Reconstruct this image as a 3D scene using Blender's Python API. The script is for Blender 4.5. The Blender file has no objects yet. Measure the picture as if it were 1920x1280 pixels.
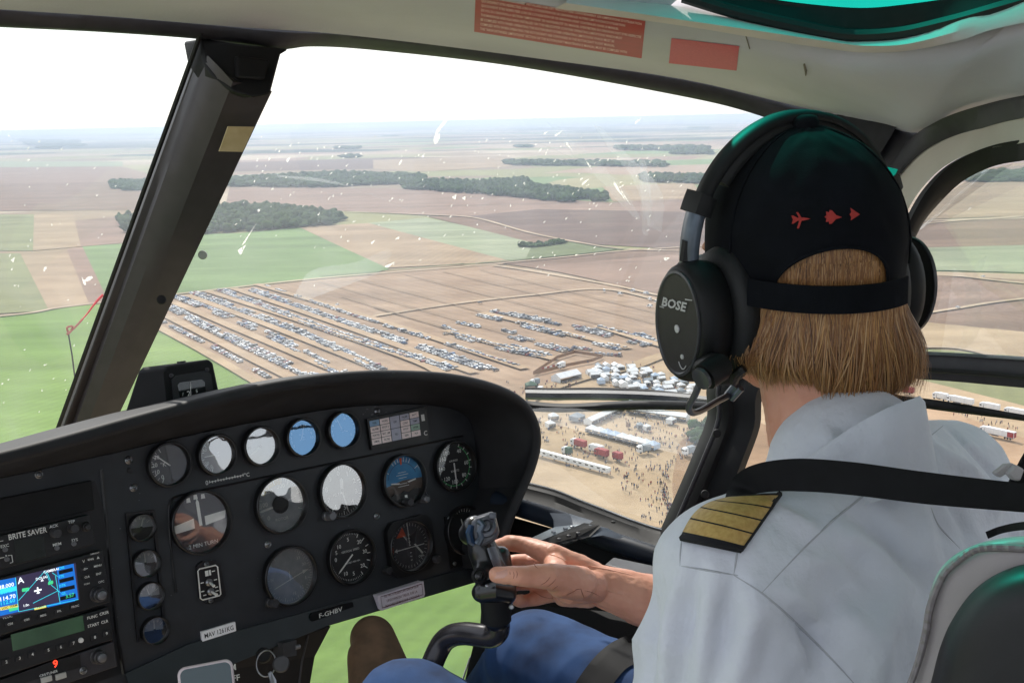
EXPO = 0.3
HAZE = 1.05e-4
import bpy, bmesh, math, random
import numpy as np
from mathutils import Vector, Matrix, noise
from mathutils.bvhtree import BVHTree
random.seed(7); rng = np.random.default_rng(7)
SC = bpy.context.scene; COL = SC.collection
FPX = 2000.0            # focal length in pixels of the 1920 wide photograph
ALT = 150.0             # flying height above the fields
# ---------------------------------------------------------------- frames
UPc = np.array([-.02202, .97881, -.20359])
def nrm(v): v = np.asarray(v, float); return v/np.linalg.norm(v)
Yc = nrm(np.array([0, 0, 1.]) - UPc[2]*UPc); Xc = -np.cross(Yc, UPc)
def c2w(v): v = np.asarray(v, float); return Vector((v@Xc, v@Yc, v@UPc))
CAMR, CAMU, CAMF = c2w((1,0,0)), c2w((0,1,0)), c2w((0,0,1))
def ray(x, y): return c2w(((x-960)/FPX, (640-y)/FPX, 1.0))
def P(x, y, d): return ray(x, y)*d
PR, PU, PN = (c2w(v) for v in ((.73806,.09708,.66771), (-.12323,.99235,-.00806), (-.66338,-.07633,.74437)))
PD = 1.34               # distance of the instrument panel's plane
PANEL = Matrix((( PR.x, PU.x, -PN.x, 0), (PR.y, PU.y, -PN.y, 0), (PR.z, PU.z, -PN.z, 0), (0,0,0,1)))
_o = ray(541, 1078); _o = _o*(PD/_o.dot(PN)); PANEL.translation = _o
PINV = PANEL.inverted()
def onpanel(x, y, off=0.0):   # pixel -> panel coordinates (u, v, w)
    r = ray(x, y); p = r*((PD-off)/r.dot(PN)); return PINV@p
def plane_hit(x, y, p0, n):
    r = ray(x, y); return r*(p0.dot(n)/r.dot(n))
def G(x, y, z=0.0):           # pixel -> ground point
    r = ray(x, y); t = -(ALT-z)/r.z; return Vector((r.x*t, r.y*t, -ALT+z))
# ---------------------------------------------------------------- scene tree
WM = {}
def link(o): COL.objects.link(o); return o
def tag(o, label=None, cat=None, group=None, kind=None):
    if label: o['label'] = label
    if cat: o['category'] = cat
    if group: o['group'] = group
    if kind: o['kind'] = kind
    return o
def thing(name, label, cat, M=None, group=None):
    o = bpy.data.objects.new(name, None); link(o); o.empty_display_size = .05
    M = M if isinstance(M, Matrix) else Matrix.Translation(M or (0,0,0))
    o.matrix_world = M; WM[o.name] = M.copy(); tag(o, label, cat, group); return o
def place(o, parent=None, M=None, world=True):
    """M is the world matrix of the mesh coordinates (identity when vertices are in world space)."""
    M = M or Matrix.Identity(4)
    if parent is not None:
        o.parent = parent
        L = WM[parent.name].inverted()@M if world else M
        o.matrix_local = L; WM[o.name] = WM[parent.name]@L
    else:
        o.matrix_world = M; WM[o.name] = M.copy()
    return o
def set_smooth(me, ang=None):
    me.polygons.foreach_set('use_smooth', [True]*len(me.polygons))
    if ang is not None:
        bm = bmesh.new(); bm.from_mesh(me)
        for e in bm.edges:
            if len(e.link_faces) == 2 and e.calc_face_angle(0) > ang: e.smooth = False
        bm.to_mesh(me); bm.free()
class MB:
    def __init__(s): s.v = []; s.f = []; s.m = []
    def add(s, V, Fs, mi=0, M=None):
        n = len(s.v)
        for p in V:
            p = Vector(p); s.v.append(tuple(M@p) if M is not None else tuple(p))
        for f in Fs: s.f.append(tuple(i+n for i in f)); s.m.append(mi)
        return s
    def box(s, c, h, mi=0, M=None, bev=0.0, taper=None):
        cx, cy, cz = c; hx, hy, hz = h; tx, ty = taper or (1, 1)
        if bev <= 0:
            V = [(cx+sx*hx*(tx if sz > 0 else 1), cy+sy*hy*(ty if sz > 0 else 1), cz+sz*hz) for sz in (-1,1) for sy in (-1,1) for sx in (-1,1)]
            return s.add(V, [(0,2,3,1),(4,5,7,6),(0,1,5,4),(2,6,7,3),(0,4,6,2),(1,3,7,5)], mi, M)
        bm = bmesh.new(); bmesh.ops.create_cube(bm, size=1)
        for v in bm.verts:
            t = v.co.z > 0
            v.co = Vector((cx+v.co.x*2*hx*(tx if t else 1), cy+v.co.y*2*hy*(ty if t else 1), cz+v.co.z*2*hz))
        bmesh.ops.bevel(bm, geom=bm.edges[:], offset=bev, segments=2, affect='EDGES', profile=.6)
        s.addbm(bm, mi, M); return s
    def addbm(s, bm, mi=0, M=None):
        bm.verts.index_update(); s.add([v.co for v in bm.verts], [[v.index for v in f.verts] for f in bm.faces], mi, M); bm.free(); return s
    def tube(s, pts, r, n=10, mi=0, M=None, caps=True, closed=False, flat=1.0):
        pts = [Vector(p) for p in pts]; k = len(pts); rs = r if hasattr(r, '__len__') else [r]*k
        V = []; up = None
        for i, p in enumerate(pts):
            a = pts[(i-1) % k] if (closed or i > 0) else p; b = pts[(i+1) % k] if (closed or i < k-1) else p
            t = (b-a).normalized()
            if up is None: up = t.orthogonal().normalized()
            up = (up - t*up.dot(t)); up = up.normalized() if up.length > 1e-6 else t.orthogonal().normalized()
            w = t.cross(up)
            for j in range(n):
                q = 2*math.pi*j/n; V.append(p + up*(math.cos(q)*rs[i]) + w*(math.sin(q)*rs[i]*flat))
        Fs = []
        for i in range(k if closed else k-1):
            i2 = (i+1) % k
            for j in range(n): Fs.append((i*n+j, i*n+(j+1) % n, i2*n+(j+1) % n, i2*n+j))
        if caps and not closed: Fs += [tuple(range(n))[::-1], tuple((k-1)*n+j for j in range(n))]
        return s.add(V, Fs, mi, M)
    def lathe(s, prof, n=24, mi=0, M=None, caps=True):   # prof = [(radius, z)]
        V = []; Fs = []
        for r, z in prof:
            for j in range(n): q = 2*math.pi*j/n; V.append((r*math.cos(q), r*math.sin(q), z))
        for i in range(len(prof)-1):
            for j in range(n): Fs.append((i*n+j, i*n+(j+1) % n, (i+1)*n+(j+1) % n, (i+1)*n+j))
        if caps: Fs += [tuple(range(n))[::-1], tuple((len(prof)-1)*n+j for j in range(n))]
        return s.add(V, Fs, mi, M)
    def prism(s, loop, thick, mi=0, M=None):   # loop of 3D points, thick = Vector
        loop = [Vector(p) for p in loop]; n = len(loop); th = Vector(thick)
        return s.add(loop+[p+th for p in loop], [tuple(range(n)), tuple(range(2*n-1, n-1, -1))]+[(i, i+n, (i+1) % n+n, (i+1) % n) for i in range(n)], mi, M)
    def loft(s, rings, closed=True, caps=False, mi=0, M=None):
        n = len(rings[0]); V = [p for r in rings for p in r]; Fs = []
        for i in range(len(rings)-1):
            for j in range(n if closed else n-1): Fs.append((i*n+j, i*n+(j+1) % n, (i+1)*n+(j+1) % n, (i+1)*n+j))
        if caps: Fs += [tuple(range(n))[::-1], tuple((len(rings)-1)*n+j for j in range(n))]
        return s.add(V, Fs, mi, M)
    def mesh(s, name, mats, smooth=None, weld=False):
        me = bpy.data.meshes.new(name); me.from_pydata(s.v, [], s.f)
        for m in (mats if isinstance(mats, (list, tuple)) else [mats]): me.materials.append(m)
        me.polygons.foreach_set('material_index', s.m)
        bm = bmesh.new(); bm.from_mesh(me)
        if weld: bmesh.ops.remove_doubles(bm, verts=bm.verts[:], dist=1e-5)
        bmesh.ops.recalc_face_normals(bm, faces=bm.faces[:]); bm.to_mesh(me); bm.free()
        if smooth is not None: set_smooth(me, smooth)
        return me
    def obj(s, name, mats, parent=None, M=None, smooth=math.radians(35), world=True, weld=False):
        o = bpy.data.objects.new(name, s.mesh(name, mats, smooth, weld)); link(o); return place(o, parent, M, world)
def new_obj(name, me, parent=None, M=None, world=True):
    o = bpy.data.objects.new(name, me); link(o); return place(o, parent, M, world)
def smoothpath(pts, k=8, closed=False):
    pts = [Vector(p) for p in pts]; n = len(pts); out = []
    rngi = range(n if closed else n-1)
    for i in rngi:
        p0 = pts[(i-1) % n] if (closed or i > 0) else pts[i]*2-pts[i+1]
        p1, p2 = pts[i], pts[(i+1) % n]
        p3 = pts[(i+2) % n] if (closed or i < n-2) else p2*2-p1
        for j in range(k):
            t = j/k; out.append(.5*((2*p1)+(p2-p0)*t+(2*p0-5*p1+4*p2-p3)*t*t+(3*p1-p0-3*p2+p3)*t**3))
    if not closed: out.append(pts[-1])
    return out
# ---------------------------------------------------------------- materials
def lin(c):
    if isinstance(c, str): c = tuple(int(c[i:i+2], 16)/255 for i in (0, 2, 4))
    return tuple(x/12.92 if x <= .04045 else ((x+.055)/1.055)**2.4 for x in c)+(1.0,)
MATS = {}
def mat(name, c1, c2=None, rough=.5, metal=0., nscale=20., bump=0., bscale=None, detail=4, spec=.5, sheen=0., sss=0., coat=0., wave=None, coords='Object', stretch=None, contrast=(.35,.65), alpha=None, emit=None, trans=0., rand=None):
    if name in MATS: return MATS[name]
    m = bpy.data.materials.new(name); m.use_nodes = True; nt = m.node_tree; N = nt.nodes; L = nt.links
    b = N['Principled BSDF']; MATS[name] = m
    c1 = lin(c1) if isinstance(c1, str) else tuple(c1)+(1.,)
    c2 = (lin(c2) if isinstance(c2, str) else tuple(c2)+(1.,)) if c2 else tuple(x*.82 for x in c1[:3])+(1.,)
    tc = N.new('ShaderNodeTexCoord'); mp = N.new('ShaderNodeMapping'); L.new(tc.outputs[coords], mp.inputs[0])
    if stretch: mp.inputs['Scale'].default_value = stretch
    n = N.new('ShaderNodeTexNoise'); n.inputs['Scale'].default_value = nscale; n.inputs['Detail'].default_value = detail; L.new(mp.outputs[0], n.inputs[0])
    r = N.new('ShaderNodeMapRange'); r.inputs[1].default_value, r.inputs[2].default_value = contrast; L.new(n.outputs[0], r.inputs[0])
    mx = N.new('ShaderNodeMix'); mx.data_type = 'RGBA'; mx.inputs[6].default_value = c1; mx.inputs[7].default_value = c2; L.new(r.outputs[0], mx.inputs[0])
    col = mx.outputs[2]
    if wave:
        ang, period, k = wave
        mp2 = N.new('ShaderNodeMapping'); mp2.inputs['Rotation'].default_value = (0, 0, -ang); L.new(tc.outputs[coords], mp2.inputs[0])
        w = N.new('ShaderNodeTexWave'); w.inputs['Scale'].default_value = .314/period; w.inputs['Distortion'].default_value = 1.2; w.inputs['Detail'].default_value = 2; w.inputs['Detail Scale'].default_value = .3; w.bands_direction = 'Y'
        L.new(mp2.outputs[0], w.inputs[0])
        m3 = N.new('ShaderNodeMapRange'); m3.inputs[3].default_value = 1-k; m3.inputs[4].default_value = 1+k*.4; L.new(w.outputs[1], m3.inputs[0])
        m4 = N.new('ShaderNodeMix'); m4.data_type = 'RGBA'; m4.blend_type = 'MULTIPLY'; m4.inputs[0].default_value = 1; L.new(col, m4.inputs[6]); L.new(m3.outputs[0], m4.inputs[7]); col = m4.outputs[2]
    if rand:
        g = N.new('ShaderNodeNewGeometry'); cr = N.new('ShaderNodeValToRGB'); L.new(g.outputs['Random Per Island'], cr.inputs[0])
        el = cr.color_ramp.elements
        while len(el) < len(rand): el.new(.5)
        for i, c in enumerate(rand): el[i].position = i/(len(rand)-1); el[i].color = lin(c) if isinstance(c, str) else tuple(c)+(1.,)
        m5 = N.new('ShaderNodeMix'); m5.data_type = 'RGBA'; m5.blend_type = 'MULTIPLY'; m5.inputs[0].default_value = 1; L.new(col, m5.inputs[6]); L.new(cr.outputs[0], m5.inputs[7]); col = m5.outputs[2]
    L.new(col, b.inputs['Base Color'])
    b.inputs['Roughness'].default_value = rough; b.inputs['Metallic'].default_value = metal; b.inputs['Specular IOR Level'].default_value = spec
    b.inputs['Coat Weight'].default_value = coat
    if sheen: b.inputs['Sheen Weight'].default_value = sheen
    if sss: b.inputs['Subsurface Weight'].default_value = sss; b.inputs['Subsurface Radius'].default_value = (.01, .004, .002); b.inputs['Subsurface Scale'].default_value = .5
    if trans: b.inputs['Transmission Weight'].default_value = trans
    if emit: b.inputs['Emission Color'].default_value = c1; b.inputs['Emission Strength'].default_value = emit
    if bump:
        bn = N.new('ShaderNodeTexNoise'); bn.inputs['Scale'].default_value = bscale or nscale*3; bn.inputs['Detail'].default_value = 6; L.new(mp.outputs[0], bn.inputs[0])
        bp = N.new('ShaderNodeBump'); bp.inputs['Strength'].default_value = min(1, bump); bp.inputs['Distance'].default_value = .3/(bscale or nscale*3); L.new(bn.outputs[0], bp.inputs['Height']); L.new(bp.outputs[0], b.inputs['Normal'])
    return m
# ---------------------------------------------------------------- camera, sky, sun, air
cam = bpy.data.cameras.new('camera'); co = link(bpy.data.objects.new('camera', cam)); SC.camera = co
co.matrix_world = Matrix(((CAMR.x, CAMU.x, -CAMF.x, 0), (CAMR.y, CAMU.y, -CAMF.y, 0), (CAMR.z, CAMU.z, -CAMF.z, 0), (0, 0, 0, 1)))
cam.sensor_width = 36; cam.lens = 36*FPX/1920; cam.clip_start = .02; cam.clip_end = 90000
SUN_AZ, SUN_EL = math.radians(-20), math.radians(42)     # azimuth measured from +Y towards +X
sd = Vector((math.sin(SUN_AZ)*math.cos(SUN_EL), math.cos(SUN_AZ)*math.cos(SUN_EL), math.sin(SUN_EL)))
sl = bpy.data.lights.new('sun', 'SUN'); sl.energy = 3.6; sl.angle = math.radians(.53); sl.color = (1, .95, .88)
so = link(bpy.data.objects.new('sun', sl)); so.rotation_euler = sd.to_track_quat('Z', 'Y').to_euler(); so.location = (0, 0, 60)
W = bpy.data.worlds.new('World'); SC.world = W; W.use_nodes = True; nt = W.node_tree
sky = nt.nodes.new('ShaderNodeTexSky'); sky.sky_type = 'NISHITA'; sky.sun_disc = False; sky.sun_elevation = SUN_EL; sky.sun_rotation = SUN_AZ
sky.air_density = 1.0; sky.dust_density = 1.5; sky.ozone_density = 1.0; sky.altitude = 150
bg = nt.nodes['Background']; hz = nt.nodes.new('ShaderNodeMix'); hz.data_type = 'RGBA'; hz.inputs[0].default_value = .72; hz.inputs[7].default_value = (7.0, 7.3, 7.8, 1)   # thin bright high cloud over the whole sky
nt.links.new(sky.outputs[0], hz.inputs[6]); nt.links.new(hz.outputs[2], bg.inputs[0]); bg.inputs[1].default_value = .15
SC.view_settings.view_transform = 'Standard'; SC.view_settings.look = 'None'; SC.view_settings.exposure = EXPO; SC.view_settings.gamma = 1
SC.cycles.max_bounces = 10; SC.cycles.transparent_max_bounces = 24; SC.cycles.diffuse_bounces = 3; SC.cycles.glossy_bounces = 3; SC.cycles.transmission_bounces = 6; SC.cycles.volume_bounces = 0
SC.cycles.caustics_reflective = False; SC.cycles.caustics_refractive = False; SC.cycles.use_denoising = True; SC.cycles.sample_clamp_indirect = 4
def haze():
    b = MB(); b.box((0, 20000, -ALT/2+1), (42000, 45000, ALT/2+3.5))
    m = bpy.data.materials.new('haze_air'); m.use_nodes = True; n = m.node_tree; n.nodes.remove(n.nodes['Principled BSDF'])
    v = n.nodes.new('ShaderNodeVolumePrincipled'); v.inputs['Color'].default_value = (.74, .85, 1, 1); v.inputs['Density'].default_value = HAZE; v.inputs['Anisotropy'].default_value = .3
    n.links.new(v.outputs[0], n.nodes['Material Output'].inputs['Volume'])
    o = b.obj('haze', m, smooth=None); tag(o, kind='stuff'); o.visible_shadow = True
    return o
# ================================================================ LAND
def struct(name, b, m, smooth=None):
    o = b.obj(name, m, smooth=smooth); tag(o, kind='structure'); return o
def base_ground():
    # one sheet reaching the horizon, very gently rolling in the distance; the field patchwork is procedural
    rs = [0, 60, 150, 400, 900, 1800, 3000, 4200]+[5000+900*i for i in range(42)]
    n = 160; V = [(0, 0, -ALT)]; Fs = []
    for i, r in enumerate(rs[1:]):
        for j in range(n):
            a = 2*math.pi*j/n; x, y = r*math.sin(a), r*math.cos(a); z = -ALT-.5
            if r > 4500: z += max(0, min(1, (r-4500)/9000))*(noise.noise((x/3800, y/2600, 1.3))*34+noise.noise((x/1300, y/900, 5.))*8)
            V.append((x, y, z))
    V[0] = (0, 0, -ALT-.5)
    for j in range(n): Fs.append((0, 1+j, 1+(j+1) % n))
    for i in range(len(rs)-2):
        for j in range(n): Fs.append((1+i*n+j, 1+i*n+(j+1) % n, 1+(i+1)*n+(j+1) % n, 1+(i+1)*n+j))
    m = bpy.data.materials.new('patchwork'); m.use_nodes = True; nt = m.node_tree; N = nt.nodes; L = nt.links; bs = N['Principled BSDF']; bs.inputs['Roughness'].default_value = .95; bs.inputs['Specular IOR Level'].default_value = .1
    tc = N.new('ShaderNodeTexCoord'); mp = N.new('ShaderNodeMapping'); mp.inputs['Rotation'].default_value = (0, 0, .25); mp.inputs['Scale'].default_value = (1/620, 1/420, 0); L.new(tc.outputs['Object'], mp.inputs[0])
    ds = N.new('ShaderNodeTexNoise'); ds.inputs['Scale'].default_value = .9; ds.inputs['Detail'].default_value = 1; L.new(mp.outputs[0], ds.inputs[0])
    av = N.new('ShaderNodeVectorMath'); av.operation = 'MULTIPLY_ADD'; av.inputs[1].default_value = (.5, .5, 0); L.new(ds.outputs[1], av.inputs[0]); L.new(mp.outputs[0], av.inputs[2])
    vo = N.new('ShaderNodeTexVoronoi'); vo.distance = 'CHEBYCHEV'; vo.inputs['Scale'].default_value = 1; vo.inputs['Randomness'].default_value = .85; L.new(av.outputs[0], vo.inputs[0])
    sx = N.new('ShaderNodeSeparateColor'); L.new(vo.outputs['Color'], sx.inputs[0])
    cr = N.new('ShaderNodeValToRGB'); cr.color_ramp.interpolation = 'CONSTANT'; L.new(sx.outputs[0], cr.inputs[0])
    cols = ['a08a76','8f7c64','8a8860','a8947c','b3a28a','98906c','937a6a','74865a','a3917b','8a7a66']
    el = cr.color_ramp.elements
    while len(el) < len(cols): el.new(.5)
    for i, c in enumerate(cols): el[i].position = i/len(cols); el[i].color = lin(c)
    n2 = N.new('ShaderNodeTexNoise'); n2.inputs['Scale'].default_value = .01; n2.inputs['Detail'].default_value = 8; L.new(tc.outputs['Object'], n2.inputs[0])
    mr = N.new('ShaderNodeMapRange'); mr.inputs[3].default_value = .75; mr.inputs[4].default_value = 1.2; L.new(n2.outputs[0], mr.inputs[0])
    mu = N.new('ShaderNodeMix'); mu.data_type = 'RGBA'; mu.blend_type = 'MULTIPLY'; mu.inputs[0].default_value = 1; L.new(cr.outputs[0], mu.inputs[6]); L.new(mr.outputs[0], mu.inputs[7])
    # far off woodland as dark bands
    mp3 = N.new('ShaderNodeMapping'); mp3.inputs['Scale'].default_value = (1/2600, 1/900, 0); L.new(tc.outputs['Object'], mp3.inputs[0])
    n3 = N.new('ShaderNodeTexNoise'); n3.inputs['Scale'].default_value = 1; n3.inputs['Detail'].default_value = 5; L.new(mp3.outputs[0], n3.inputs[0])
    ln = N.new('ShaderNodeVectorMath'); ln.operation = 'LENGTH'; L.new(tc.outputs['Object'], ln.inputs[0])
    m6 = N.new('ShaderNodeMapRange'); m6.inputs[1].default_value = 2500; m6.inputs[2].default_value = 9000; m6.inputs[3].default_value = -.14; m6.inputs[4].default_value = .03; L.new(ln.outputs['Value'], m6.inputs[0])
    ad = N.new('ShaderNodeMath'); L.new(n3.outputs[0], ad.inputs[0]); L.new(m6.outputs[0], ad.inputs[1])
    gt = N.new('ShaderNodeMapRange'); gt.inputs[1].default_value = .535; gt.inputs[2].default_value = .545; L.new(ad.outputs[0], gt.inputs[0])
    mw = N.new('ShaderNodeMix'); mw.data_type = 'RGBA'; L.new(gt.outputs[0], mw.inputs[0]); L.new(mu.outputs[2], mw.inputs[6]); mw.inputs[7].default_value = (.03, .05, .03, 1)
    L.new(mw.outputs[2], bs.inputs['Base Color'])
    b = MB(); b.add(V, Fs); struct('farmland', b, m, smooth=0.6)
base_ground()
def fm(name, c1, c2=None, wave=None, ns=.02):
    m = mat(name, c1, c2, rough=.95, spec=.1, nscale=ns, detail=9, wave=wave, contrast=(.3, .7)); nt = m.node_tree; N = nt.nodes; L = nt.links
    if m.get('x'): return m
    m['x'] = 1; b = N['Principled BSDF']; src = b.inputs['Base Color'].links[0].from_socket; tc = [n for n in N if n.type == 'TEX_COORD'][0]
    mp = N.new('ShaderNodeMapping'); mp.inputs['Rotation'].default_value = (0, 0, -(wave[0] if wave else .9)); mp.inputs['Scale'].default_value = (.0016, .022, 1); L.new(tc.outputs['Object'], mp.inputs[0])
    n = N.new('ShaderNodeTexNoise'); n.inputs['Scale'].default_value = 1; n.inputs['Detail'].default_value = 6; n.inputs['Roughness'].default_value = .65; L.new(mp.outputs[0], n.inputs[0])
    r = N.new('ShaderNodeMapRange'); r.inputs[1].default_value = .3; r.inputs[2].default_value = .7; r.inputs[3].default_value = .66; r.inputs[4].default_value = 1.06; L.new(n.outputs[0], r.inputs[0])
    n2 = N.new('ShaderNodeTexNoise'); n2.inputs['Scale'].default_value = .35; n2.inputs['Detail'].default_value = 5; L.new(tc.outputs['Object'], n2.inputs[0]); r2 = N.new('ShaderNodeMapRange'); r2.inputs[3].default_value = .86; r2.inputs[4].default_value = 1.12; L.new(n2.outputs[0], r2.inputs[0])
    mu = N.new('ShaderNodeMath'); mu.operation = 'MULTIPLY'; L.new(r.outputs[0], mu.inputs[0]); L.new(r2.outputs[0], mu.inputs[1])
    mx = N.new('ShaderNodeMix'); mx.data_type = 'RGBA'; mx.blend_type = 'MULTIPLY'; mx.inputs[0].default_value = 1; L.new(src, mx.inputs[6]); L.new(mu.outputs[0], mx.inputs[7]); L.new(mx.outputs[2], b.inputs['Base Color']); return m
LVL = [0]
def field(px, m, name='field', z=None, k=0):
    LVL[0] += 1; z = z if z is not None else .05+LVL[0]*.012
    pts = [G(x, y, z) for x, y in px]
    if k: pts = smoothpath(pts, k, True)
    b = MB(); b.add(pts, [tuple(range(len(pts)))]); return struct(name, b, m)
def strip(px, w, m, name='track', z=None, k=6, taper=None):
    LVL[0] += 1; z = z if z is not None else 1.0+LVL[0]*.01
    pts = smoothpath([G(x, y, z) for x, y in px], k); V = []; n = len(pts)
    for i, p in enumerate(pts):
        t = (pts[min(i+1, n-1)]-pts[max(i-1, 0)]); t.z = 0; t.normalize(); s = Vector((-t.y, t.x, 0))
        ww = w*(1+.12*noise.noise(p*.02)); V += [p+s*ww/2, p-s*ww/2]
    b = MB(); b.add(V, [(2*i, 2*i+1, 2*i+3, 2*i+2) for i in range(n-1)]); return struct(name, b, m)
def wdir(a, b):
    p, q = G(*a), G(*b); d = q-p; return math.atan2(d.y, d.x)
PARKD = wdir((460, 545), (929, 699))
M_green = fm('bright_crop', '7f9a50', '67853f', ns=.006, wave=(1.1, 7, .07))
M_green2 = fm('mid_crop', '7a9060', '6e8555', ns=.02)
M_green3 = fm('pale_crop', '9ea384', '90987a', wave=(PARKD, 14, .05))
M_olive = fm('olive_crop', '8f9068', '82855e', wave=(1.2, 12, .06))
M_tan = fm('stubble', 'ae987c', '9c866c', wave=(1.35, 10, .07))
M_pink = fm('harrowed_soil', '9a8170', '8b7464', wave=(.9, 9, .06))
M_brown = fm('ploughed_soil', '8c7462', '7e6857', wave=(PARKD, 11, .07))
M_brown2 = fm('dark_ploughed_soil', '7c685c', '6f5c52', wave=(.1, 12, .06))
M_park = fm('parking_soil', 'ab937b', '98806a', wave=(PARKD, 9.5, .07), ns=.03)
M_sand = fm('dry_sand', 'baa384', 'a89173', ns=.04)
M_track = fm('dusty_track', 'c0ac92', 'b09b82', ns=.05)
M_sand2 = fm('trodden_earth', 'b89c7e', 'a98c6e', ns=.05)
M_verge = fm('verge', '77805a', '6a7350', ns=.1)
M_dirt = fm('bare_mud', 'a08467', '8f755b', ns=.08)
# left of the centre post
field([(-700,300),(230,303),(230,312),(-700,318)], M_green3)
field([(-700,318),(230,312),(330,340),(-700,352)], M_pink)
field([(-700,352),(330,340),(330,392),(-700,405)], M_brown)
field([(-900,405),(64,402),(62,470),(-900,474)], M_olive)
field([(64,402),(140,400),(152,462),(62,470)], M_tan)
field([(140,414),(232,404),(235,455),(152,462)], M_pink)
field([(155,462),(380,446),(330,560),(178,572),(160,520)], M_green2)
field([(-900,474),(38,475),(92,582),(-900,640)], M_olive)
field([(38,475),(125,467),(168,572),(92,582)], M_tan)
field([(125,467),(155,463),(205,568),(168,572)], M_pink)
# middle distance
field([(430,352),(760,353),(1145,380),(1330,366),(1330,470),(1080,452),(890,408),(648,395),(420,400)], M_pink)
field([(850,408),(1010,392),(1330,398),(1330,470),(1080,456)], M_brown2)
field([(400,330),(590,322),(750,326),(760,345),(430,350)], M_green3)
field([(430,305),(740,295),(960,296),(900,312),(430,322)], M_brown2)
field([(700,300),(950,292),(960,312),(790,322),(700,316)], M_tan)
field([(1130,350),(1300,342),(1320,372),(1150,378)], M_tan)
field([(560,425),(700,418),(960,490),(722,502)], M_tan)
field([(690,418),(800,408),(1010,452),(1080,470),(960,490)], M_green3)
field([(800,405),(890,408),(1080,453),(1170,466),(1010,458)], M_brown)
field([(330,440),(450,437),(560,426),(730,504),(660,522),(340,552),(260,560)], M_green2)
field([(1000,455),(1080,453),(1170,466),(1080,478),(985,486)], M_verge)
field([(940,493),(1180,468),(1700,440),(1700,620),(1250,560),(1080,515)], M_brown)
field([(1000,500),(1250,478),(1700,478),(1700,530),(1250,552)], M_pink)
# car park field
field([(330,552),(600,522),(925,497),(1120,530),(1400,590),(1400,650),(1170,690),(1000,745),(900,760),(520,745),(290,612)], M_park)
# right of the pilot
field([(1500,300),(2300,280),(2300,345),(1500,345)], M_pink)
field([(1500,345),(2300,335),(2300,390),(1500,420)], M_tan)
field([(1500,420),(2300,400),(2300,455),(1500,470)], M_brown)
field([(1500,470),(2300,450),(2300,520),(1500,500)], M_green3)
field([(1500,505),(2400,545),(2400,600),(1500,600)], M_pink)
field([(1500,600),(2400,560),(2400,740),(1500,700)], M_brown)
# show ground
field([(1000,742),(1175,688),(1400,640),(1700,600),(2100,640),(2400,720),(2500,1500),(1400,1400),(1100,1150),(860,1010),(780,830),(900,756)], M_sand)
field([(1500,664),(1700,705),(1920,760),(2300,850),(2300,700),(1700,650)], M_olive)
field([(1700,740),(1860,800),(2300,950),(2300,1100),(1750,860),(1600,800)], M_sand2)
field([(1290,818),(1420,790),(1560,900),(1420,1010),(1300,1000),(1262,930),(1268,860)], M_dirt, k=5)
# bright green crop under the nose
field([(-1300,640),(-300,610),(0,592),(130,575),(302,560),(296,612),(500,726),(790,850),(860,1010),(1100,1150),(1400,1400),(1200,2400),(-200,2600),(-1500,1500)], M_green)
# tracks
strip([(-500,630),(0,592),(130,573),(345,549),(600,521),(870,499),(1000,487),(1090,478),(1180,469),(1400,455)], 5.5, M_track)
strip([(560,398),(640,396),(800,402),(890,408),(990,435),(1080,453),(1170,466),(1300,470)], 6, M_track)
strip([(925,497),(1000,508),(1140,532),(1250,556),(1420,585)], 5, M_track)
strip([(700,592),(850,569),(1000,552),(1130,541),(1250,566),(1400,600)], 5, M_track)
strip([(1680,508),(1800,517),(1920,530),(2300,560)], 7, M_track)
strip([(1500,625),(1700,592),(1795,577),(1920,559),(2300,520)], 5, M_track)
strip([(1680,423),(1920,404),(2300,380)], 7, M_track)
strip([(1700,650),(1800,652),(1920,680),(2200,740)], 6, M_track)
strip([(940,790),(1010,735),(1100,705),(1180,688),(1260,660),(1400,630)], 11, M_sand)
strip([(296,612),(400,668),(500,726),(650,800)], 7, M_sand)
strip([(870,496),(1000,483),(1090,474),(1180,465)], 5, M_verge, 'verge')
strip([(600,516),(730,506),(870,494)], 4, M_verge, 'verge')
# wheel ruts / hedgerow lines crossing the ploughed field
M_rut = fm('field_furrow', '82705c', '8e7c68')
for a, b in [((600,528),(1060,655)),((665,522),(1120,640)),((760,514),(1180,620)),((830,508),(1240,608)),((640,555),(920,640)),((900,505),(1250,590)),((700,575),(830,612))]:
    strip([a, ((a[0]+b[0])/2, (a[1]+b[1])/2), b], 1.3, M_rut, 'furrow', k=3)
# ================================================================ WOODS
M_leaf = mat('woodland_leaves', '465e30', '2c4422', rough=.9, spec=.1, nscale=.08, rand=['ffffff','9fb090','d8e0a8','b8c8a0'])
def crown_template(k):
    bm = bmesh.new(); bmesh.ops.create_icosphere(bm, subdivisions=2, radius=1)
    for v in bm.verts:
        d = 1+.38*noise.noise(v.co*1.7+Vector((k*7.3, 0, 0)))+.16*noise.noise(v.co*4.1+Vector((0, k*3.1, 0)))
        v.co = v.co*d; v.co.z = v.co.z*.8
    V = np.array([v.co[:] for v in bm.verts]); Fs = np.array([[v.index for v in f.verts] for f in bm.faces]); bm.free(); return V, Fs
CT = [crown_template(k) for k in range(6)]
def inside(p, poly):
    c = False; n = len(poly)
    for i in range(n):
        a, b = poly[i], poly[(i+1) % n]
        if (a[1] > p[1]) != (b[1] > p[1]) and p[0] < (b[0]-a[0])*(p[1]-a[1])/(b[1]-a[1])+a[0]: c = not c
    return c
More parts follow.
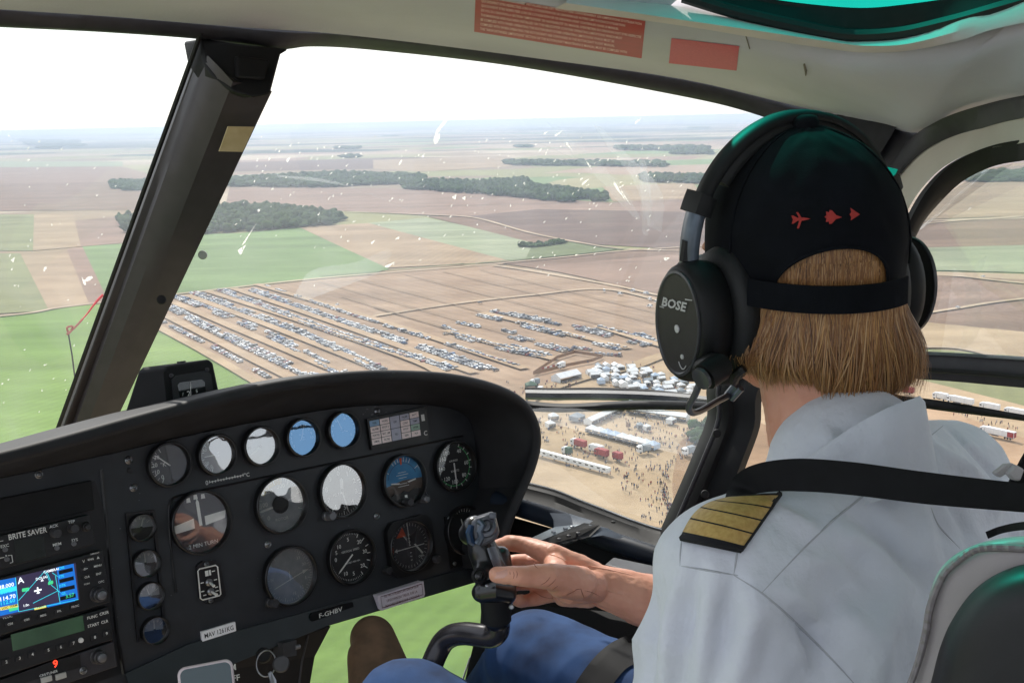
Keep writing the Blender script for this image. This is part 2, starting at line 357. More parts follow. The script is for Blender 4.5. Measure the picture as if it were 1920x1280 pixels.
def wood(px, h=13, sp=8.0, name='wood'):
    poly = [G(x, y)[:2] for x, y in px]; xs = [p[0] for p in poly]; ys = [p[1] for p in poly]
    ar = abs(sum(poly[i][0]*poly[(i+1) % len(poly)][1]-poly[(i+1) % len(poly)][0]*poly[i][1] for i in range(len(poly))))/2
    sp = max(sp, math.sqrt(ar/(1500 if sp < 9 else 350)))
    allV, allF, off = [], [], 0; x = min(xs)
    while x < max(xs):
        y = min(ys)
        while y < max(ys):
            q = (x+random.uniform(-.45, .45)*sp, y+random.uniform(-.45, .45)*sp)
            if inside(q, poly) and noise.noise(Vector((q[0]*.018, q[1]*.018, 4))) > -.33:
                V, Fs = random.choice(CT); s = sp*random.choice([.38, .5, .62, .75, .95])*random.uniform(.9, 1.1); hh = h*random.uniform(.5, 1.25)
                a = random.random()*6.28; R = np.array([[math.cos(a), -math.sin(a), 0], [math.sin(a), math.cos(a), 0], [0, 0, 1]])
                W_ = (V*np.array([s, s, hh*.5]))@R.T+np.array([q[0], q[1], -ALT+hh*.52])
                allV.append(W_); allF.append(Fs+off); off += len(V)
            y += sp
        x += sp
    me = bpy.data.meshes.new(name); me.from_pydata(np.vstack(allV).tolist(), [], np.vstack(allF).tolist()); me.materials.append(M_leaf); set_smooth(me)
    o = new_obj(name, me); tag(o, kind='stuff'); return o
wood([(205,344),(330,342),(330,358),(212,358)])
wood([(222,412),(300,402),(470,388),(560,396),(640,408),(652,420),(560,427),(400,440),(232,436)])
wood([(425,338),(520,333),(640,326),(790,332),(800,346),(700,347),(600,353),(425,350)])
wood([(753,348),(830,342),(990,350),(1060,358),(1142,370),(1136,378),(1055,380),(960,370),(860,362),(758,355)])
wood([(915,342),(985,340),(1000,348),(930,350)])
wood([(948,304),(1240,306),(1250,314),(950,310)], sp=11)
wood([(1200,332),(1330,332),(1330,346),(1205,342)], sp=10)
wood([(1150,276),(1330,277),(1330,284),(1160,282)], sp=16, h=16)
wood([(972,460),(1000,459),(1068,452),(1072,457),(1010,464),(974,464)], sp=5, h=5)
wood([(1780,330),(1930,322),(2200,318),(2200,338),(1930,342),(1790,342)], sp=9)
wood([(40,262),(140,264),(150,276),(60,272)], sp=18, h=16)
wood([(0,250),(250,250),(320,254),(0,258)], sp=30, h=20)
wood([(1290,805),(1360,790),(1380,822),(1330,845),(1300,835)], sp=4.5, h=6)
for k in range(24):    # scattered far off copses
    x = random.uniform(-150, 2050); y = random.uniform(238, 330); w = random.uniform(20, 110)*(1 if y < 290 else .5)
    if (1350 < x < 1700) or y > 262+60*random.random(): continue
    dy = max(1.0, (y-226)*.05)
    wood([(x, y), (x+w, y-dy*.2), (x+w, y+dy), (x+w*.1, y+dy)], sp=12+(330-y)*.22, h=14)
# ================================================================ CARS
CARC = dict(white='f0f0ec', silver='bfc0be', grey='77777a', black='1c1e22', blue='3f6a97', red='8e2a26', beige='a69a85', navy='24344f')
M_cglass = mat('car_glass', '11161c', rough=.08, spec=.8); M_tyre = mat('tyre_rubber', '1a1a1a', rough=.8)
M_lampred = mat('tail_lamp', '7a1414', rough=.3)
def car_mb(kind):
    b = MB()
    L, Wd, H = {'hatch': (4.0, 1.75, 1.48), 'saloon': (4.6, 1.8, 1.45), 'van': (5.1, 1.95, 2.1), 'suv': (4.5, 1.85, 1.7)}[kind]
    hw = Wd/2
    # side outline from the front bumper over the roof to the rear
    low = [(-L/2, .35), (-L/2, .72), (-L/2+.12, .84)]
    if kind == 'van': up = [(-L/2+.9, 1.12), (-L/2+1.5, H-.05), (L/2-.15, H), (L/2, 1.2), (L/2, .35)]; gi = [(-L/2+.9, 1.12), (-L/2+1.5, H-.05)]
    elif kind == 'saloon': up = [(-L/2+1.25, .95), (-L/2+2.0, H-.03), (L/2-1.45, H), (L/2-.75, 1.0), (L/2-.05, .95), (L/2, .35)]
    elif kind == 'suv': up = [(-L/2+1.1, 1.05), (-L/2+1.75, H-.04), (L/2-.6, H), (L/2-.1, 1.1), (L/2, .4)]
    else: up = [(-L/2+1.0, .93), (-L/2+1.7, H-.03), (L/2-.75, H), (L/2-.12, 1.0), (L/2, .35)]
    prof = low+up; n = len(prof); V = []
    for x, z in prof:
        inset = 0 if z < 1.0 else (.16 if z > 1.25 else .04)
        V += [(x, -hw+inset, z), (x, hw-inset, z)]
    Fs = []; mi = []
    for i in range(n):
        j = (i+1) % n; Fs.append((2*i, 2*i+1, 2*j+1, 2*j))
        x0, z0 = prof[i]; x1, z1 = prof[j]
        mi.append(1 if (abs(z1-z0) > .25 and min(z0, z1) > .8) else 0)
    for f, k in zip(Fs, mi): b.add(V, [f], k)
    b.add(V, [tuple(2*i for i in range(n)), tuple(2*i+1 for i in range(n))], 0)
    # side glass, 1 cm proud
    xs = [p[0] for p in up if p[1] > H-.1]; x0, x1 = min(xs), max(xs)
    for s in (-1, 1):
        y0, y1 = s*(hw-.02), s*(hw-.14)
        b.add([(x0-.55, y0, 1.0), (x1+(.45 if kind != 'van' else -2.2), y0, 1.0), (x1+(.05 if kind != 'van' else -2.2), y1, H-.14), (x0+.05, y1, H-.14)], [(0, 1, 2, 3)], 1)
        for wx in (-L/2+.8, L/2-.85):
            b.lathe([(.32, -.1), (.32, .1)], 8, 2, Matrix.Translation((wx, s*(hw-.08), .32))@Matrix.Rotation(math.pi/2, 4, 'X'))
        b.box((L/2, s*(hw-.25), .78), (.02, .14, .09), 3)
    return b
CARME = {}
for kd in ('hatch', 'saloon', 'van', 'suv'):
    for cn, c in CARC.items():
        pm = mat('car_paint_'+cn, c, rough=.28, spec=.6, coat=.5, nscale=2)
        CARME[kd, cn] = car_mb(kd).mesh('parked_car', [pm, M_cglass, M_tyre, M_lampred], smooth=.5)
ROWS = [  # name, pixel polyline, number of car lines
 ('the farthest line of the left block', [(500,537),(640,584),(712,606)], 1), ('the farthest line of the left block', [(722,611),(800,634),(975,688)], 1),
 ('the second row of the left block', [(458,539),(640,603),(800,655),(925,696)], 2),
 ('the third row of the left block', [(416,544),(540,592),(640,628),(850,694)], 2),
 ('the fourth row of the left block', [(363,549),(524,608),(612,646),(712,694)], 2),
 ('the fifth row of the left block', [(333,557),(477,615),(640,700)], 2),
 ('the sixth row of the left block', [(319,576),(403,620),(591,709)], 2),
 ('the near edge row beside the green crop', [(307,605),(420,662),(528,722)], 1),
 ('the first short row of the middle block', [(831,613),(902,642)], 1), ('the first short row of the middle block', [(841,626),(950,655),(1030,670)], 2),
 ('the upper stub row of the middle block', [(860,606),(909,616)], 1), ('the two-line middle row', [(932,641),(1030,668)], 1),
 ('the right row of the middle block', [(946,621),(967,626)], 1), ('the right row of the middle block', [(962,632),(1066,659)], 2),
 ('the long row of the right block', [(899,590),(1030,622),(1167,655)], 2), ('the farthest row of the right block', [(927,584),(1060,610),(1218,649)], 2),
 ('the corner row of the right block', [(1130,614),(1251,643)], 2), ('the short row by the fenced pen', [(1076,652),(1110,657)], 1), ('the short row by the fenced pen', [(1110,664),(1165,667)], 1)]
cars = []
def cdark(row): return 'left' in row
for name, px, lines in ROWS:
    pts = smoothpath([G(x, y, .55) for x, y in px], 6); acc = 0; L = [0]
    for a, b_ in zip(pts, pts[1:]): L.append(L[-1]+(b_-a).length)
    s = 0
    while s < L[-1]:
        i = max(j for j in range(len(L)) if L[j] <= s); i = min(i, len(pts)-2)
        t = (s-L[i])/(L[i+1]-L[i]); p = pts[i].lerp(pts[i+1], t); d = (pts[i+1]-pts[i]).normalized(); w = Vector((-d.y, d.x, 0))
        q0 = p
        for k in range(lines):
            if random.random() < .95 and noise.noise(Vector((q0.x*.03+k*9, q0.y*.03, 2))) > (-.28 if 'left' in name else -.12):
                o = (k-(lines-1)/2)*5.4
                q = p+w*(o+random.uniform(-.35, .35))+d*random.uniform(-.15, .15)
                a = math.atan2(w.y, w.x)+(math.pi if random.random() < .5 else 0)+random.uniform(-.05, .05)
                cn = random.choices(list(CARC), [30, 20, 17, 13, 8, 4, 4, 4])[0]; kd = random.choices(['hatch', 'saloon', 'suv', 'van'], [42, 22, 26, 10])[0]
                cars.append((q, a, kd, cn, name))
        s += 2.55+random.random()*.25
for x, y in [(1133,546),(1163,552),(1186,546),(1212,551),(1218,562),(1232,567),(1218,575),(1240,562),(1246,556),(900,568),(1726,587),(1796,577),(1843,519),(572+60,572)]:
    cars.append((G(x, y, 1.2), random.random()*6, 'van' if 1100 < x < 1240 else 'hatch', 'black' if x == 900 else 'white', 'far tracks'))
cars.sort(key=lambda c: c[0].length)
KW = {'hatch': 'hatchback', 'saloon': 'saloon', 'suv': 'off-roader', 'van': 'van'}
def vis(p): r = PROJ(p); return 0 < r[0] < 1920 and 0 < r[1] < 1280
def PROJ(p):
    p = Vector(p); z = p.dot(CAMF); return (960+FPX*p.dot(CAMR)/z, 640-FPX*p.dot(CAMU)/z)
def covered(x, y):   # behind the panel hood, post or pilot
    if x < 520 and y > 1400-2.05*x+0 and x < 470 and (x-120)*1.9+y < 830: return True
    return False
near = cars[:290]; far = cars[290:]
ftr = [c for c in far if c[4] == 'far tracks']; far = [c for c in far if c[4] != 'far tracks']; near += ftr[:10]; far += ftr[10:]
for q, a, kd, cn, row in near:
    o = bpy.data.objects.new('parked_car', CARME[kd, cn]); link(o); o.location = q; o.rotation_euler = (0, 0, a)
    if row == 'far tracks': lab = f'{cn} {KW[kd]} alone on a far track beyond the car park'
    else: lab = f'{cn} {KW[kd]} parked in {row}'
    tag(o, lab, 'car' if kd != 'van' else 'van', 'vehicles parked in rows on the field' if row != 'far tracks' else 'vehicles on the far tracks')
def merge_inst(name, items, kind='stuff'):   # items: (mesh, location, angle, scale) merged in one mesh
    V = []; Fs = []; MI = []; mats = []; off = 0
    for me, q, a, s in items:
        n = len(me.vertices); c = np.empty(n*3); me.vertices.foreach_get('co', c); c = c.reshape(-1, 3)*s
        R = np.array([[math.cos(a), -math.sin(a), 0], [math.sin(a), math.cos(a), 0], [0, 0, 1]]); V.append(c@R.T+np.array(q[:]))
        mp = []
        for m in me.materials:
            if m not in mats: mats.append(m)
            mp.append(mats.index(m))
        for p in me.polygons: Fs.append([i+off for i in p.vertices]); MI.append(mp[p.material_index])
        off += n
    me = bpy.data.meshes.new(name); me.from_pydata(np.vstack(V).tolist(), [], Fs)
    for m in mats: me.materials.append(m)
    me.polygons.foreach_set('material_index', MI); return tag(new_obj(name, me), kind=kind)
o = merge_inst('distant_parked_cars', [(CARME[kd, cn], q, a, 1) for q, a, kd, cn, r in far])
for px in [[(480,532),(700,596),(985,690)],[(438,540),(620,602),(890,698)],[(390,545),(560,600),(760,668),(830,700)],[(350,552),(500,608),(690,682)],[(326,566),(450,618),(620,690)],[(310,590),(420,645),(560,715)],[(836,618),(940,646),(1040,672)],[(905,585),(1040,618),(1180,652)],[(1120,610),(1250,650)]]:
    strip(px, 7.5, fm('parking_lane', 'b8a186', 'a88f74', ns=.05), name='parking_lane', k=4)
# ================================================================ PEOPLE ON THE GROUND
def person_me(top, legs, pose, k):
    """a small standing or walking figure, one continuous body"""
    st = .16 if pose else .07
    b = MB(); sk = 0
    rings = []
    def ring(c, rx, ry, n=8): return [(c[0]+rx*math.cos(2*math.pi*j/n), c[1]+ry*math.sin(2*math.pi*j/n), c[2]) for j in range(n)]
    b.loft([ring((st, -.09, .0), .06, .05), ring((st*.6, -.09, .45), .07, .06), ring((0, -.08, .86), .10, .09)], caps=True, mi=1)
    b.loft([ring((-st, .09, .0), .06, .05), ring((-st*.6, .09, .45), .07, .06), ring((0, .08, .86), .10, .09)], caps=True, mi=1)
    b.loft([ring((0, 0, .82), .12, .18), ring((0, 0, 1.1), .11, .17), ring((0, 0, 1.38), .13, .21), ring((0, 0, 1.48), .07, .09), ring((0, 0, 1.54), .055, .055)], caps=True, mi=0)
    for s in (-1, 1): b.loft([ring((0, s*.21, 1.42), .05, .05), ring((.03*s, s*.26, 1.12), .045, .045), ring((.10*(1 if pose else .3)*s+.03, s*.25, .84), .035, .035)], caps=True, mi=0)
    b.loft([ring((0, 0, 1.53), .05, .05), ring((.01, 0, 1.6), .085, .075), ring((.01, 0, 1.68), .095, .08), ring((0, 0, 1.75), .06, .055)], caps=True, mi=2)
    return b.mesh('person', [mat('cloth_'+top, top, rough=.9, nscale=8), mat('cloth_'+legs, legs, rough=.9, nscale=8), mat('tiny_skin', 'a57c64', rough=.7)], smooth=.9)
TOPS = [('white shirt', 'c8c8c4'), ('black top', '17181c'), ('blue top', '35507e'), ('red top', '8e2c2a'), ('grey top', '6e7075'), ('navy top', '1c2438')]
LEGS = [('dark trousers', '1e2129'), ('jeans', '33456b'), ('beige shorts', '8d7d66')]
PME = [(tn, ln_, person_me(tc_, lc, k % 2, k)) for k, (tn, tc_, ln_, lc) in enumerate([(t[0], t[1], l[0], l[1]) for t in TOPS for l in LEGS])]
ZONES = [  # where, weight, pixel polygon
 ('in the white stall courtyard', 130, [(1105,800),(1165,768),(1290,786),(1330,790),(1300,850),(1235,838)]),
 ('along the far side of the tent village', 90, [(1095,680),(1200,676),(1290,700),(1310,730),(1290,770),(1160,760),(1120,712)]),
 ('among the tents of the village', 90, [(1120,700),(1250,715),(1310,760),(1180,765)]),
 ('beside the red truck and stalls', 70, [(1060,830),(1230,845),(1250,880),(1160,900),(1060,880)]),
 ('on the open sand near the row of white trailers', 30, [(1140,880),(1240,870),(1250,950),(1160,920)]),
 ('on the open sand by the lower window edge', 14, [(1200,930),(1250,930),(1240,985),(1205,975)]),
 ('west of the stall courtyard', 45, [(1010,775),(1100,775),(1095,830),(1010,835)]),
 ('beside the fenced pen', 40, [(940,715),(1010,735),(1030,710),(1090,720),(1060,745),(940,745)]),
 ('near the lane end by the dark tent', 26, [(930,735),(1010,725),(1000,760),(930,755)]),
 ('in the line of spectators round the mud', 90, None),
 ('on the trodden earth behind the lorry', 26, [(1760,780),(1900,812),(1910,800),(1780,765)])]
folk = []
for where, n, poly in ZONES:
    for _ in range(n):
        if poly is None:
            t = random.random(); x = 1330+(-92)*math.sin(t*2.4+.1)+random.gauss(0, 4); y = 826+150*t+random.gauss(0, 3); x = 1262+ (1330-1262)*max(0, .35-t)/.35 - 18*math.sin(t*3.1)+random.gauss(0, 5)
        else:
            xs = [p[0] for p in poly]; ys = [p[1] for p in poly]
            while True:
                x, y = random.uniform(min(xs), max(xs)), random.uniform(min(ys), max(ys))
                if inside((x, y), poly): break
        g = G(x, y, 1.1)
        for c in range(random.choice([1, 1, 2, 2, 3])):
            folk.append((g+Vector((random.uniform(-.8, .8), random.uniform(-.8, .8), 0)), where))
folk.sort(key=lambda f: f[0].length)
for i, (q, where) in enumerate(folk[:290]):
    tn, ln_, me = random.choice(PME); o = bpy.data.objects.new('person', me); link(o); o.location = q; o.rotation_euler = (0, 0, random.random()*6.28)
    tag(o, f'{tn} and {ln_}, figure {where}', 'person', 'visitors on the show ground')
merge_inst('crowd', [(random.choice(PME)[2], q, random.random()*6.28, 1) for q, w in folk[290:]])
# ================================================================ TENTS, STALLS, LORRIES
M_canvas = mat('white_canvas', 'e2e2de', 'd2d4d4', rough=.8, nscale=.6, bump=.2); M_canvas2 = mat('grey_canvas', '8f979c', rough=.8, nscale=.6)
M_redc = mat('red_canvas', '9c3a36', rough=.7, nscale=.6); M_bluec = mat('blue_canvas', 'b3c3d4', rough=.8, nscale=.6); M_steel = mat('stall_steel', '8a8d90', rough=.4, metal=.8)
M_darkin = mat('dark_fittings', '3c3d42', '55504c', rough=.9, nscale=3); M_wood_ = mat('crate_timber', '8c6b4c', rough=.8, nscale=4); M_greenc = mat('green_canvas', '46604c', rough=.8, nscale=.6)  # M_darkin: dark colour of counters, chassis and drawbars
def dirpx(a, b): p, q = G(*a), G(*b); return math.atan2((q-p).y, (q-p).x), (q-p).length
def gazebo(x, y, ang, s=3.0, mt=M_canvas, lab='', name='market_stall', ridge=False, L=None, group=None, cat='stall', h=2.3):
    L = L or s; M = Matrix.Translation(G(x, y, 1.15))@Matrix.Rotation(ang, 4, 'Z')
    t = thing(name, lab, cat, M, group); b = MB(); hx, hy = L/2, s/2
    if ridge: b.add([(-hx,-hy,h),(hx,-hy,h),(hx,hy,h),(-hx,hy,h),(-hx,0,h+s*.28),(hx,0,h+s*.28)], [(0,1,5,4),(2,3,4,5),(0,4,3),(1,2,5)])
    else: b.add([(-hx,-hy,h),(hx,-hy,h),(hx,hy,h),(-hx,hy,h),(0,0,h+s*.32)], [(0,1,4),(1,2,4),(2,3,4),(3,0,4)])
    b.add([(-hx,-hy,h),(hx,-hy,h),(hx,hy,h),(-hx,hy,h),(-hx,-hy,h-.35),(hx,-hy,h-.35),(hx,hy,h-.35),(-hx,hy,h-.35)], [(0,1,5,4),(1,2,6,5),(2,3,7,6),(3,0,4,7)])
    b.obj('canopy', mt, t, world=False, smooth=None)
    w = MB(); w.add([(-hx+.05,-hy+.05,0),(hx-.05,-hy+.05,0),(hx-.05,hy-.05,0),(-hx+.05,hy-.05,0),(-hx+.05,-hy+.05,h-.3),(hx-.05,-hy+.05,h-.3),(hx-.05,hy-.05,h-.3),(-hx+.05,hy-.05,h-.3)], [(2,3,7,6),(3,0,4,7),(1,2,6,5)])
    w.obj('side_wall', mt, t, world=False, smooth=None)
    p = MB()
    for sx in (-1, 1):
        for sy in (-1, 1): p.box((sx*(hx-.03), sy*(hy-.03), h/2-.15), (.04, .04, h/2-.15))
    p.obj('pole_frame', M_steel, t, world=False, smooth=None)
    c = MB(); c.box((0, -hy+.6, .45), (hx*.8, .35, .45)); c.obj('counter', M_darkin, t, world=False, smooth=None)
    return t
def wheels(t, xs, w):
    for x in xs:
        for s in (-1, 1):
            b = MB(); b.lathe([(.2, -.13), (.47, -.13), (.47, .13), (.2, .13)], 12, 0, Matrix.Translation((x, s*(w/2-.15), .47))@Matrix.Rotation(math.pi/2, 4, 'X')); b.obj('wheel', M_tyre, t, world=False)
def lorry(x, y, ang, L=13, body=M_canvas, lab='', cab=M_canvas, name='lorry', rear=None, group=None, cat='lorry', pickup=False):
    M = Matrix.Translation(G(x, y, 1.2))@Matrix.Rotation(ang, 4, 'Z'); t = thing(name, lab, cat, M, group)
    k = L/16.
    b = MB(); b.box((-L/2+1.15, 0, 1.95), (1.1, 1.22, 1.3), bev=.2); b.box((-L/2+1.5, 0, 3.35), (.75, 1.1, .3), bev=.12); b.obj('cab', cab, t, world=False)
    g = MB(); g.box((-L/2+.045, 0, 2.45), (.02, 1.05, .4)); g.box((-L/2+.9, -1.215, 2.4), (.5, .02, .35)); g.box((-L/2+.9, 1.215, 2.4), (.5, .02, .35)); g.obj('cab_window', M_cglass, t, world=False)
    b = MB(); b.box(((2.6)/2, 0, 2.45), (L/2-1.35, 1.25, 1.4), bev=.06); b.obj('trailer_box', body, t, world=False)
    if rear:
        r = MB(); x0 = L/2-3.2; r.box((x0+1.5, -1.262, 2.4), (1.5, .008, 1.2)); r.box((x0+1.5, 1.262, 2.4), (1.5, .008, 1.2)); r.box((L/2-.03, 0, 2.4), (.012, 1.1, 1.2)); r.obj('rear_panel', rear, t, world=False)
    b = MB(); b.box((0, 0, .85), (L/2-.4, .45, .14)); b.box((-L*.05, 0, .75), (L*.1, 1.2, .3)); b.obj('chassis', M_darkin, t, world=False)
    wheels(t, [-L/2+1.2, -L/2+4.2, L/2-1.6, L/2-2.9, L/2-4.2] if L > 9 else [-L/2+1.2, L/2-1.5], 2.5)
    return t
def caravan(x, y, ang, L=6.5, lab='', group=None, mt=M_canvas, name='trailer', cat='trailer'):
    M = Matrix.Translation(G(x, y, 1.15))@Matrix.Rotation(ang, 4, 'Z'); t = thing(name, lab, cat, M, group)
    b = MB(); b.box((0, 0, 1.65), (L/2, 1.15, 1.15), bev=.18); b.obj('body', mt, t, world=False)
    g = MB()
    for s in (-1, 1):
        for q in (-.25, .2): g.box((q*L, s*1.155, 1.9), (L*.12, .012, .32))
    g.obj('window', M_cglass, t, world=False); wheels(t, [.3], 2.3)
    b = MB(); b.tube([(-L/2, .5, .6), (-L/2-1.1, 0, .55), (-L/2, -.5, .6)], .05, 6); b.obj('drawbar', M_darkin, t, world=False); return t
ORD = ['nearest', 'second', 'third', 'fourth', 'fifth', 'sixth', 'seventh', 'eighth', 'ninth', 'tenth', 'eleventh', 'twelfth', 'thirteenth', 'fourteenth']
def line_of(a, b, w, fn, lab, **kw):
    ang, L = dirpx(a, b); n = max(1, round(L/w))
    for i in range(n):
        t = (i+.5)/n; k = kw.copy(); fn(a[0]+(b[0]-a[0])*t, a[1]+(b[1]-a[1])*t, ang, lab=lab.format(ORD[min(i, 13)]), **k)
line_of((1102,796),(1165,768), 6.5, lambda x, y, g, **k: gazebo(x, y, g, 5, L=6.4, ridge=True, **k), 'white ridge tent, {} from the corner in the slanting left side of the stall courtyard', group='tents round the courtyard')
line_of((1103,808),(1232,842), 4.6, lambda x, y, g, **k: gazebo(x, y, g, 5, L=4.5, mt=random.choice([M_canvas, M_canvas, M_bluec]), **k), 'square-roofed tent, {} from the left in the near side of the stall courtyard', group='tents round the courtyard')
line_of((1178,772),(1290,788), 5.6, lambda x, y, g, **k: gazebo(x, y, g, 5, L=5.4, ridge=True, **k), 'white tent, {} from the left in the far side of the stall courtyard', group='tents round the courtyard')
line_of((1008,852),(1142,888), 7.0, lambda x, y, g, **k: caravan(x, y, g, 6.8, **k), 'white box trailer, {} from the left in the near row on the sand', group='row of white trailers')
gazebo(1062, 712, dirpx((1035,718),(1085,706))[0], 8, lab='big white ridge marquee beside the fenced pen', name='marquee', ridge=True, L=17, cat='marquee', h=3)
gazebo(1038, 786, .3, 4.5, lab='white pyramid gazebo left of the stall courtyard with awning', name='gazebo', cat='gazebo')
gazebo(1032, 800, .5, 4, lab='second white gazebo nearer the panel hood', name='gazebo', cat='gazebo', mt=M_canvas)
gazebo(1082, 787, .9, 6, lab='round grey show tent beside the courtyard corner', name='gazebo', cat='gazebo', mt=M_canvas2)
gazebo(996, 727, .2, 6, lab='dark green canopy beside the car park lane', name='gazebo', cat='gazebo', mt=M_greenc)
gazebo(1200, 803, .2, 3, lab='small grey parasol tent in the middle of the courtyard', name='gazebo', cat='gazebo', mt=M_canvas2)
gazebo(1213, 806, .6, 3, lab='small cream parasol tent in the middle of the courtyard', name='gazebo', cat='gazebo')
gazebo(1178, 800, .9, 1.6, lab='tiny timber kiosk in the left of the courtyard', name='kiosk', cat='kiosk', mt=M_wood_)
gazebo(1258, 793, .9, 4, lab='ring shaped white awning at the right end of the courtyard', name='gazebo', cat='gazebo')
ga = dirpx((1060,835),(1140,860))[0]
lorry(1085, 838, ga, 9, lab='small red lorry with white cab at the left of the red group', body=M_redc, group=None)
lorry(1118, 848, ga, 8, lab='white lorry in the middle of the red group', body=M_canvas)
lorry(1128, 856, ga, 7.5, lab='large red lorry at the right of the red group', body=M_redc, cab=M_redc)
lorry(1158, 862, ga-.2, 5.5, lab='small bright red van alone on the sand', body=M_redc, name='red_van', cat='van', cab=M_redc)
lorry(1207, 848, ga+1.2, 6.5, lab='grey box van parked behind the courtyard tents', body=M_canvas2, name='box_van', cat='van')
lorry(1063, 852, ga, 5, lab='dark grey pickup beside the row of trailers', body=M_greenc, name='pickup_truck', cat='pickup')
lorry(1291, 852, ga+1.3, 6, lab='grey box lorry on the mud by the bush', body=M_canvas2)
random.seed(11)
VILL = []
for i in range(62):    # tent village above the lower window bar
    for _ in range(50):
        x, y = random.uniform(1108, 1300), random.uniform(688, 756)
        if abs(y-(700+(x-1140)*.28)) < 18+random.random()*6 and all((G(x, y)-q).length > 4.6 for q in VILL): break
    else: continue
    if i == 0: pass
    VILL.append(G(x, y)); c = random.choice([('white', M_canvas)]*4+[('pale blue', M_bluec), ('grey', M_canvas2)])
    side = 'left end' if x < 1165 else ('middle' if x < 1230 else 'right end')
    gazebo(x, y, random.choice([.2, .3, 1.8]), random.uniform(3, 4.6), lab=f"{c[0]} {'ridge' if i % 2 else 'pyramid'} tent in the {side} of the tent village", name='show_tent', mt=c[1], ridge=bool(i % 2), L=random.uniform(4, 7) if i % 2 else None, group=f"{c[0]} {'ridge' if i % 2 else 'pyramid'} tents in the {side} of the village", cat='tent')
for i, (x, y) in enumerate([(1003,722),(1012,738),(1024,742),(1040,744),(1092,742),(1052,690)]):
    lorry(x, y, random.random()*3, 5.5, lab=['grey van beside the dark canopy','white van just above the window bar','silver van second above the window bar','pale van third above the window bar','white van right of the marquee','small white van behind the red barriers'][i], body=M_canvas if i % 2 else M_canvas2, name='box_van', cat='van')
# fenced pen with red barriers
t = thing('fenced_pen', 'square pen of brown hoarding between car park and tents', 'pen', G(1055, 685, 1.2))
loop = [G(x, y, 1.2) for x, y in [(1000,702),(1045,672),(1078,662),(1130,670),(1110,678),(1068,686)]]
for a, b_ in zip(loop, loop[1:]+loop[:1]):
    bb = MB(); d = (b_-a); w = Vector((-d.y, d.x, 0)).normalized()*.12; bb.prism([a, b_, b_+w, a+w], (0, 0, 2.0)); bb.obj('fence_panel', M_wood_, t, smooth=None)
t = thing('barrier_line', 'red and white crowd barriers in front of the fenced pen', 'barrier', G(1035, 690, 1.2))
for i in range(9):
    a = G(1016+i*5, 694-i*1.2, 1.2); b_ = G(1020.5+i*5, 693-i*1.2, 1.2); d = (b_-a); w = Vector((-d.y, d.x, 0)).normalized()*.1
    bb = MB(); bb.prism([a, b_, b_+w, a+w], (0, 0, 1.6)); bb.obj('barrier_panel', M_redc if i % 2 == 0 else M_canvas, t, smooth=None)
# vehicles on the right, seen through the door window
lorry(1870, 818, dirpx((1830,808),(1912,826))[0], 16.5, lab='long white lorry with red rear panels on brown earth', rear=M_redc)
ra = dirpx((1750,748),(1915,782))[0]
for x, y, L, lab in [(1763,749,8,'short white lorry at the left of the far vehicle line'), (1800,757,14,'long white lorry second in the far vehicle line'), (1855,769,10,'white lorry with pale roof third in the far vehicle line'), (1902,779,10,'white lorry at the right end of the far vehicle line')]:
    lorry(x, y, ra, L, lab=lab)
lorry(1703, 738, ra, 6, lab='small red van beside the pilot hair on the sandy strip', body=M_redc, name='red_van', cat='van', cab=M_redc)
# ================================================================ HELICOPTER CABIN
Zw = Vector((0, 0, 1)); HU = (Zw-PR*Zw.dot(PR)).normalized(); HF = HU.cross(PR).normalized()   # cabin up / forward
M_trim = mat('dark_trim', '343338', '2c2b30', rough=.55, nscale=60, bump=.15, bscale=900)
M_trim2 = mat('black_trim', '161618', '111113', rough=.62, spec=.3, nscale=60, bump=.2, bscale=700)
M_post = mat('post_paint', '433d40', '3a3538', rough=.5, nscale=25, bump=.12, bscale=1200)
M_rubber = mat('rubber_seal', '121214', rough=.6, nscale=50)
M_lining = mat('roof_lining_cloth', 'cacad0', 'bfbfc5', rough=.9, nscale=6, bump=.25, bscale=260, sheen=.2)
M_linedge = mat('lining_edge_cloth', 'e0d8d6', 'd4cccb', rough=.9, nscale=9, bump=.2, bscale=260)
M_steelp = mat('bar_highlight_grey', '8f979c', '7d858a', rough=.35, metal=.6, nscale=30)
M_navy = mat('blue_black_paint', '1a2433', '141b28', rough=.5, spec=.35, nscale=20, coat=0.)
M_screw = mat('screw_metal', '8d8f92', rough=.3, metal=.9, nscale=200)
M_void = mat('cabin_floor_black', '0d0d0f', '121214', rough=.8, nscale=30)
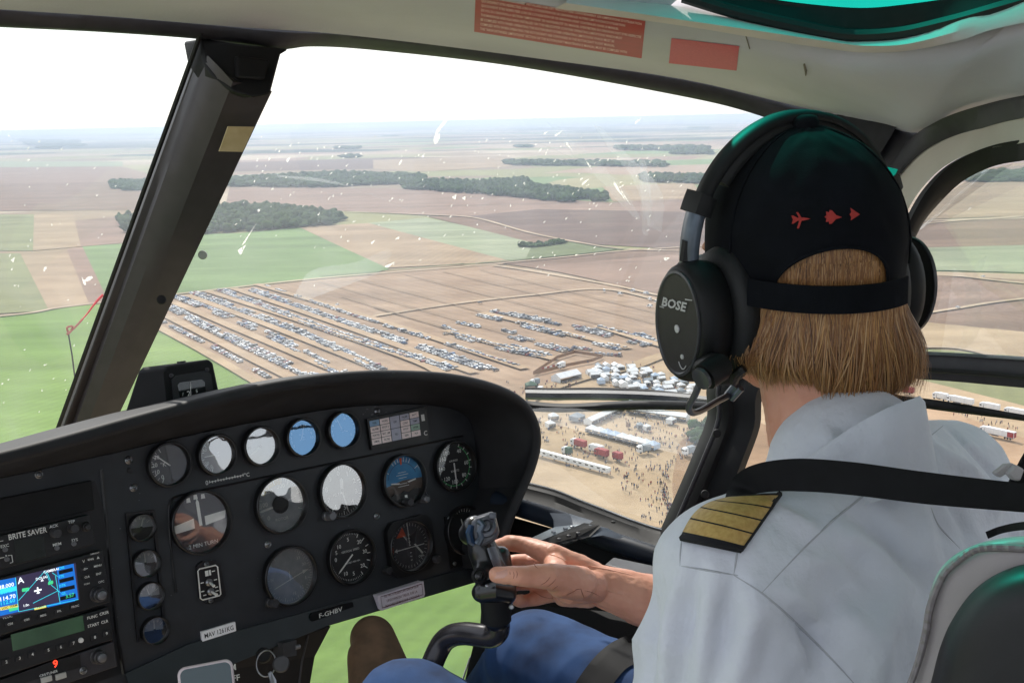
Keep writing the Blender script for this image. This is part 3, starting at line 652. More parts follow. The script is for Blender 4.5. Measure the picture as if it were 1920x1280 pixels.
def glass(name, tint=(.985, .995, .985), veil=.035, refl=1.0, vcol=(.85, .87, .9), streak=False):
    m = bpy.data.materials.new(name); m.use_nodes = True; nt = m.node_tree; N = nt.nodes; L = nt.links; N.remove(N['Principled BSDF']); out = N['Material Output']
    tr = N.new('ShaderNodeBsdfTransparent'); tr.inputs[0].default_value = tuple(tint)+(1,)
    gl = N.new('ShaderNodeBsdfGlossy'); gl.inputs['Roughness'].default_value = .01; gl.inputs[0].default_value = (1, 1, 1, 1)
    fr = N.new('ShaderNodeFresnel'); ge = N.new('ShaderNodeNewGeometry'); pw = N.new('ShaderNodeMapRange'); pw.inputs[3].default_value = 1.4; pw.inputs[4].default_value = 1/1.4
    L.new(ge.outputs['Backfacing'], pw.inputs[0]); L.new(pw.outputs[0], fr.inputs[0])
    mu = N.new('ShaderNodeMath'); mu.operation = 'MULTIPLY'; mu.inputs[1].default_value = refl; L.new(fr.outputs[0], mu.inputs[0])
    mx = N.new('ShaderNodeMixShader'); L.new(mu.outputs[0], mx.inputs[0]); L.new(tr.outputs[0], mx.inputs[1]); L.new(gl.outputs[0], mx.inputs[2])
    tl = N.new('ShaderNodeBsdfTranslucent'); tl.inputs[0].default_value = tuple(vcol)+(1,); df = N.new('ShaderNodeBsdfDiffuse'); df.inputs[0].default_value = tuple(vcol)+(1,)
    m2 = N.new('ShaderNodeMixShader'); L.new(tl.outputs[0], m2.inputs[1]); L.new(df.outputs[0], m2.inputs[2])
    tc = N.new('ShaderNodeTexCoord'); n = N.new('ShaderNodeTexNoise'); n.inputs['Scale'].default_value = 3.2; n.inputs['Detail'].default_value = 5; n.inputs['Distortion'].default_value = .8; mpg = N.new('ShaderNodeMapping'); L.new(tc.outputs['Object'], mpg.inputs[0]); L.new(mpg.outputs[0], n.inputs[0])
    if streak: mpg.inputs['Rotation'].default_value = (.2, .9, .5); mpg.inputs['Scale'].default_value = (3.2, .8, .7)
    mr = N.new('ShaderNodeMapRange'); mr.inputs[1].default_value = .35; mr.inputs[2].default_value = .75; mr.inputs[3].default_value = veil*.35; mr.inputs[4].default_value = veil*2.2; L.new(n.outputs[0], mr.inputs[0])
    m3 = N.new('ShaderNodeMixShader'); L.new(mr.outputs[0], m3.inputs[0]); L.new(mx.outputs[0], m3.inputs[1]); L.new(m2.outputs[0], m3.inputs[2]); L.new(m3.outputs[0], out.inputs[0])
    return m
M_glass = glass('windscreen_glass', veil=.05, streak=True)
M_glass_clean = glass('door_glass', veil=.03)
M_teal = glass('tinted_roof_glass', tint=(.01, .55, .42), veil=.015, vcol=(.05, .8, .7))
CAB = thing('helicopter', 'helicopter cabin with grey post, dark window frames and beige roof lining around the pilot', 'helicopter', P(700, 1400, 1.4))
def slab(px, thick, back=None):
    """px: list of (x, y, depth); extruded away from the eye by thick metres along the cabin's forward direction"""
    return MB().prism([P(x, y, d) for x, y, d in px], (back or HF)*thick)
def bevel_obj(o, w, seg=2):
    m = o.modifiers.new('b', 'BEVEL'); m.width = w; m.segments = seg; m.limit_method = 'ANGLE'; m.angle_limit = math.radians(40); m.harden_normals = False; return o
def lerp_line(a, b, t): return tuple(a[i]+(b[i]-a[i])*t for i in range(2))
# -- centre post
def centre_post():
    A = ((375,70),(105,815)); B = ((384,112),(134,805)); Cc = ((440,160),(201,768)); D = ((507,178),(212,800))
    rings = []
    for i in range(25):
        t = -.01+1.12*i/24; d = 1.40+.36*t
        a, b_, c, e = (lerp_line(*l, t) for l in (A, B, Cc, D))
        a2 = (a[0]+7, a[1]+2)
        ring = [P(*a, d+.012), P(*a2, d-.004), P(a2[0]+3, a2[1], d-.005), P(b_[0]-3, b_[1], d+.0), P(b_[0]+4, b_[1], d-.014), P(b_[0]*.5+c[0]*.5, b_[1]*.5+c[1]*.5, d-.026), P(c[0]-6, c[1], d-.026), P(c[0]+5, c[1], d-.022), P(*e, d+.012), P(e[0]-4, e[1], d+.045), P(a[0]+8, a[1], d+.05)]
        rings.append(ring)
    b = MB().loft(rings, caps=True); return b.obj('centre_post', M_post, CAB, smooth=math.radians(28))
centre_post()
sl_ = MB(); sl_.tube([P(372-270*t, 75+745*t, 1.385+.36*t) for t in np.linspace(-.02, 1.08, 14)], .0035, 6); sl_.obj('post_seal', M_rubber, CAB)
o = slab([(374,72,1.392),(450,82,1.392),(545,92,1.40),(528,102,1.395),(508,178,1.385),(478,182,1.375),(440,173,1.372),(400,142,1.38),(384,118,1.39)], .05).obj('post_bracket', M_trim2, CAB); bevel_obj(o, .004)
o = slab([(444,104,1.378),(508,112,1.380),(498,150,1.372),(446,146,1.368)], .01).obj('bracket_plate', M_trim2, CAB); bevel_obj(o, .003)
o = slab([(428,237,1.405),(477,238,1.415),(455,285,1.435),(411,284,1.428)], .002).obj('cream_sticker', mat('cream_paper', 'c9b98e', 'bba97c', rough=.8, nscale=40), CAB)
for x, y, d in ((303,562,1.60),(468,187,1.415)):
    b = MB(); b.lathe([(.001, .003), (.006, .0025), (.0072, 0)], 16, 0, Matrix.Translation(P(x, y, d))@(-ray(x, y)).to_track_quat('Z', 'Y').to_matrix().to_4x4()); b.obj('screw', M_trim2, CAB)
b = MB(); b.lathe([(.0015, .0015), (.006, .001), (.0068, -.004)], 18, 0, Matrix.Translation(P(380,478,1.58))@(-ray(380,478)).to_track_quat('Z', 'Y').to_matrix().to_4x4()); o = b.obj('windscreen_bolt', mat('bolt_plastic', 'a9b0a2', rough=.5, nscale=90), CAB)
# -- header band over the windscreen
HT = [(-1100,-110,.82),(-260,-6,1.05),(0,15,1.15),(200,28,1.28),(370,42,1.37),(470,50,1.41),(552,55,1.44),(640,62,1.48),(800,80,1.54),(1000,106,1.59),(1280,146,1.61),(1500,198,1.55),(1640,228,1.44),(1722,246,1.36)]
XT = [[(1800,214,1.262),(1860,200,1.182),(1930,188,1.08),(2060,168,.95),(2500,110,.7)],[(1800,190,1.18),(1870,164,1.10),(1940,142,1.02),(2080,110,.90),(2500,30,.66)],[(1835,110,1.06),(1905,84,1.01),(1970,60,.96),(2090,30,.87),(2500,-120,.62)],[(1890,42,1.01),(1925,34,.99),(1960,24,.97),(2100,0,.86),(2500,-200,.60)]]
HB = [(-1100,-60,.83),(-260,34,1.06),(0,48,1.16),(200,58,1.29),(380,71,1.385),(480,84,1.42),(530,93,1.44),(600,86,1.49),(720,93,1.55),(980,123,1.60),(1280,176,1.62),(1430,211,1.58),(1560,262,1.49),(1655,330,1.38)]
def resample(pl, k=6):
    pts = smoothpath([Vector(p) for p in pl], k); return [tuple(p) for p in pts]
ht, hb = resample(HT), resample(HB)
rings = []
for a, c in zip(ht, hb):
    a3, c3 = P(*a), P(*c); mid = (a3+c3)/2-CAMF*.008
    rings.append([a3, a3.lerp(mid, .5)-CAMF*.004, mid, c3.lerp(mid, .4)-CAMF*.003, c3, c3+HF*.022, a3+HF*.022+HU*.02, a3+HU*.02+HF*.004])
MB().loft(rings).obj('windscreen_header', M_trim, CAB, smooth=.9)
# -- roof lining, hung in rows from the header to overhead
R0 = ht
def roof_row(dy, d_of, zz=None): pass
rows_px = [
 [(x, y, d-.004) for x, y, d in HT],
 [(-1120,-130,.80),(-280,-20,1.02),(0,-2,1.10),(200,12,1.22),(370,26,1.31),(470,32,1.35),(552,38,1.38),(660,44,1.41),(800,60,1.46),(1000,88,1.50),(1280,126,1.50),(1500,178,1.43),(1640,205,1.34),(1722,222,1.26)],
 [(-1120,-180,.75),(-280,-60,.95),(0,-40,1.02),(200,-25,1.12),(370,-12,1.20),(470,-4,1.24),(552,2,1.27),(700,20,1.28),(800,30,1.30),(1000,50,1.31),(1280,84,1.31),(1500,128,1.27),(1640,150,1.20),(1760,140,1.12)],
 [(-1140,-260,.69),(-300,-120,.86),(0,-100,.92),(200,-80,1.00),(370,-60,1.06),(470,-50,1.09),(552,-44,1.11),(740,-26,1.13),(850,-12,1.17),(1040,12,1.22),(1280,44,1.24),(1560,88,1.21),(1680,94,1.14),(1880,44,1.02)],
]
rows_px[0] = [(x, y+3, d-.010) for x, y, d in HT]
rings = [[P(*p) for p in resample(r+x, 5)] for r, x in zip(rows_px, XT)]
# soften between rows
fine = []
nR = len(rings)
for j in range(len(rings[0])): pass
cols = [smoothpath([rings[i][j] for i in range(nR)], 5) for j in range(len(rings[0]))]
rr = [[cols[j][i] for j in range(len(cols))] for i in range(len(cols[0]))]
b = MB(); b.loft(rr, closed=False)
# lighter ledge in front of the skylight
ledge_px = [
 [(1040,16,1.214),(1280,49,1.232),(1420,72,1.222),(1560,93,1.202),(1620,99,1.17),(1700,96,1.12),(1800,76,1.05),(1860,56,1.01),(1960,36,.96),(2100,20,.90)],
 [(1060,6,1.19),(1280,38,1.20),(1420,58,1.195),(1560,79,1.18),(1620,86,1.15),(1700,83,1.10),(1800,58,1.045),(1860,40,1.01),(1960,16,.96),(2100,-8,.90)],
 [(1070,-8,1.21),(1280,14,1.23),(1420,38,1.225),(1560,62,1.21),(1620,68,1.18),(1700,62,1.14),(1800,42,1.05),(1860,24,1.02),(1960,-4,.97),(2100,-40,.90)],
 [(1070,-30,1.25),(1280,-8,1.27),(1420,16,1.26),(1560,44,1.25),(1620,50,1.22),(1700,44,1.18),(1800,24,1.07),(1860,6,1.03),(1960,-24,.98),(2100,-60,.92)]]
lr = [[P(*p) for p in resample(r, 5)] for r in ledge_px]
b.obj('roof_lining', M_lining, CAB, smooth=1.0)
MB().loft(lr, closed=False).obj('lining_edge', M_linedge, CAB, smooth=.7)
# overhead slabs round the skylight opening (cabin coordinates right/forward/up)
def HC(r, f, u): return PR*r+HF*f+HU*u
def hcoord(p): return (p.dot(PR), p.dot(HF), p.dot(HU))
SKF = [P(1285,-14,1.222), P(1370,12,1.215), P(1460,34,1.205), P(1560,54,1.19), P(1620,60,1.165), P(1700,54,1.125), P(1790,34,1.07), P(1870,12,1.02), P(1980,-20,.975)]
SKI = [P(1325,-26,1.225), P(1385,-6,1.22), P(1465,10,1.215), P(1560,21,1.195), P(1625,24,1.165), P(1695,18,1.125), P(1780,6,1.08), P(1850,-12,1.035), P(1930,-42,.99)]
SKF, SKI = smoothpath(SKF, 4), smoothpath(SKI, 4)
back = -PR*.38+HU*.10
fr_out = SKF+[p+back for p in SKF[::-1]]; 
c0 = sum(SKI, Vector())/len(SKI)
SKIb = [p+back*.94 for p in SKI[::-1]]; fr_in = SKI+SKIb
b = MB(); n = len(fr_out); V = fr_out+fr_in+[p+HU*.005 for p in fr_in]
b.add(V, [(i, (i+1) % n, n+(i+1) % n, n+i) for i in range(n)]+[(n+i, n+(i+1) % n, 2*n+(i+1) % n, 2*n+i) for i in range(n)])
b.obj('skylight_frame', M_trim2, CAB, smooth=.6)
ng = len(fr_in); b = MB(); b.add([p+HU*.004 for p in fr_in], [(i, i+1, ng-2-i, ng-1-i) for i in range(len(SKI)-1)]); b.obj('skylight_glass', M_teal, CAB, smooth=1.)
b = MB(); b.tube([p-HU*.004+HF*.003 for p in SKF], .0075, 8); b.obj('skylight_seal', M_rubber, CAB)
# roof shell above and behind, keeps the sky out of the cabin
b = MB(); fl = hcoord(SKF[0]); frr = hcoord(SKF[-1])
lr_ = [p for p in rr[-1] if hcoord(p)[0] < .66]
b.add(lr_+[p-HF*1.7+HU*.12 for p in lr_], [(i, i+1, len(lr_)+i+1, len(lr_)+i) for i in range(len(lr_)-1)])
fl_ = [p for j, p in enumerate(rr[-1]) if hcoord(p)[0] > .50 and j <= 49]; m_ = len(fl_); ed = [(SKF[0]+back).lerp(SKF[0], i/(m_-1)) for i in range(m_)]
b.add(fl_+ed, [(i, i+1, m_+i+1, m_+i) for i in range(m_-1)])
b.add([HC(.50,.42,.33),HC(1.15,.42,.20),HC(1.15,-1.2,.34),HC(.50,-1.2,.38)], [(0,1,2,3)])
b.obj('roof_shell', M_lining, CAB, smooth=.3)
b = MB(); b.box(HC(.1, -.98, -.35), (.001, .001, .001)); b = MB()
b.prism([HC(-1.2,-.95,-1.05),HC(1.3,-.95,-1.05),HC(1.3,-.95,.36),HC(-1.2,-.95,.30)], -HF*.03); b.obj('rear_bulkhead', M_lining, CAB, smooth=None)
b = MB(); b.prism([HC(1.28,-.95,-1.05),HC(1.28,.35,-1.05),HC(1.28,.35,-.38),HC(1.28,-.95,-.38)], PR*.03); b.prism([HC(-1.18,-.95,-1.05),HC(-1.18,1.2,-1.05),HC(-1.18,1.2,-.40),HC(-1.18,-.95,-.40)], -PR*.03); b.prism([HC(1.28,-.95,.10),HC(1.28,.30,.06),HC(1.28,.30,.26),HC(1.28,-.95,.36)], PR*.03); b.obj('side_wall', M_lining, CAB, smooth=None)
b = MB(); b.prism([HC(-1.2,-.95,-1.06),HC(1.3,-.95,-1.06),HC(1.3,.35,-1.06),HC(-1.2,.35,-1.06)], -HU*.02); b.obj('rear_floor', M_void, CAB, smooth=None)
# -- right door: dark outer seal, beige moulding, dark inner seal, glass, bottom bar
d1o = [(1655,330,1.38),(1688,288,1.36),(1720,254,1.33),(1768,222,1.26),(1838,198,1.18),(1925,178,1.07),(2060,156,.94),(2700,105,.64)]
d1i = [(1680,335,1.36),(1712,300,1.34),(1745,275,1.31),(1790,254,1.26),(1850,235,1.18),(1925,214,1.08),(2060,196,.95),(2700,165,.65)]
d2o = [(1700,430,1.30),(1712,402,1.29),(1742,352,1.27),(1788,306,1.23),(1850,276,1.16),(1925,261,1.08),(2060,250,.96),(2700,238,.66)]
d2i = [(1718,442,1.32),(1735,412,1.31),(1765,377,1.29),(1808,338,1.25),(1865,311,1.18),(1925,297,1.09),(2060,286,.97),(2700,278,.67)]
q1o, q1i, q2o, q2i = (resample(l, 6) for l in (d1o, d1i, d2o, d2i))
def seal(A, B, th, name, m, bulge=.006):
    rings = []
    for a, c in zip(A, B):
        a3, c3 = P(*a), P(*c); mid = (a3+c3)/2-CAMF*bulge; rings.append([a3, a3.lerp(mid, .6)-CAMF*bulge*.4, mid, c3.lerp(mid, .6)-CAMF*bulge*.4, c3, c3+CAMF*th, a3+CAMF*th])
    return MB().loft(rings, caps=True).obj(name, m, CAB, smooth=.8)
seal(q1o, q1i, .03, 'door_frame', M_trim)
seal([(1600,420,1.40)]+[p for p in q1o[:1]], [(1640,420,1.38)]+[p for p in q1i[:1]], .03, 'door_frame', M_trim)
rings = []
for a, c in zip(q1i, q2o):
    a3, c3 = P(*a), P(*c); rings.append([a3+CAMF*.01, a3.lerp(c3, .25)+CAMF*.012, a3.lerp(c3, .5)+CAMF*.022, a3.lerp(c3, .75)+CAMF*.032, c3+CAMF*.03])
MB().loft(rings, closed=False).obj('door_moulding', mat('beige_moulding', 'dcd4c6', 'd0c8b9', rough=.7, nscale=8, bump=.1, bscale=300), CAB, smooth=1.)
b = MB(); b.loft([[P(1680,335,1.37), P(1700,430,1.33)], [P(1655,400,1.37), P(1688,480,1.33)], [P(1640,480,1.36), P(1680,540,1.33)], [P(1630,600,1.36), P(1672,660,1.33)]], closed=False); b.obj('door_moulding', MATS['beige_moulding'], CAB)
seal(q2o, q2i, .02, 'door_seal', M_trim2)
seal([(1672,660,1.30),(1680,560,1.30),(1690,480,1.30),(1700,430,1.30)], [(1692,660,1.32),(1698,560,1.32),(1706,490,1.32),(1718,442,1.32)], .02, 'door_seal', M_trim2)
bar = lambda top, bot: [P(x, y, d) for x, y, d in top]+[P(x, y, d) for x, y, d in bot[::-1]]
def barobj(top, bot, th, name, m, bul=.006):
    return seal(resample(top, 5), resample(bot, 5), th, name, m, bul)
barobj([(1560,650,1.40),(1700,661,1.31),(1800,666,1.24),(1920,674,1.16),(2100,686,1.02),(3000,742,.62)], [(1560,700,1.40),(1700,709,1.31),(1800,716,1.24),(1920,727,1.16),(2100,742,1.02),(3000,830,.62)], .03, 'door_window_bar', M_trim)
b = MB(); b.tube([P(*p) for p in resample([(1560,650,1.395),(1700,660,1.305),(1800,665,1.235),(1920,672,1.155),(2100,684,1.015),(3000,739,.617)], 4)], .0022, 6); b.obj('bar_edge_highlight', M_steelp, CAB)  # pale tube puts the ledge highlight along the bar's top edge
b = MB(); b.tube([P(*p) for p in resample([(1560,688,1.39),(1700,692,1.30),(1800,697,1.23),(1920,706,1.15),(2100,722,1.01),(3000,790,.614)], 4)], .003, 6); b.obj('bar_groove', M_rubber, CAB)
barobj([(1560,715,1.38),(1690,741,1.30),(1760,750,1.25),(1840,763,1.20),(1920,777,1.14),(2100,806,1.0),(3000,960,.62)], [(1560,735,1.38),(1690,758,1.30),(1760,769,1.25),(1840,779,1.20),(1920,789,1.14),(2100,816,1.0),(3000,978,.62)], .012, 'lower_rail', M_trim2)
# glass of the door window and below the rail
b = MB(); g = [P(*p)+CAMF*.03 for p in [(1640,420,1.36),(1718,442,1.32),(1765,377,1.29),(1865,311,1.18),(1925,297,1.09),(2060,286,.97),(2700,280,.67),(2900,742,.645),(2100,686,1.02),(1920,674,1.16),(1700,661,1.31),(1620,655,1.36)]]
b.prism(g, HU.cross(CAMF)*0+PR*.003); b.obj('door_glass', M_glass_clean, CAB, smooth=None)
# -- right front pillar with rubber cable channel
plL = [(1690,255,1.40),(1560,400,1.43),(1440,600,1.47),(1341,704,1.50),(1334,784,1.51),(1308,854,1.52),(1273,936,1.54),(1250,988,1.55),(1180,1140,1.58)]
plR = [(1760,290,1.36),(1660,440,1.38),(1550,620,1.42),(1440,720,1.44),(1425,800,1.45),(1400,870,1.46),(1370,950,1.48),(1350,1000,1.49),(1290,1160,1.52)]
pl, prr = resample(plL, 5), resample(plR, 5)
rings = []
for a, c in zip(pl, prr):
    a3, c3 = P(*a), P(*c); rings.append([a3, a3.lerp(c3, .12)-CAMF*.012, a3.lerp(c3, .3)-CAMF*.018, a3.lerp(c3, .42)-CAMF*.010, a3.lerp(c3, .55)-CAMF*.022, a3.lerp(c3, .8)-CAMF*.025, c3, c3+CAMF*.04, a3+CAMF*.035])
MB().loft(rings, caps=True).obj('front_pillar', M_trim2, CAB, smooth=.5)
b = MB(); b.tube([P(x+14, y, d-.03) for x, y, d in pl[12:]], .0045, 8, flat=.6); b.obj('cable_channel', mat('grey_rubber', '45464a', rough=.5, nscale=60), CAB)
b = MB(); b.tube([P(x+34, y, d-.034) for x, y, d in pl[12:]], .0012, 6); b.obj('pillar_seam', mat('worn_edge', '8a8a8c', rough=.4, nscale=60, metal=.5), CAB)
for x, y in ((1344,812),(1322,926)):
    b = MB(); b.lathe([(.001, .004), (.005, .003), (.006, 0)], 12, 0, Matrix.Translation(P(x, y, 1.455))@(-ray(x, y)).to_track_quat('Z', 'Y').to_matrix().to_4x4()); b.obj('screw', M_trim2, CAB)
# -- windscreen foot bar with wiper, chin window frame
barobj([(900,738,1.95),(985,752,1.90),(1050,758,1.86),(1100,757,1.82),(1200,752,1.74),(1300,754,1.64),(1350,757,1.58)], [(900,762,1.95),(985,770,1.90),(1050,773,1.86),(1100,771,1.82),(1200,768,1.74),(1300,769,1.64),(1350,771,1.58)], .03, 'windscreen_foot', M_trim2, .006)
WIP = thing('wiper', 'blue-black wiper arm lying along the foot of the windscreen', 'wiper', P(1150, 742, 1.85))
b = MB(); r_ = [[P(x, y+dy, d+dd) for dy, dd in ((-10,0),(-4,-.012),(5,-.012),(9,0),(5,.008))] for x, y, d in resample([(985,740,1.99),(1040,741,1.96),(1120,741,1.91),(1220,744,1.84),(1300,750,1.76),(1352,757,1.70)], 5)]
b.loft(r_, caps=True); b.obj('wiper_arm', M_navy, WIP, smooth=.9)
b = MB(); b.tube([P(*p) for p in resample([(985,728,1.995),(1040,730,1.965),(1120,729,1.915),(1222,733,1.845),(1300,741,1.765)], 5)], .003, 6); b.obj('wiper_blade', M_rubber, WIP)
b = MB(); b.tube([P(*p) for p in resample([(1180,751,1.83),(1200,754,1.82),(1260,754,1.78),(1290,758,1.75)], 4)], .0025, 6); b.obj('wiper_link', M_steelp, WIP)
SILL = [(900,880,1.80),(975,902,1.75),(1040,919,1.71),(1090,939,1.68),(1140,958,1.65),(1184,975,1.62),(1232,991,1.59),(1262,996,1.565)]
S2 = [(x-6, y+44, d-.05) for x, y, d in SILL]
s1, s2 = resample(SILL, 5), resample(S2, 5)
rings = []
for a, c in zip(s1, s2):
    a3, c3 = P(*a), P(*c); rings.append([a3+CAMF*.02, a3, a3.lerp(c3, .2)-CAMF*.004, a3.lerp(c3, .5)+CAMF*.006, c3, c3+CAMF*.05])
MB().loft(rings).obj('chin_window_sill', M_trim2, CAB, smooth=.6)
b = MB(); b.tube([P(x, y-1, d-.002) for x, y, d in s1[4:]], .0013, 6); b.obj('sill_edge_trim', mat('worn_silver', 'b5b6b8', rough=.35, nscale=80, metal=.7), CAB)
b = MB(); b.tube([P(*p) for p in resample([(930,936,1.70),(970,950,1.67),(1034,970,1.63),(1075,985,1.60),(1110,1002,1.58),(1180,1026,1.54),(1238,1046,1.51),(1300,1070,1.48)], 5)], .0145, 14); b.obj('sill_tube', M_navy, CAB)
o = slab([(1034,962,1.60),(1072,964,1.59),(1112,976,1.57),(1100,984,1.555),(1042,988,1.56),(1041,975,1.58)], .004).obj('gusset_plate', mat('blue_grey_paint', '3a4654', '2f3946', rough=.4, nscale=25), CAB)
o = MB().prism([P(979,1016,1.50), P(1041,987,1.56), P(1099,981,1.55), P(1013,1016,1.47)], -HU*.003).obj('bracket_top', M_steelp, CAB)
o = MB().prism([P(1013,1016,1.47), P(1099,981,1.55), P(1128,985,1.53), P(1106,1006,1.51), P(1060,1022,1.49), P(1010,1030,1.465)], HF*.004).obj('bracket_side', M_trim2, CAB)
o = slab([(1108,984,1.535),(1140,990,1.53),(1170,1006,1.52),(1160,1010,1.515),(1130,1003,1.515),(1104,1007,1.51)], .004).obj('bracket_flange', MATS['blue_grey_paint'], CAB)
for x, y, d, m in [(1060,990,1.535,M_screw),(1073,987,1.54,M_screw),(1038,997,1.52,M_screw),(1084,999,1.505,M_trim),(1066,1004,1.50,M_trim),(1048,1010,1.49,M_trim),(987,938,1.70,M_trim2),(1150,978,1.6,M_trim2)]:
    b = MB(); b.lathe([(.0006, .002), (.003, .0012), (.0034, -.001)], 10, 0, Matrix.Translation(P(x, y, d))@HU.to_track_quat('Z', 'Y').to_matrix().to_4x4()); b.obj('rivet', m, CAB)
o = MB().prism([P(1150,1044,1.47), P(1232,1061,1.43), P(1224,1080,1.38), P(1134,1057,1.42)], -HU*.03).obj('door_pocket', mat('pocket_plastic', '4a4a4e', rough=.5, nscale=50), CAB); bevel_obj(o, .002)
# dark nose shell under the sill, and the floor
b = MB(); b.add([P(930,960,1.74), P(1280,1060,1.56), P(1340,1500,1.5), P(880,1500,1.62), P(905,1095,1.66)], [(0,1,2,3,4)]); b.obj('nose_shell', M_void, CAB, smooth=None)
b = MB(); b.add([P(892,1190,1.55), P(868,1290,1.5), P(860,1500,1.45), P(1400,1500,1.2), P(1300,1160,1.5), P(960,1130,1.6)], [(0,1,2,3,4,5)]); b.obj('cabin_floor', M_void, CAB, smooth=None)
b = MB(); b.tube([P(895,1209,1.56), P(880,1236,1.53), P(862,1290,1.5)], .0015, 6); b.obj('floor_edge_trim', MATS['worn_silver'], CAB)
b = MB(); b.add([P(1250,1000,1.55), P(1500,1000,1.3), P(1860,1000,1.1), P(2300,1500,.8), P(1300,1500,1.4)], [(0,1,2,3,4)]); b.obj('door_wall', M_trim2, CAB, smooth=None)
# -- glazing
tp = [(x, y-6, d+.012) for x, y, d in HB]; bt = [(-1300,1000,1.7),(-420,900,1.98),(-60,860,1.97),(100,830,1.97),(230,800,1.98),(340,780,1.99),(460,770,2.0),(640,765,2.0),(800,762,1.98),(930,760,1.97),(1100,762,1.86),(1250,760,1.72),(1345,752,1.60),(1400,700,1.52)]
tpp, btt = resample(tp, 4), resample(bt, 4)
NR = 12
def shield(i0, i1):
    rows = []
    for k in range(NR+1):
        t = k/NR; row = []
        for a, c in list(zip(tpp, btt))[i0:i1]:
            p = P(*a).lerp(P(*c), t); row.append(p+HF*.10*math.sin(math.pi*t))
        rows.append(row)
    return rows
split = 20
wl = shield(0, split+1); wr = shield(split, len(tpp))
WL = MB().loft(wl, closed=False).obj('windscreen', M_glass, CAB, smooth=1.5); WR = MB().loft(wr, closed=False).obj('windscreen', M_glass, CAB, smooth=1.5)
b = MB(); b.prism([P(*p) for p in [(900,762,1.96),(1050,772,1.87),(1200,768,1.75),(1345,771,1.59),(1310,860,1.55),(1262,985,1.57),(1184,972,1.63),(1090,936,1.69),(960,895,1.77)]], HF*.003); CHG = b.obj('chin_window', M_glass_clean, CAB, smooth=None)
b = MB(); b.prism([P(560,1130,1.75), P(920,1040,1.85), P(930,1330,1.7), P(560,1400,1.6)], HF*.003); b.obj('floor_window', M_glass_clean, CAB, smooth=None)
# insect splatter on the windscreens: thin smears a few millimetres long
M_bug = bpy.data.materials.new('insect_splatter'); M_bug.use_nodes = True; _n = M_bug.node_tree; _n.nodes.remove(_n.nodes['Principled BSDF'])
_tl = _n.nodes.new('ShaderNodeBsdfTranslucent'); _tl.inputs[0].default_value = (.98, .97, .94, 1); _ns = _n.nodes.new('ShaderNodeTexNoise'); _ns.inputs['Scale'].default_value = 400; _tt = _n.nodes.new('ShaderNodeBsdfTransparent'); _mx = _n.nodes.new('ShaderNodeMixShader'); _mr = _n.nodes.new('ShaderNodeMapRange'); _mr.inputs[1].default_value = .3; _mr.inputs[2].default_value = .6
_tc = _n.nodes.new('ShaderNodeTexCoord'); _n.links.new(_tc.outputs['Object'], _ns.inputs[0]); _n.links.new(_ns.outputs[0], _mr.inputs[0]); _n.links.new(_mr.outputs[0], _mx.inputs[0]); _n.links.new(_tt.outputs[0], _mx.inputs[1]); _n.links.new(_tl.outputs[0], _mx.inputs[2]); _n.links.new(_mx.outputs[0], _n.nodes['Material Output'].inputs[0])
def splat_on(glassobj, spots, parent):
    me = glassobj.data; bvh = BVHTree.FromPolygons([v.co[:] for v in me.vertices], [p.vertices[:] for p in me.polygons]); off = WM[glassobj.name]; inv = off.inverted()
    b = MB()
    for x, y, l, w, ang in spots:
        o_ = inv@Vector((0, 0, 0)); d_ = ray(x, y).normalized(); h = bvh.ray_cast(o_, d_)
        if h[0] is None: continue
        p = off@h[0]-d_*.002; ax = (CAMR*math.cos(ang)+CAMU*math.sin(ang)); sd_ = (CAMU*math.cos(ang)-CAMR*math.sin(ang)); m = 10
        ph = random.random()*6
        pts = []
        for i in range(m):
            q = 2*math.pi*i/m; rr_ = 1+.25*math.sin(3*q+ph)
            tail = 1.0 if math.cos(q) > 0 else .55
            pts.append(p+ax*(math.cos(q)*l*tail*rr_)+sd_*(math.sin(q)*w*rr_*(1-.55*max(0, math.cos(q)))))
        b.prism(pts, -d_*.0006)
    return tag(b.obj('bug_splatter', M_bug, parent, smooth=None), kind='stuff')
random.seed(3)
big = [(825,240,.030,.0022,1.0),(818,262,.012,.005,1.2),(833,232,.022,.0012,.9),(452,470,.012,.004,.95),(462,448,.026,.0012,1.0),(540,300,.007,.002,.9),(485,395,.004,.002,1),(1157,352,.022,.0022,-1.0),(1170,366,.018,.001,-1.0),(1103,308,.010,.001,-1.0),(1065,272,.010,.0014,-.9),(1195,228,.010,.0015,.7),(1045,252,.010,.0012,.6),(728,498,.012,.0024,.5),(698,455,.006,.0018,.8),(745,447,.005,.002,.6),(1012,283,.006,.001,.9),(1095,343,.010,.0018,.7),(1080,478,.004,.001,.3),(1248,485,.006,.003,.1),(852,370,.006,.003,1),(870,372,.004,.003,1),(750,306,.007,.0018,1),(793,293,.005,.0015,1),(912,264,.004,.001,1),(1022,250,.006,.001,.6)]
big += [(random.uniform(440, 1280), random.triangular(235, 560, 300), random.uniform(.0012, .0042), random.uniform(.0005, .0011), random.gauss(.8, .25)) for _ in range(200)]
lft = [(164,524,.011,.0035,.5),(158,530,.009,.002,2.0),(84,505,.006,.002,1.1),(24,488,.005,.0025,1),(84,684,.004,.001,.3),(22,505,.003,.001,1)]+[(random.uniform(0, 260), random.uniform(250, 790), random.uniform(.0012, .0036), random.uniform(.0005, .0011), random.gauss(.8, .4)) for _ in range(50)]
splat_on(WR, big, WR); splat_on(WL, lft, WL)
M_reflection = glass('painted_reflection', veil=.13, refl=.0, vcol=(.95, .96, 1))  # reflections on the panes, built as pale translucent strips
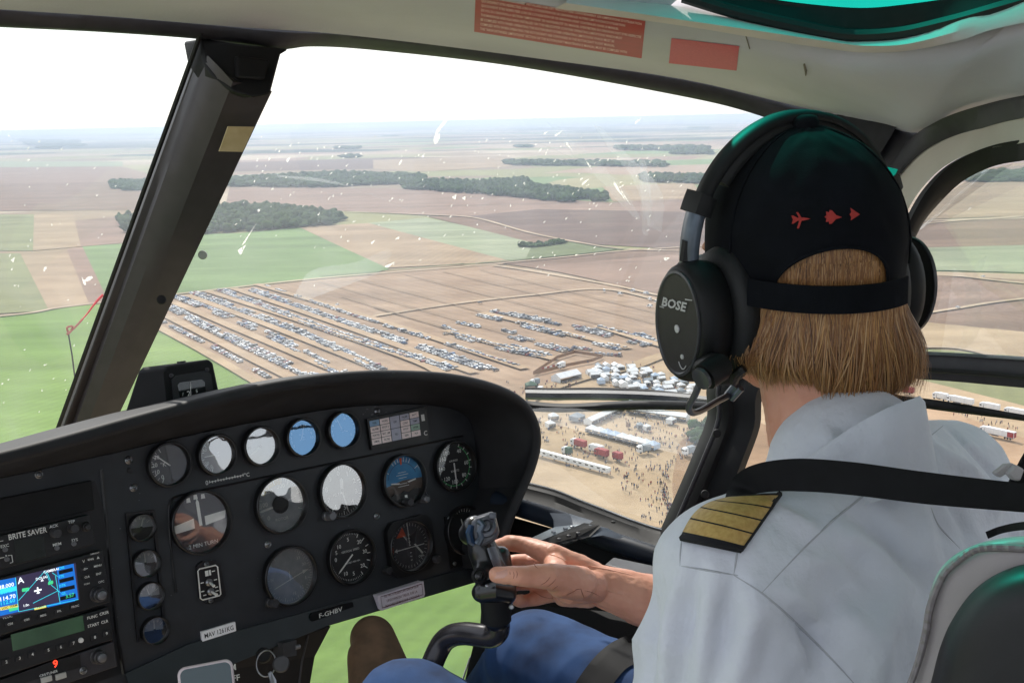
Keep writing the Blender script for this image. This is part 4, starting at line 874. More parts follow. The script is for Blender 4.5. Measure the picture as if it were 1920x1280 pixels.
def glass_reflection(gl, pl, parent):
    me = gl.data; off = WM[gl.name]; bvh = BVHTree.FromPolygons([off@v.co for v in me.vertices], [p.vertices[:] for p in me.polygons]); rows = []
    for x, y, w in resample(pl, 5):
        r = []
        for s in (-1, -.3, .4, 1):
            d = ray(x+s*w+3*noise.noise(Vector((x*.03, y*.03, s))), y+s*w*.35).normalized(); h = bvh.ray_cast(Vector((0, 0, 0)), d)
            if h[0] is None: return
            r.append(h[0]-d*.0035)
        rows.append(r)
    b = MB(); b.loft(rows, closed=False); tag(b.obj('glass_reflection', M_reflection, parent, smooth=None), kind='stuff')
for pl in ([(1035,232,10),(1090,290,26),(1150,350,22),(1195,410,8)], [(1120,236,8),(1165,290,20),(1215,350,26),(1228,430,12)], [(1205,300,6),(1212,380,10),(1208,440,5)], [(520,330,6),(640,345,16),(760,390,8)], [(560,560,10),(620,520,36),(690,500,24),(730,470,6)], [(940,250,4),(1010,268,10),(1080,300,4)]): glass_reflection(WR, pl, WR)
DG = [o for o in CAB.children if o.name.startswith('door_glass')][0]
for pl in ([(1885,300,22),(1862,360,20),(1848,400,16),(1812,455,20),(1792,500,16),(1785,560,8)], [(1822,520,14),(1826,590,16),(1812,640,10),(1785,660,6)], [(1850,480,2),(1835,500,8),(1826,520,3)]): glass_reflection(DG, pl, DG)
# ================================================================ YAW STRING AND COMPASS
t = thing('yaw_string', 'red yaw string tied to a thin black rod outside the left windscreen', 'yaw string', P(141, 705, 2.05))
b = MB(); b.tube([P(141,712,2.06), P(135,665,2.08), P(128,624,2.10)], .0016, 6); b.obj('rod', M_rubber, t)
b = MB(); b.tube([P(*p) for p in resample([(128,624,2.10),(126,614,2.09),(136,612,2.1),(132,622,2.1),(126,626,2.09),(140,614,2.11),(155,598,2.12)], 5)], .0022, 6); b.obj('knot', mat('faded_red_wool', 'c4776a', rough=.95, nscale=200), t)
b = MB(); pp_ = resample([(150,603,2.115),(162,590,2.125),(174,574,2.135),(184,562,2.14),(193,553,2.145)], 6); b.tube([P(*p) for p in pp_], [.0022+.0042*min(1, i/len(pp_)*1.4) for i in range(len(pp_))], 6, flat=.4); b.obj('wool_tuft', mat('red_wool', 'e0384a', rough=.95, nscale=200), t)
# ================================================================ INSTRUMENT PANEL
M_pan = mat('panel_paint', '292c31', '23262a', rough=.5, nscale=30, bump=.12, bscale=1500)
M_hood = mat('hood_leatherette', '29292c', '212124', rough=.62, spec=.3, nscale=30, bump=.25, bscale=900)
M_bez = mat('bezel_black', '141416', '101012', rough=.35, nscale=50)
M_dial = mat('dial_black', '1b1c1f', '17181a', rough=.6, nscale=80)
M_dialg = mat('dial_grey', '4a484c', '423f44', rough=.6, nscale=80)
M_dialr = mat('dial_red_reflection', '5a2c26', '4c2420', rough=.6, nscale=80)  # red reflection on the gauge, put into the dial colour
M_dials = mat('dial_silver_and_glare', 'a9acaf', '94989c', rough=.5, nscale=60)  # pale meter faces; on the larger gauges, glass glare painted into the dial
M_dialb = mat('dial_blue_and_sky_reflection', '3b6388', '345a7d', rough=.6, nscale=60)  # blue horizon arc; on two small gauges, sky reflection painted into the dial
M_skyb = mat('horizon_blue', '3f86b5', '3578a8', rough=.6, nscale=60)
M_brn = mat('horizon_brown', '5d5048', '50443d', rough=.6, nscale=60)
M_wht = mat('marking_white', 'e6e6e2', 'dcdcd8', rough=.6, nscale=60)
M_grn = mat('marking_green', '3fa35c', '379652', rough=.6, nscale=60)
M_yel = mat('marking_yellow', 'c9a930', 'bb9c2a', rough=.6, nscale=60)
M_org = mat('marking_orange', 'd9603a', 'cc5733', rough=.6, nscale=60)
M_knob = mat('knob_plastic', '38383b', '303033', rough=.4, nscale=60)
M_knobm = mat('knob_metal', '77787c', '6c6d71', rough=.35, metal=.5, nscale=60)
M_paper = mat('label_paper', 'f6f6fa', 'eeeef4', rough=.6, nscale=60)
M_ink = mat('label_ink', '26262c', rough=.7, nscale=60); M_inkr = mat('label_ink_red', '5c2a34', rough=.7, nscale=60)
def cover(name, c=(1, 1, 1), k=.35, rough=.02):
    m = bpy.data.materials.new(name); m.use_nodes = True; nt = m.node_tree; N = nt.nodes; L = nt.links; N.remove(N['Principled BSDF'])
    tr = N.new('ShaderNodeBsdfTransparent'); gl = N.new('ShaderNodeBsdfGlossy'); gl.inputs[0].default_value = tuple(c)+(1,); gl.inputs['Roughness'].default_value = rough
    tc = N.new('ShaderNodeTexCoord'); n = N.new('ShaderNodeTexNoise'); n.inputs['Scale'].default_value = 14; L.new(tc.outputs['Object'], n.inputs[0]); bp = N.new('ShaderNodeBump'); bp.inputs['Strength'].default_value = .25; bp.inputs['Distance'].default_value = .004; L.new(n.outputs[0], bp.inputs['Height']); L.new(bp.outputs[0], gl.inputs['Normal'])
    mx = N.new('ShaderNodeMixShader'); mx.inputs[0].default_value = k; L.new(tr.outputs[0], mx.inputs[1]); L.new(gl.outputs[0], mx.inputs[2]); L.new(mx.outputs[0], N['Material Output'].inputs[0]); return m
C_lo = cover('cover_glass', k=.10); C_mid = cover('cover_glass_coated', k=.38); C_hi = cover('cover_glass_mirror', (1, 1, 1), k=.55, rough=.06); C_blue = cover('cover_glass_sky_blue_tint', (.28, .52, .85), k=.42, rough=.03)  # C_blue carries the blue of the reflected sky in its gloss colour
_tx = {}
def TXT(s, size, bold=0.0, ax='CENTER'):
    k = (s, bold, ax)
    if k not in _tx:
        cu = bpy.data.curves.new('t', 'FONT'); cu.body = s; cu.size = 1; cu.align_x = ax; cu.align_y = 'CENTER'; cu.offset = bold; cu.resolution_u = 2
        o = bpy.data.objects.new('t', cu); me = bpy.data.meshes.new_from_object(o)
        V = np.array([v.co[:] for v in me.vertices]) if len(me.vertices) else np.zeros((0, 3)); Fs = [tuple(p.vertices) for p in me.polygons]
        bpy.data.objects.remove(o); bpy.data.curves.remove(cu); bpy.data.meshes.remove(me); _tx[k] = (V, Fs)
    V, Fs = _tx[k]; return V*size, Fs
def addtext(b, s, size, x, y, w, mi=0, rot=0., bold=0.0, sx=1.0, ax='CENTER', shear=0.0):
    V, Fs = TXT(s, size, bold, ax)
    if len(V) == 0: return
    c, n = math.cos(rot), math.sin(rot)
    pts = [((v[0]*sx+shear*v[1])*c-v[1]*n+x, (v[0]*sx+shear*v[1])*n+v[1]*c+y, w) for v in V]; b.add(pts, Fs, mi)
IP = thing('instrument_panel', 'dark grey instrument panel with round gauges, radio stack and curved black glare hood', 'instrument panel', PANEL)
def lp(b, name, m, parent=None, smooth=math.radians(35), **k): return b.obj(name, m, parent or IP, world=False, smooth=smooth, **k)
def lpart(b, name, m, parent, smooth=math.radians(35)):   # sub-part with panel coordinates, whatever the part's own frame
    return b.obj(name, m, parent, M=PANEL, world=True, smooth=smooth)
def part(b, name, m, smooth=math.radians(35)): return b.obj(name, m, IP, M=PANEL, world=True, smooth=smooth)
def uv(x, y, off=0.): p = onpanel(x, y, off); return Vector((p.x, p.y, off))
def ppoly(px, w0, w1, mi=0, b=None):   # prism standing on the panel, outline traced at height w1
    b = b or MB(); pts = [uv(x, y, w1) for x, y in px]; b.prism(pts, (0, 0, w0-w1), mi); return b
INNER = [(-950,1125),(-420,985),(-200,935),(0,897),(120,870),(220,848),(330,822),(450,797),(520,784),(600,770),(680,761),(760,758),(820,761),(862,772),(884,797),(893,850),(897,905),(905,960),(920,1020),(925,1062),(905,1086),(885,1093)]
BOT = [(760,1130),(620,1171),(440,1245),(260,1300),(0,1385),(-420,1520),(-950,1720)]
b = MB(); loop = [uv(x, y, 0) for x, y in smoothpath([Vector((x, y, 0)) for x, y in INNER], 4) for x, y in [(x, y)]] if False else [uv(p.x, p.y, 0) for p in smoothpath([Vector((x, y, 0)) for x, y in INNER], 4)]
face = loop+[uv(x, y, 0) for x, y in BOT]
b.prism(face, (0, 0, -.02)); part(b, 'panel_face', M_pan, smooth=None)
# hood: from the face edge out towards the crew, over a rounded rim and forward again
RIM = [(-960,1085),(-430,940),(-200,890),(0,846),(130,812),(230,784),(330,757),(450,727),(525,712),(600,701),(680,694),(760,693),(850,699),(930,717),(985,745),(1012,785),(1019,830),(1008,880),(985,935),(965,985),(955,1035),(958,1075)]
inn = [uv(p.x, p.y, 0) for p in smoothpath([Vector((x, y, 0)) for x, y in INNER], 5)]
rim = [uv(p.x, p.y, .115) for p in smoothpath([Vector((x, y, 0)) for x, y in RIM], 5)]
cen = uv(500, 1000, 0)
rings = []
n = len(inn)
for i in range(n):
    a, r = inn[i], rim[i]; out = Vector((r.x-cen.x, r.y-cen.y, 0)).normalized()
    i0, i1 = max(0, i-1), min(n-1, i+1); tg = (rim[i1]-rim[i0]).normalized(); out = Vector((-tg.y, tg.x, 0)); out = out if out.dot(Vector((r.x-cen.x, r.y-cen.y, 0))) > 0 else -out
    ring = [a-Vector((0, 0, .004)), a.lerp(r, .35)-out*.006+Vector((0, 0, .012)), a.lerp(r, .7)-out*.010+Vector((0, 0, .012))]
    for k in range(9):
        q = math.pi*(-.05+1.1*k/8); rad = .0085; c = r-out*rad-Vector((0, 0, rad))
        ring.append(c-out*(math.cos(q)*rad)+Vector((0, 0, math.sin(q)*rad)))
    ring += [r+Vector((0, 0, -.05))+out*.001, r+Vector((0, 0, -.26))-out*.01]
    rings.append(ring)
b = MB(); b.loft(rings, closed=False); part(b, 'glare_hood', M_hood, smooth=1.2)
# raised lower plate and lips
b = MB(); b.tube([uv(p.x, p.y, .0006) for p in smoothpath([Vector((x, y, 0)) for x, y in [(330,1110),(322,1040),(317,975),(320,942),(340,928),(450,904),(600,873),(740,844),(868,817)]], 5)], .0016, 6); part(b, 'panel_groove', M_bez)
b = MB(); b.tube([uv(x, y, .0006) for x, y in [(232,1262),(218,1180),(205,1040),(196,940),(190,880)]], .0025, 6); part(b, 'panel_groove', M_bez)
b = MB(); b.prism([uv(354,1207,.004), uv(720,1107,.004), uv(925,1052,.004), uv(905,1086,.016), uv(885,1093,.016), uv(620,1170,.016), uv(440,1243,.016), uv(345,1275,.016), uv(250,1305,.016), uv(235,1262,.004)], (0, 0, -.006)); part(b, 'lower_lip', M_pan, smooth=.2)
# ---- gauges
def arc_pts(r, a0, a1, n): return [(r*math.sin(math.radians(a0+(a1-a0)*i/n)), r*math.cos(math.radians(a0+(a1-a0)*i/n))) for i in range(n+1)]
def ringseg(b, r0, r1, a0, a1, w, mi, cx, cy, n=24):
    A, B = arc_pts(r0, a0, a1, n), arc_pts(r1, a0, a1, n)
    b.add([(x+cx, y+cy, w) for x, y in A+B], [(i, i+1, n+1+i+1, n+1+i) for i in range(n)], mi)
DM = [M_dial, M_wht, M_grn, M_yel, M_org, M_skyb, M_brn, M_dialg, M_dialr, M_dials, M_dialb, M_bez, M_redc]
def gauge(x, y, r, name='gauge', label=None, dial=0, ticks=None, nums=None, arcs=(), needle=None, cov=C_lo, knob=None, texts=(), extra=None, depth=.011, tw=.0006, ns=.0085, bez=.0032, hub=.003):
    c = uv(x, y, 0); cx, cy = c.x, c.y; T = Matrix.Translation((cx, cy, 0))
    b = MB(); w0 = .0004; w1 = .0112
    b.lathe([(r+bez, -.001), (r+bez, w1-.001), (r+bez-.001, w1), (r+.0006, w1), (r, w1-.0008), (r-.0004, w0)], 48, 0, T, caps=False)
    g = part(b, name, M_bez, smooth=.7)
    if label: g['label'] = label
    d = MB(); wd = w0+.0012
    d.add([(cx+r*1.0*math.cos(2*math.pi*i/48), cy+r*math.sin(2*math.pi*i/48), wd) for i in range(48)], [tuple(range(48))], dial)
    wt = wd+.0003
    for tk in ticks or ():
        a0, a1, n, r0, r1, tw_ = tk[:6]; mi = tk[6] if len(tk) > 6 else 1
        for i in range(n+1):
            a = math.radians(a0+(a1-a0)*i/n); s, k = math.sin(a), math.cos(a); px, py = k*tw_/2, -s*tw_/2
            d.add([(cx+s*r*r0+px, cy+k*r*r0+py, wt), (cx+s*r*r1+px, cy+k*r*r1+py, wt), (cx+s*r*r1-px, cy+k*r*r1-py, wt), (cx+s*r*r0-px, cy+k*r*r0-py, wt)], [(0, 1, 2, 3)], mi)
    for a, s in nums or (): q = math.radians(a); addtext(d, s, ns, cx+math.sin(q)*r*.68, cy+math.cos(q)*r*.68, wt+.0001, 1, bold=.01)
    for r0, r1, a0, a1, mi in arcs: ringseg(d, r*r0, r*r1, a0, a1, wt-.0001, mi, cx, cy)
    for s, size, dx, dy in texts: addtext(d, s, size, cx+dx*r, cy+dy*r, wt+.0001, 1)
    if extra: extra(d, cx, cy, r, wt)
    lpart(d, 'dial', DM, g, smooth=None)
    if needle is not None:
        for a, ln_, wd_ in (needle if isinstance(needle, list) else [needle]):
            q = math.radians(a); s, k = math.sin(q), math.cos(q); nb = MB(); wn = wt+.0012
            nb.prism([(cx-s*r*.12+k*wd_*.5, cy-k*r*.12-s*wd_*.5, wn), (cx+s*r*ln_*.85+k*wd_*.5, cy+k*r*ln_*.85-s*wd_*.5, wn), (cx+s*r*ln_, cy+k*r*ln_, wn), (cx+s*r*ln_*.85-k*wd_*.5, cy+k*r*ln_*.85+s*wd_*.5, wn), (cx-s*r*.12-k*wd_*.5, cy-k*r*.12+s*wd_*.5, wn)], (0, 0, -.0006))
            if hub: nb.lathe([(hub, wn-.0008), (hub, wn+.0008), (hub*.7, wn+.0012)], 16, 1, Matrix.Translation((cx, cy, 0)))
            lpart(nb, 'needle', [M_wht, M_bez], g, smooth=.5)
    cvr = MB(); cvr.add([(cx+(r-.0002)*math.cos(2*math.pi*i/40), cy+(r-.0002)*math.sin(2*math.pi*i/40), w0+.0045) for i in range(40)], [tuple(range(40))]); lpart(cvr, 'cover_glass', cov, g, smooth=None)
    if knob:
        kx, ky, kr, m = knob; p = uv(kx, ky, .018); kb = MB(); kb.lathe([(kr*1.15, 0), (kr*1.15, .006), (kr, .007), (kr, .017), (kr*.85, .019)], 20, 0, Matrix.Translation((p.x, p.y, 0))); lpart(kb, 'knob', m, g, smooth=.6)
    return g
RB, RS = .0372, .0246
def half(mi, a0=0, a1=180, rr=1.0):
    def f(d, cx, cy, r, w): ringseg(d, 0, r*rr, a0, a1, w-.00005, mi, cx, cy)
    return f
def e_split(d, cx, cy, r, w):
    d.prism([(cx+.003, cy-r*.97, w), (cx+.0042, cy-r*.97, w), (cx-.0008, cy+r*.97, w), (cx-.002, cy+r*.97, w)], (0, 0, .0012), 11)
    d.prism([(cx+.0045, cy-r*.95, w), (cx+r*.7, cy-r*.7, w), (cx+r*.98, cy, w), (cx+r*.7, cy+r*.7, w), (cx-.0005, cy+r*.95, w)], (0, 0, .001), 7)
gauge(314, 870, .0262, 'temperature_gauge', 'dark gauge with its right half blanked off', ticks=[(205,335,8,.78,.92,.0007),(205,335,4,.70,.94,.0010)], nums=[(212,'0'),(245,'10'),(275,'20'),(308,'30')], ns=.0075, needle=(312,.85,.0014), extra=e_split, texts=[('°K',.008,-.25,.02)], hub=0)
gauge(403, 852, RS, 'fuel_gauge', 'gauge with a red reflection painted on its dial', dial=8, ticks=[(200,345,20,.76,.90,.0006),(200,345,5,.68,.93,.0010)], nums=[(208,'0'),(235,'20'),(300,'60'),(335,'80')], ns=.006, needle=(268,.72,.0013), texts=[('C',.007,.12,.0)], cov=C_mid, hub=.002)
gauge(486, 836, RS, 'oil_gauge', 'gauge with white glare painted on its dial', dial=9, ticks=[(220,500,56,.86,.96,.0004,11),(220,500,7,.8,.96,.0008,11)], needle=(238,.80,.0016), cov=C_mid, extra=lambda d, cx, cy, r, w: ([addtext(d, s, .0055, cx+math.sin(math.radians(a))*r*.66, cy+math.cos(math.radians(a))*r*.66, w+.0001, 11) for a, s in ((270,'20'),(310,'40'),(350,'60'),(30,'80'))]), hub=.002)
gauge(564, 820, RS, 'exhaust_temperature_gauge', 'gauge reading from 0 to 10 with sky reflection painted blue', dial=10, ticks=[(230,480,50,.88,.97,.0004),(60,120,10,.85,.97,.0007,3)], nums=[(232,'0'),(255,'1'),(275,'2'),(295,'3'),(318,'4'),(342,'5'),(5,'6'),(28,'7'),(52,'8'),(78,'9'),(98,'10')], ns=.0058, needle=(18,.82,.0014), cov=C_blue, texts=[('°C',.008,.05,.08),('x 100',.004,.05,-.12)], hub=0)
gauge(640, 806, RS, 'torque_gauge', 'gauge with sky reflection painted blue and a green arc at the top', dial=10, ticks=[(225,495,18,.84,.95,.0006)], nums=[(270,'2'),(300,'4'),(330,'6'),(20,'10'),(120,'0'),(250,'0')], ns=.0055, needle=[(338,.78,.0016),(110,.42,.0012)], arcs=[(.93,.99,-45,45,2),(.93,.99,45,60,3)], cov=C_blue, hub=.002)
def e_turn(d, cx, cy, r, w):
    d.prism([(cx-r*.95, cy+.0015, w), (cx-r*.22, cy+.0065, w), (cx-r*.22, cy-.0065, w), (cx-r*.95, cy-.0085, w)], (0, 0, .001), 1)
    d.prism([(cx+r*.95, cy+.0085, w), (cx+r*.18, cy+.0065, w), (cx+r*.18, cy-.0055, w), (cx+r*.90, cy-.0015, w)], (0, 0, .001), 1)
    for a in (-18, 0, 18): q = math.radians(a-4); addtext(d, '■', .001, 0, 0, w); d.prism([(cx+math.sin(q)*r*.86-.0028, cy+math.cos(q)*r*.86-.003, w), (cx+math.sin(q)*r*.86+.0028, cy+math.cos(q)*r*.86-.003, w), (cx+math.sin(q)*r*.86+.0022, cy+math.cos(q)*r*.86+.003, w), (cx+math.sin(q)*r*.86-.0022, cy+math.cos(q)*r*.86+.003, w)], (0, 0, .0008), 1)
    addtext(d, '2 MIN TURN', .0075, cx+.001, cy-r*.76, w+.0002, 1)
gauge(374, 978, .0392, 'turn_indicator', 'turn indicator marked 2 MIN TURN', dial=7, extra=e_turn, cov=C_lo, needle=(-2,.80,.0042), hub=0)
gauge(524, 945, RB, 'airspeed_indicator', 'speed gauge with a yellow arc', dial=9, ticks=[(250,470,40,.86,.96,.0006),(250,470,11,.78,.96,.0009)], nums=[(278,'100'),(325,'200'),(10,'300'),(232,'0')], ns=.0085, arcs=[(.74,.97,305,372,3)], needle=[(262,.95,.0028),(75,.75,.0016)], cov=C_mid, texts=[('ROTOR',.006,0,-.55)], hub=.0125)  # pale dial stands in for glare on the glass
gauge(639, 919, RB, 'altimeter', 'altimeter with numbers 0 to 9', dial=0, ticks=[(0,360,50,.87,.96,.0005),(0,360,10,.80,.96,.0011)], nums=[(i*36-5, str(i)) for i in range(10)], ns=.0098, needle=[(168,.90,.0020),(5,.5,.0050)], cov=C_mid, knob=(624,967,.0062,M_knobm), texts=[('ALT',.0065,-.26,-.12)], hub=.0022)
def e_att(d, cx, cy, r, w):
    ringseg(d, 0, r*.99, -100, 92, w-.0001, 5, cx, cy, 40)
    ringseg(d, 0, r*.99, 92, 260, w-.0001, 6, cx, cy, 40)
    ringseg(d, r*.70, r*.74, -80, 72, w+.0001, 10, cx, cy, 30)
    for a in (-60, -30, -20, -10, 10, 20, 30, 60): q = math.radians(a); s, k = math.sin(q), math.cos(q); d.add([(cx+s*r*.76+k*.0005, cy+k*r*.76-s*.0005, w+.0002), (cx+s*r*.95+k*.0005, cy+k*r*.95-s*.0005, w+.0002), (cx+s*r*.95-k*.0005, cy+k*r*.95+s*.0005, w+.0002), (cx+s*r*.76-k*.0005, cy+k*r*.76+s*.0005, w+.0002)], [(0, 1, 2, 3)], 1)
    d.prism([(cx-.0025, cy+r*.92, w), (cx+.0025, cy+r*.92, w), (cx+.001, cy+r*.64, w), (cx-.001, cy+r*.64, w)], (0, 0, .0007), 4)
    for dy, l in ((.32, .2), (.22, .3), (.10, .2), (-.14, .2), (-.24, .28)): d.prism([(cx-r*l, cy+r*dy, w), (cx+r*l, cy+r*dy, w), (cx+r*l, cy+r*dy+.0006, w), (cx-r*l, cy+r*dy+.0006, w)], (0, 0, .0004), 1)
    for s in (-1, 1):
        d.prism([(cx+s*r*.20, cy-r*.08, w+.001), (cx+s*r*.62, cy-r*.02, w+.001), (cx+s*r*.62, cy-r*.07, w+.001), (cx+s*r*.26, cy-r*.13, w+.001)], (0, 0, .0008), 1)
    d.prism([(cx-r*.75, cy-r*.60, w+.001), (cx-r*.55, cy-r*.46, w+.001), (cx-r*.3, cy-r*.56, w+.001), (cx-r*.05, cy-r*.42, w+.001), (cx+r*.2, cy-r*.52, w+.001), (cx+r*.45, cy-r*.42, w+.001), (cx+r*.85, cy-r*.45, w+.001), (cx+r*.55, cy-r*.80, w+.001), (cx, cy-r*.97, w+.001), (cx-r*.5, cy-r*.84, w+.001)], (0, 0, .0012), 11)
    d.prism([(cx-.0022, cy-r*.72, w+.003), (cx+.0022, cy-r*.72, w+.003), (cx+.0022, cy-r*.60, w+.003), (cx-.0022, cy-r*.60, w+.003)], (0, 0, .0006), 1)
gauge(754, 900, RB, 'attitude_indicator', 'attitude indicator with blue sky half', extra=e_att, cov=C_lo, knob=(770,941,.006,M_knob))
b = MB(); p = uv(802, 935, .02); b.lathe([(.0062, 0), (.0062, .012), (.0055, .019), (.004, .0205)], 20, 0, Matrix.Translation((p.x, p.y, 0))); b.tube([uv(797,917,.006), uv(801,926,.012), uv(803,931,.018)], .0007, 6, 0); part(b, 'caging_knob', M_knobm, smooth=.6)
gauge(850, 873, RB, 'speed_gauge', 'black gauge with green arc and white numbers 40 to 180', dial=0, ticks=[(25,335,16,.84,.97,.0011)], nums=[(32,'40'),(88,'60'),(135,'80'),(185,'100'),(224,'120'),(268,'140'),(303,'160'),(330,'180')], ns=.0088, arcs=[(.83,.87,22,232,2),(.83,.95,250,286,2)], needle=(180,.86,.0022), texts=[('AIRSPEED',.0042,.0,.22),('KNOTS',.005,.02,-.22)], hub=0)
def e_gyro(d, cx, cy, r, w):
    for i in range(60):
        if 20 < i*6 < 330: q = math.radians(i*6); s, k = math.sin(q), math.cos(q); l = .80 if i % 3 == 0 else .86; d.add([(cx+s*r*l+k*.0003, cy+k*r*l-s*.0003, w), (cx+s*r*.93+k*.0003, cy+k*r*.93-s*.0003, w), (cx+s*r*.93-k*.0003, cy+k*r*.93+s*.0003, w), (cx+s*r*l-k*.0003, cy+k*r*l+s*.0003, w)], [(0, 1, 2, 3)], 1)
    for a, s in ((40,'33'),(68,'30'),(110,'E'),(140,'12'),(170,'15'),(270,'N')): addtext(d, s, .0062, cx+math.sin(math.radians(a))*r*.7, cy+math.cos(math.radians(a))*r*.7, w+.0001, 1)
    d.prism([(cx-r*.66, cy-.0125, w+.0008), (cx+r*.55, cy+.0008, w+.0008), (cx+r*.55, cy+.0028, w+.0008), (cx+r*.8, cy+.0020, w+.0008), (cx+r*.56, cy-.0024, w+.0008), (cx+r*.55, cy-.0004, w+.0008), (cx-r*.66, cy-.0136, w+.0008)], (0, 0, .0005), 1)
    d.prism([(cx-.0005, cy-.007, w+.0014), (cx+.0005, cy-.007, w+.0014), (cx+.0005, cy+.006, w+.0014), (cx-.0005, cy+.006, w+.0014)], (0, 0, .0003), 1)
gauge(541, 1078, .0385, 'directional_gyro', 'heading gyro with white glare painted on its dial', dial=9, extra=e_gyro, cov=C_mid, knob=(517,1131,.0062,M_knob))
def e_vsi(d, cx, cy, r, w):
    addtext(d, 'VERTICAL SPEED', .0042, cx+.001, cy+r*.24, w+.0001, 1); addtext(d, '100 FEET PER MIN', .0034, cx+.002, cy-r*.22, w+.0001, 1)
gauge(656, 1043, RB, 'vertical_speed_indicator', 'black vertical speed gauge', dial=0, ticks=[(205,330,25,.86,.93,.0005),(30,92,3,.78,.93,.0012),(92,150,3,.78,.93,.0012),(-30,30,12,.86,.93,.0005),(150,205,11,.86,.93,.0005)], nums=[(272,'0'),(316,'10'),(45,'20'),(85,'30'),(133,'20'),(208,'10'),(358,'5'),(176,'5'),(295,'5')], ns=.0078, needle=(231,.84,.0020), extra=e_vsi, hub=0)
# course indicator with a squared bezel
def e_cdi(d, cx, cy, r, w):
    for i in range(36):
        q = math.radians(i*10); s, k = math.sin(q), math.cos(q); l = .8; d.add([(cx+s*r*l+k*.0003, cy+k*r*l-s*.0003, w), (cx+s*r*.92+k*.0003, cy+k*r*.92-s*.0003, w), (cx+s*r*.92-k*.0003, cy+k*r*.92+s*.0003, w), (cx+s*r*l-k*.0003, cy+k*r*l+s*.0003, w)], [(0, 1, 2, 3)], 1)
    d.prism([(cx-r*.60, cy+r*.42, w), (cx-r*.25, cy+r*.80, w), (cx-r*.12, cy+r*.42, w)], (0, 0, .0008), 4)
    d.prism([(cx-.0005, cy+r*.05, w+.001), (cx+.0006, cy+r*.05, w+.001), (cx+.0006, cy+r*.95, w+.001), (cx-.0005, cy+r*.95, w+.001)], (0, 0, .0005), 1)
    d.prism([(cx-r*.80, cy-.003, w+.0018), (cx-r*.66, cy+.0002, w+.0018), (cx-r*.66, cy-.0022, w+.0018), (cx+r*.72, cy-.0022, w+.0018), (cx+r*.72, cy-.0034, w+.0018), (cx-r*.66, cy-.0036, w+.0018), (cx-r*.66, cy-.006, w+.0018)], (0, 0, .0005), 1)
    d.prism([(cx+r*.2, cy+r*.02, w+.0018), (cx+r*.28, cy+r*.02, w+.0018), (cx+r*.62, cy-r*.42, w+.0018), (cx+r*.56, cy-r*.46, w+.0018)], (0, 0, .0005), 1)
    for k in range(8):
        if k != 4: d.box((cx+.001, cy+r*(.45-k*.15), w+.0004), (.0016, .0005, .0003), 1)
    d.box((cx-r*.88, cy-.002, w), (.002, .0055, .0005), 4); addtext(d, 'OBS', .005, cx+r*.52, cy-r*.55, w+.0001, 1)
g = gauge(766, 1022, .0370, 'course_indicator', 'course indicator with an orange flag', dial=7, extra=e_cdi, cov=C_mid, knob=(822,1048,.006,M_knob))
b = MB(); c = uv(766, 1022, 0); R_ = .0425; loop = [(c.x+R_*max(-1, min(1, 1.22*math.cos(q))), c.y+R_*max(-1, min(1, 1.22*math.sin(q))), .0100) for q in np.linspace(0, 2*math.pi, 48, endpoint=False)]
hole = [(c.x+.0402*math.cos(q), c.y+.0402*math.sin(q), .0100) for q in np.linspace(0, 2*math.pi, 48, endpoint=False)]
b.add(loop+hole+[(p[0], p[1], 0) for p in loop], [(i, (i+1) % 48, 48+(i+1) % 48, 48+i) for i in range(48)]+[(i, (i+1) % 48, 96+(i+1) % 48, 96+i) for i in range(48)]); lpart(b, 'square_bezel', M_bez, g, smooth=.3)
b = MB(); p = uv(731, 1069, .012); b.lathe([(.0058, 0), (.0058, .010), (.005, .012)], 18, 0, Matrix.Translation((p.x, p.y, 0))); b.box((p.x, p.y, .0122), (.0008, .003, .0006), 0); lpart(b, 'knob', M_knob, g)
g2 = gauge(868, 993, RB*.95, 'tachometer', 'gauge on a square plate behind the stick grip', dial=0, ticks=[(285,400,12,.82,.96,.0010)], nums=[(290,'2'),(320,'3'),(350,'4'),(15,'I')], ns=.0085, needle=(350,.55,.0018))
b = ppoly([(834,968),(895,956),(903,1050),(846,1065)], 0, .003); lpart(b, 'mounting_plate', M_bez, g2, smooth=None)
def screw_on_panel(x, y, r=.0034, parent=None, w=.0):
    p = uv(x, y, w); b = MB(); T = Matrix.Translation((p.x, p.y, w))
    b.lathe([(r*1.5, 0), (r*1.5, .0012), (r*1.2, .0020), (r*.95, .0014), (r*.6, .0026), (r*.3, .0028)], 16, 0, T); b.prism([(p.x-r*.75, p.y-.0004, w+.0029), (p.x+r*.75, p.y-.0004, w+.0029), (p.x+r*.75, p.y+.0004, w+.0029), (p.x-r*.75, p.y+.0004, w+.0029)], (0, 0, .0003), 1)
    return b
for x, y in ((241,862),(250,914),(502,1020),(706,967),(560,1175),(707,771),(73,889)): b = screw_on_panel(x, y); part(b, 'screw', [M_screw, M_bez])
b = MB(); p = uv(243, 882, 0); b.lathe([(.0035, 0), (.0035, .001), (.0025, .0012)], 14, 0, Matrix.Translation((p.x, p.y, 0))); part(b, 'warning_light', M_bez)
for x, y in ((842,971),(893,962),(852,1056),(872,1052)): b = screw_on_panel(x, y, .0022, w=.003); lpart(b, 'screw', [M_screw, M_bez], g2)
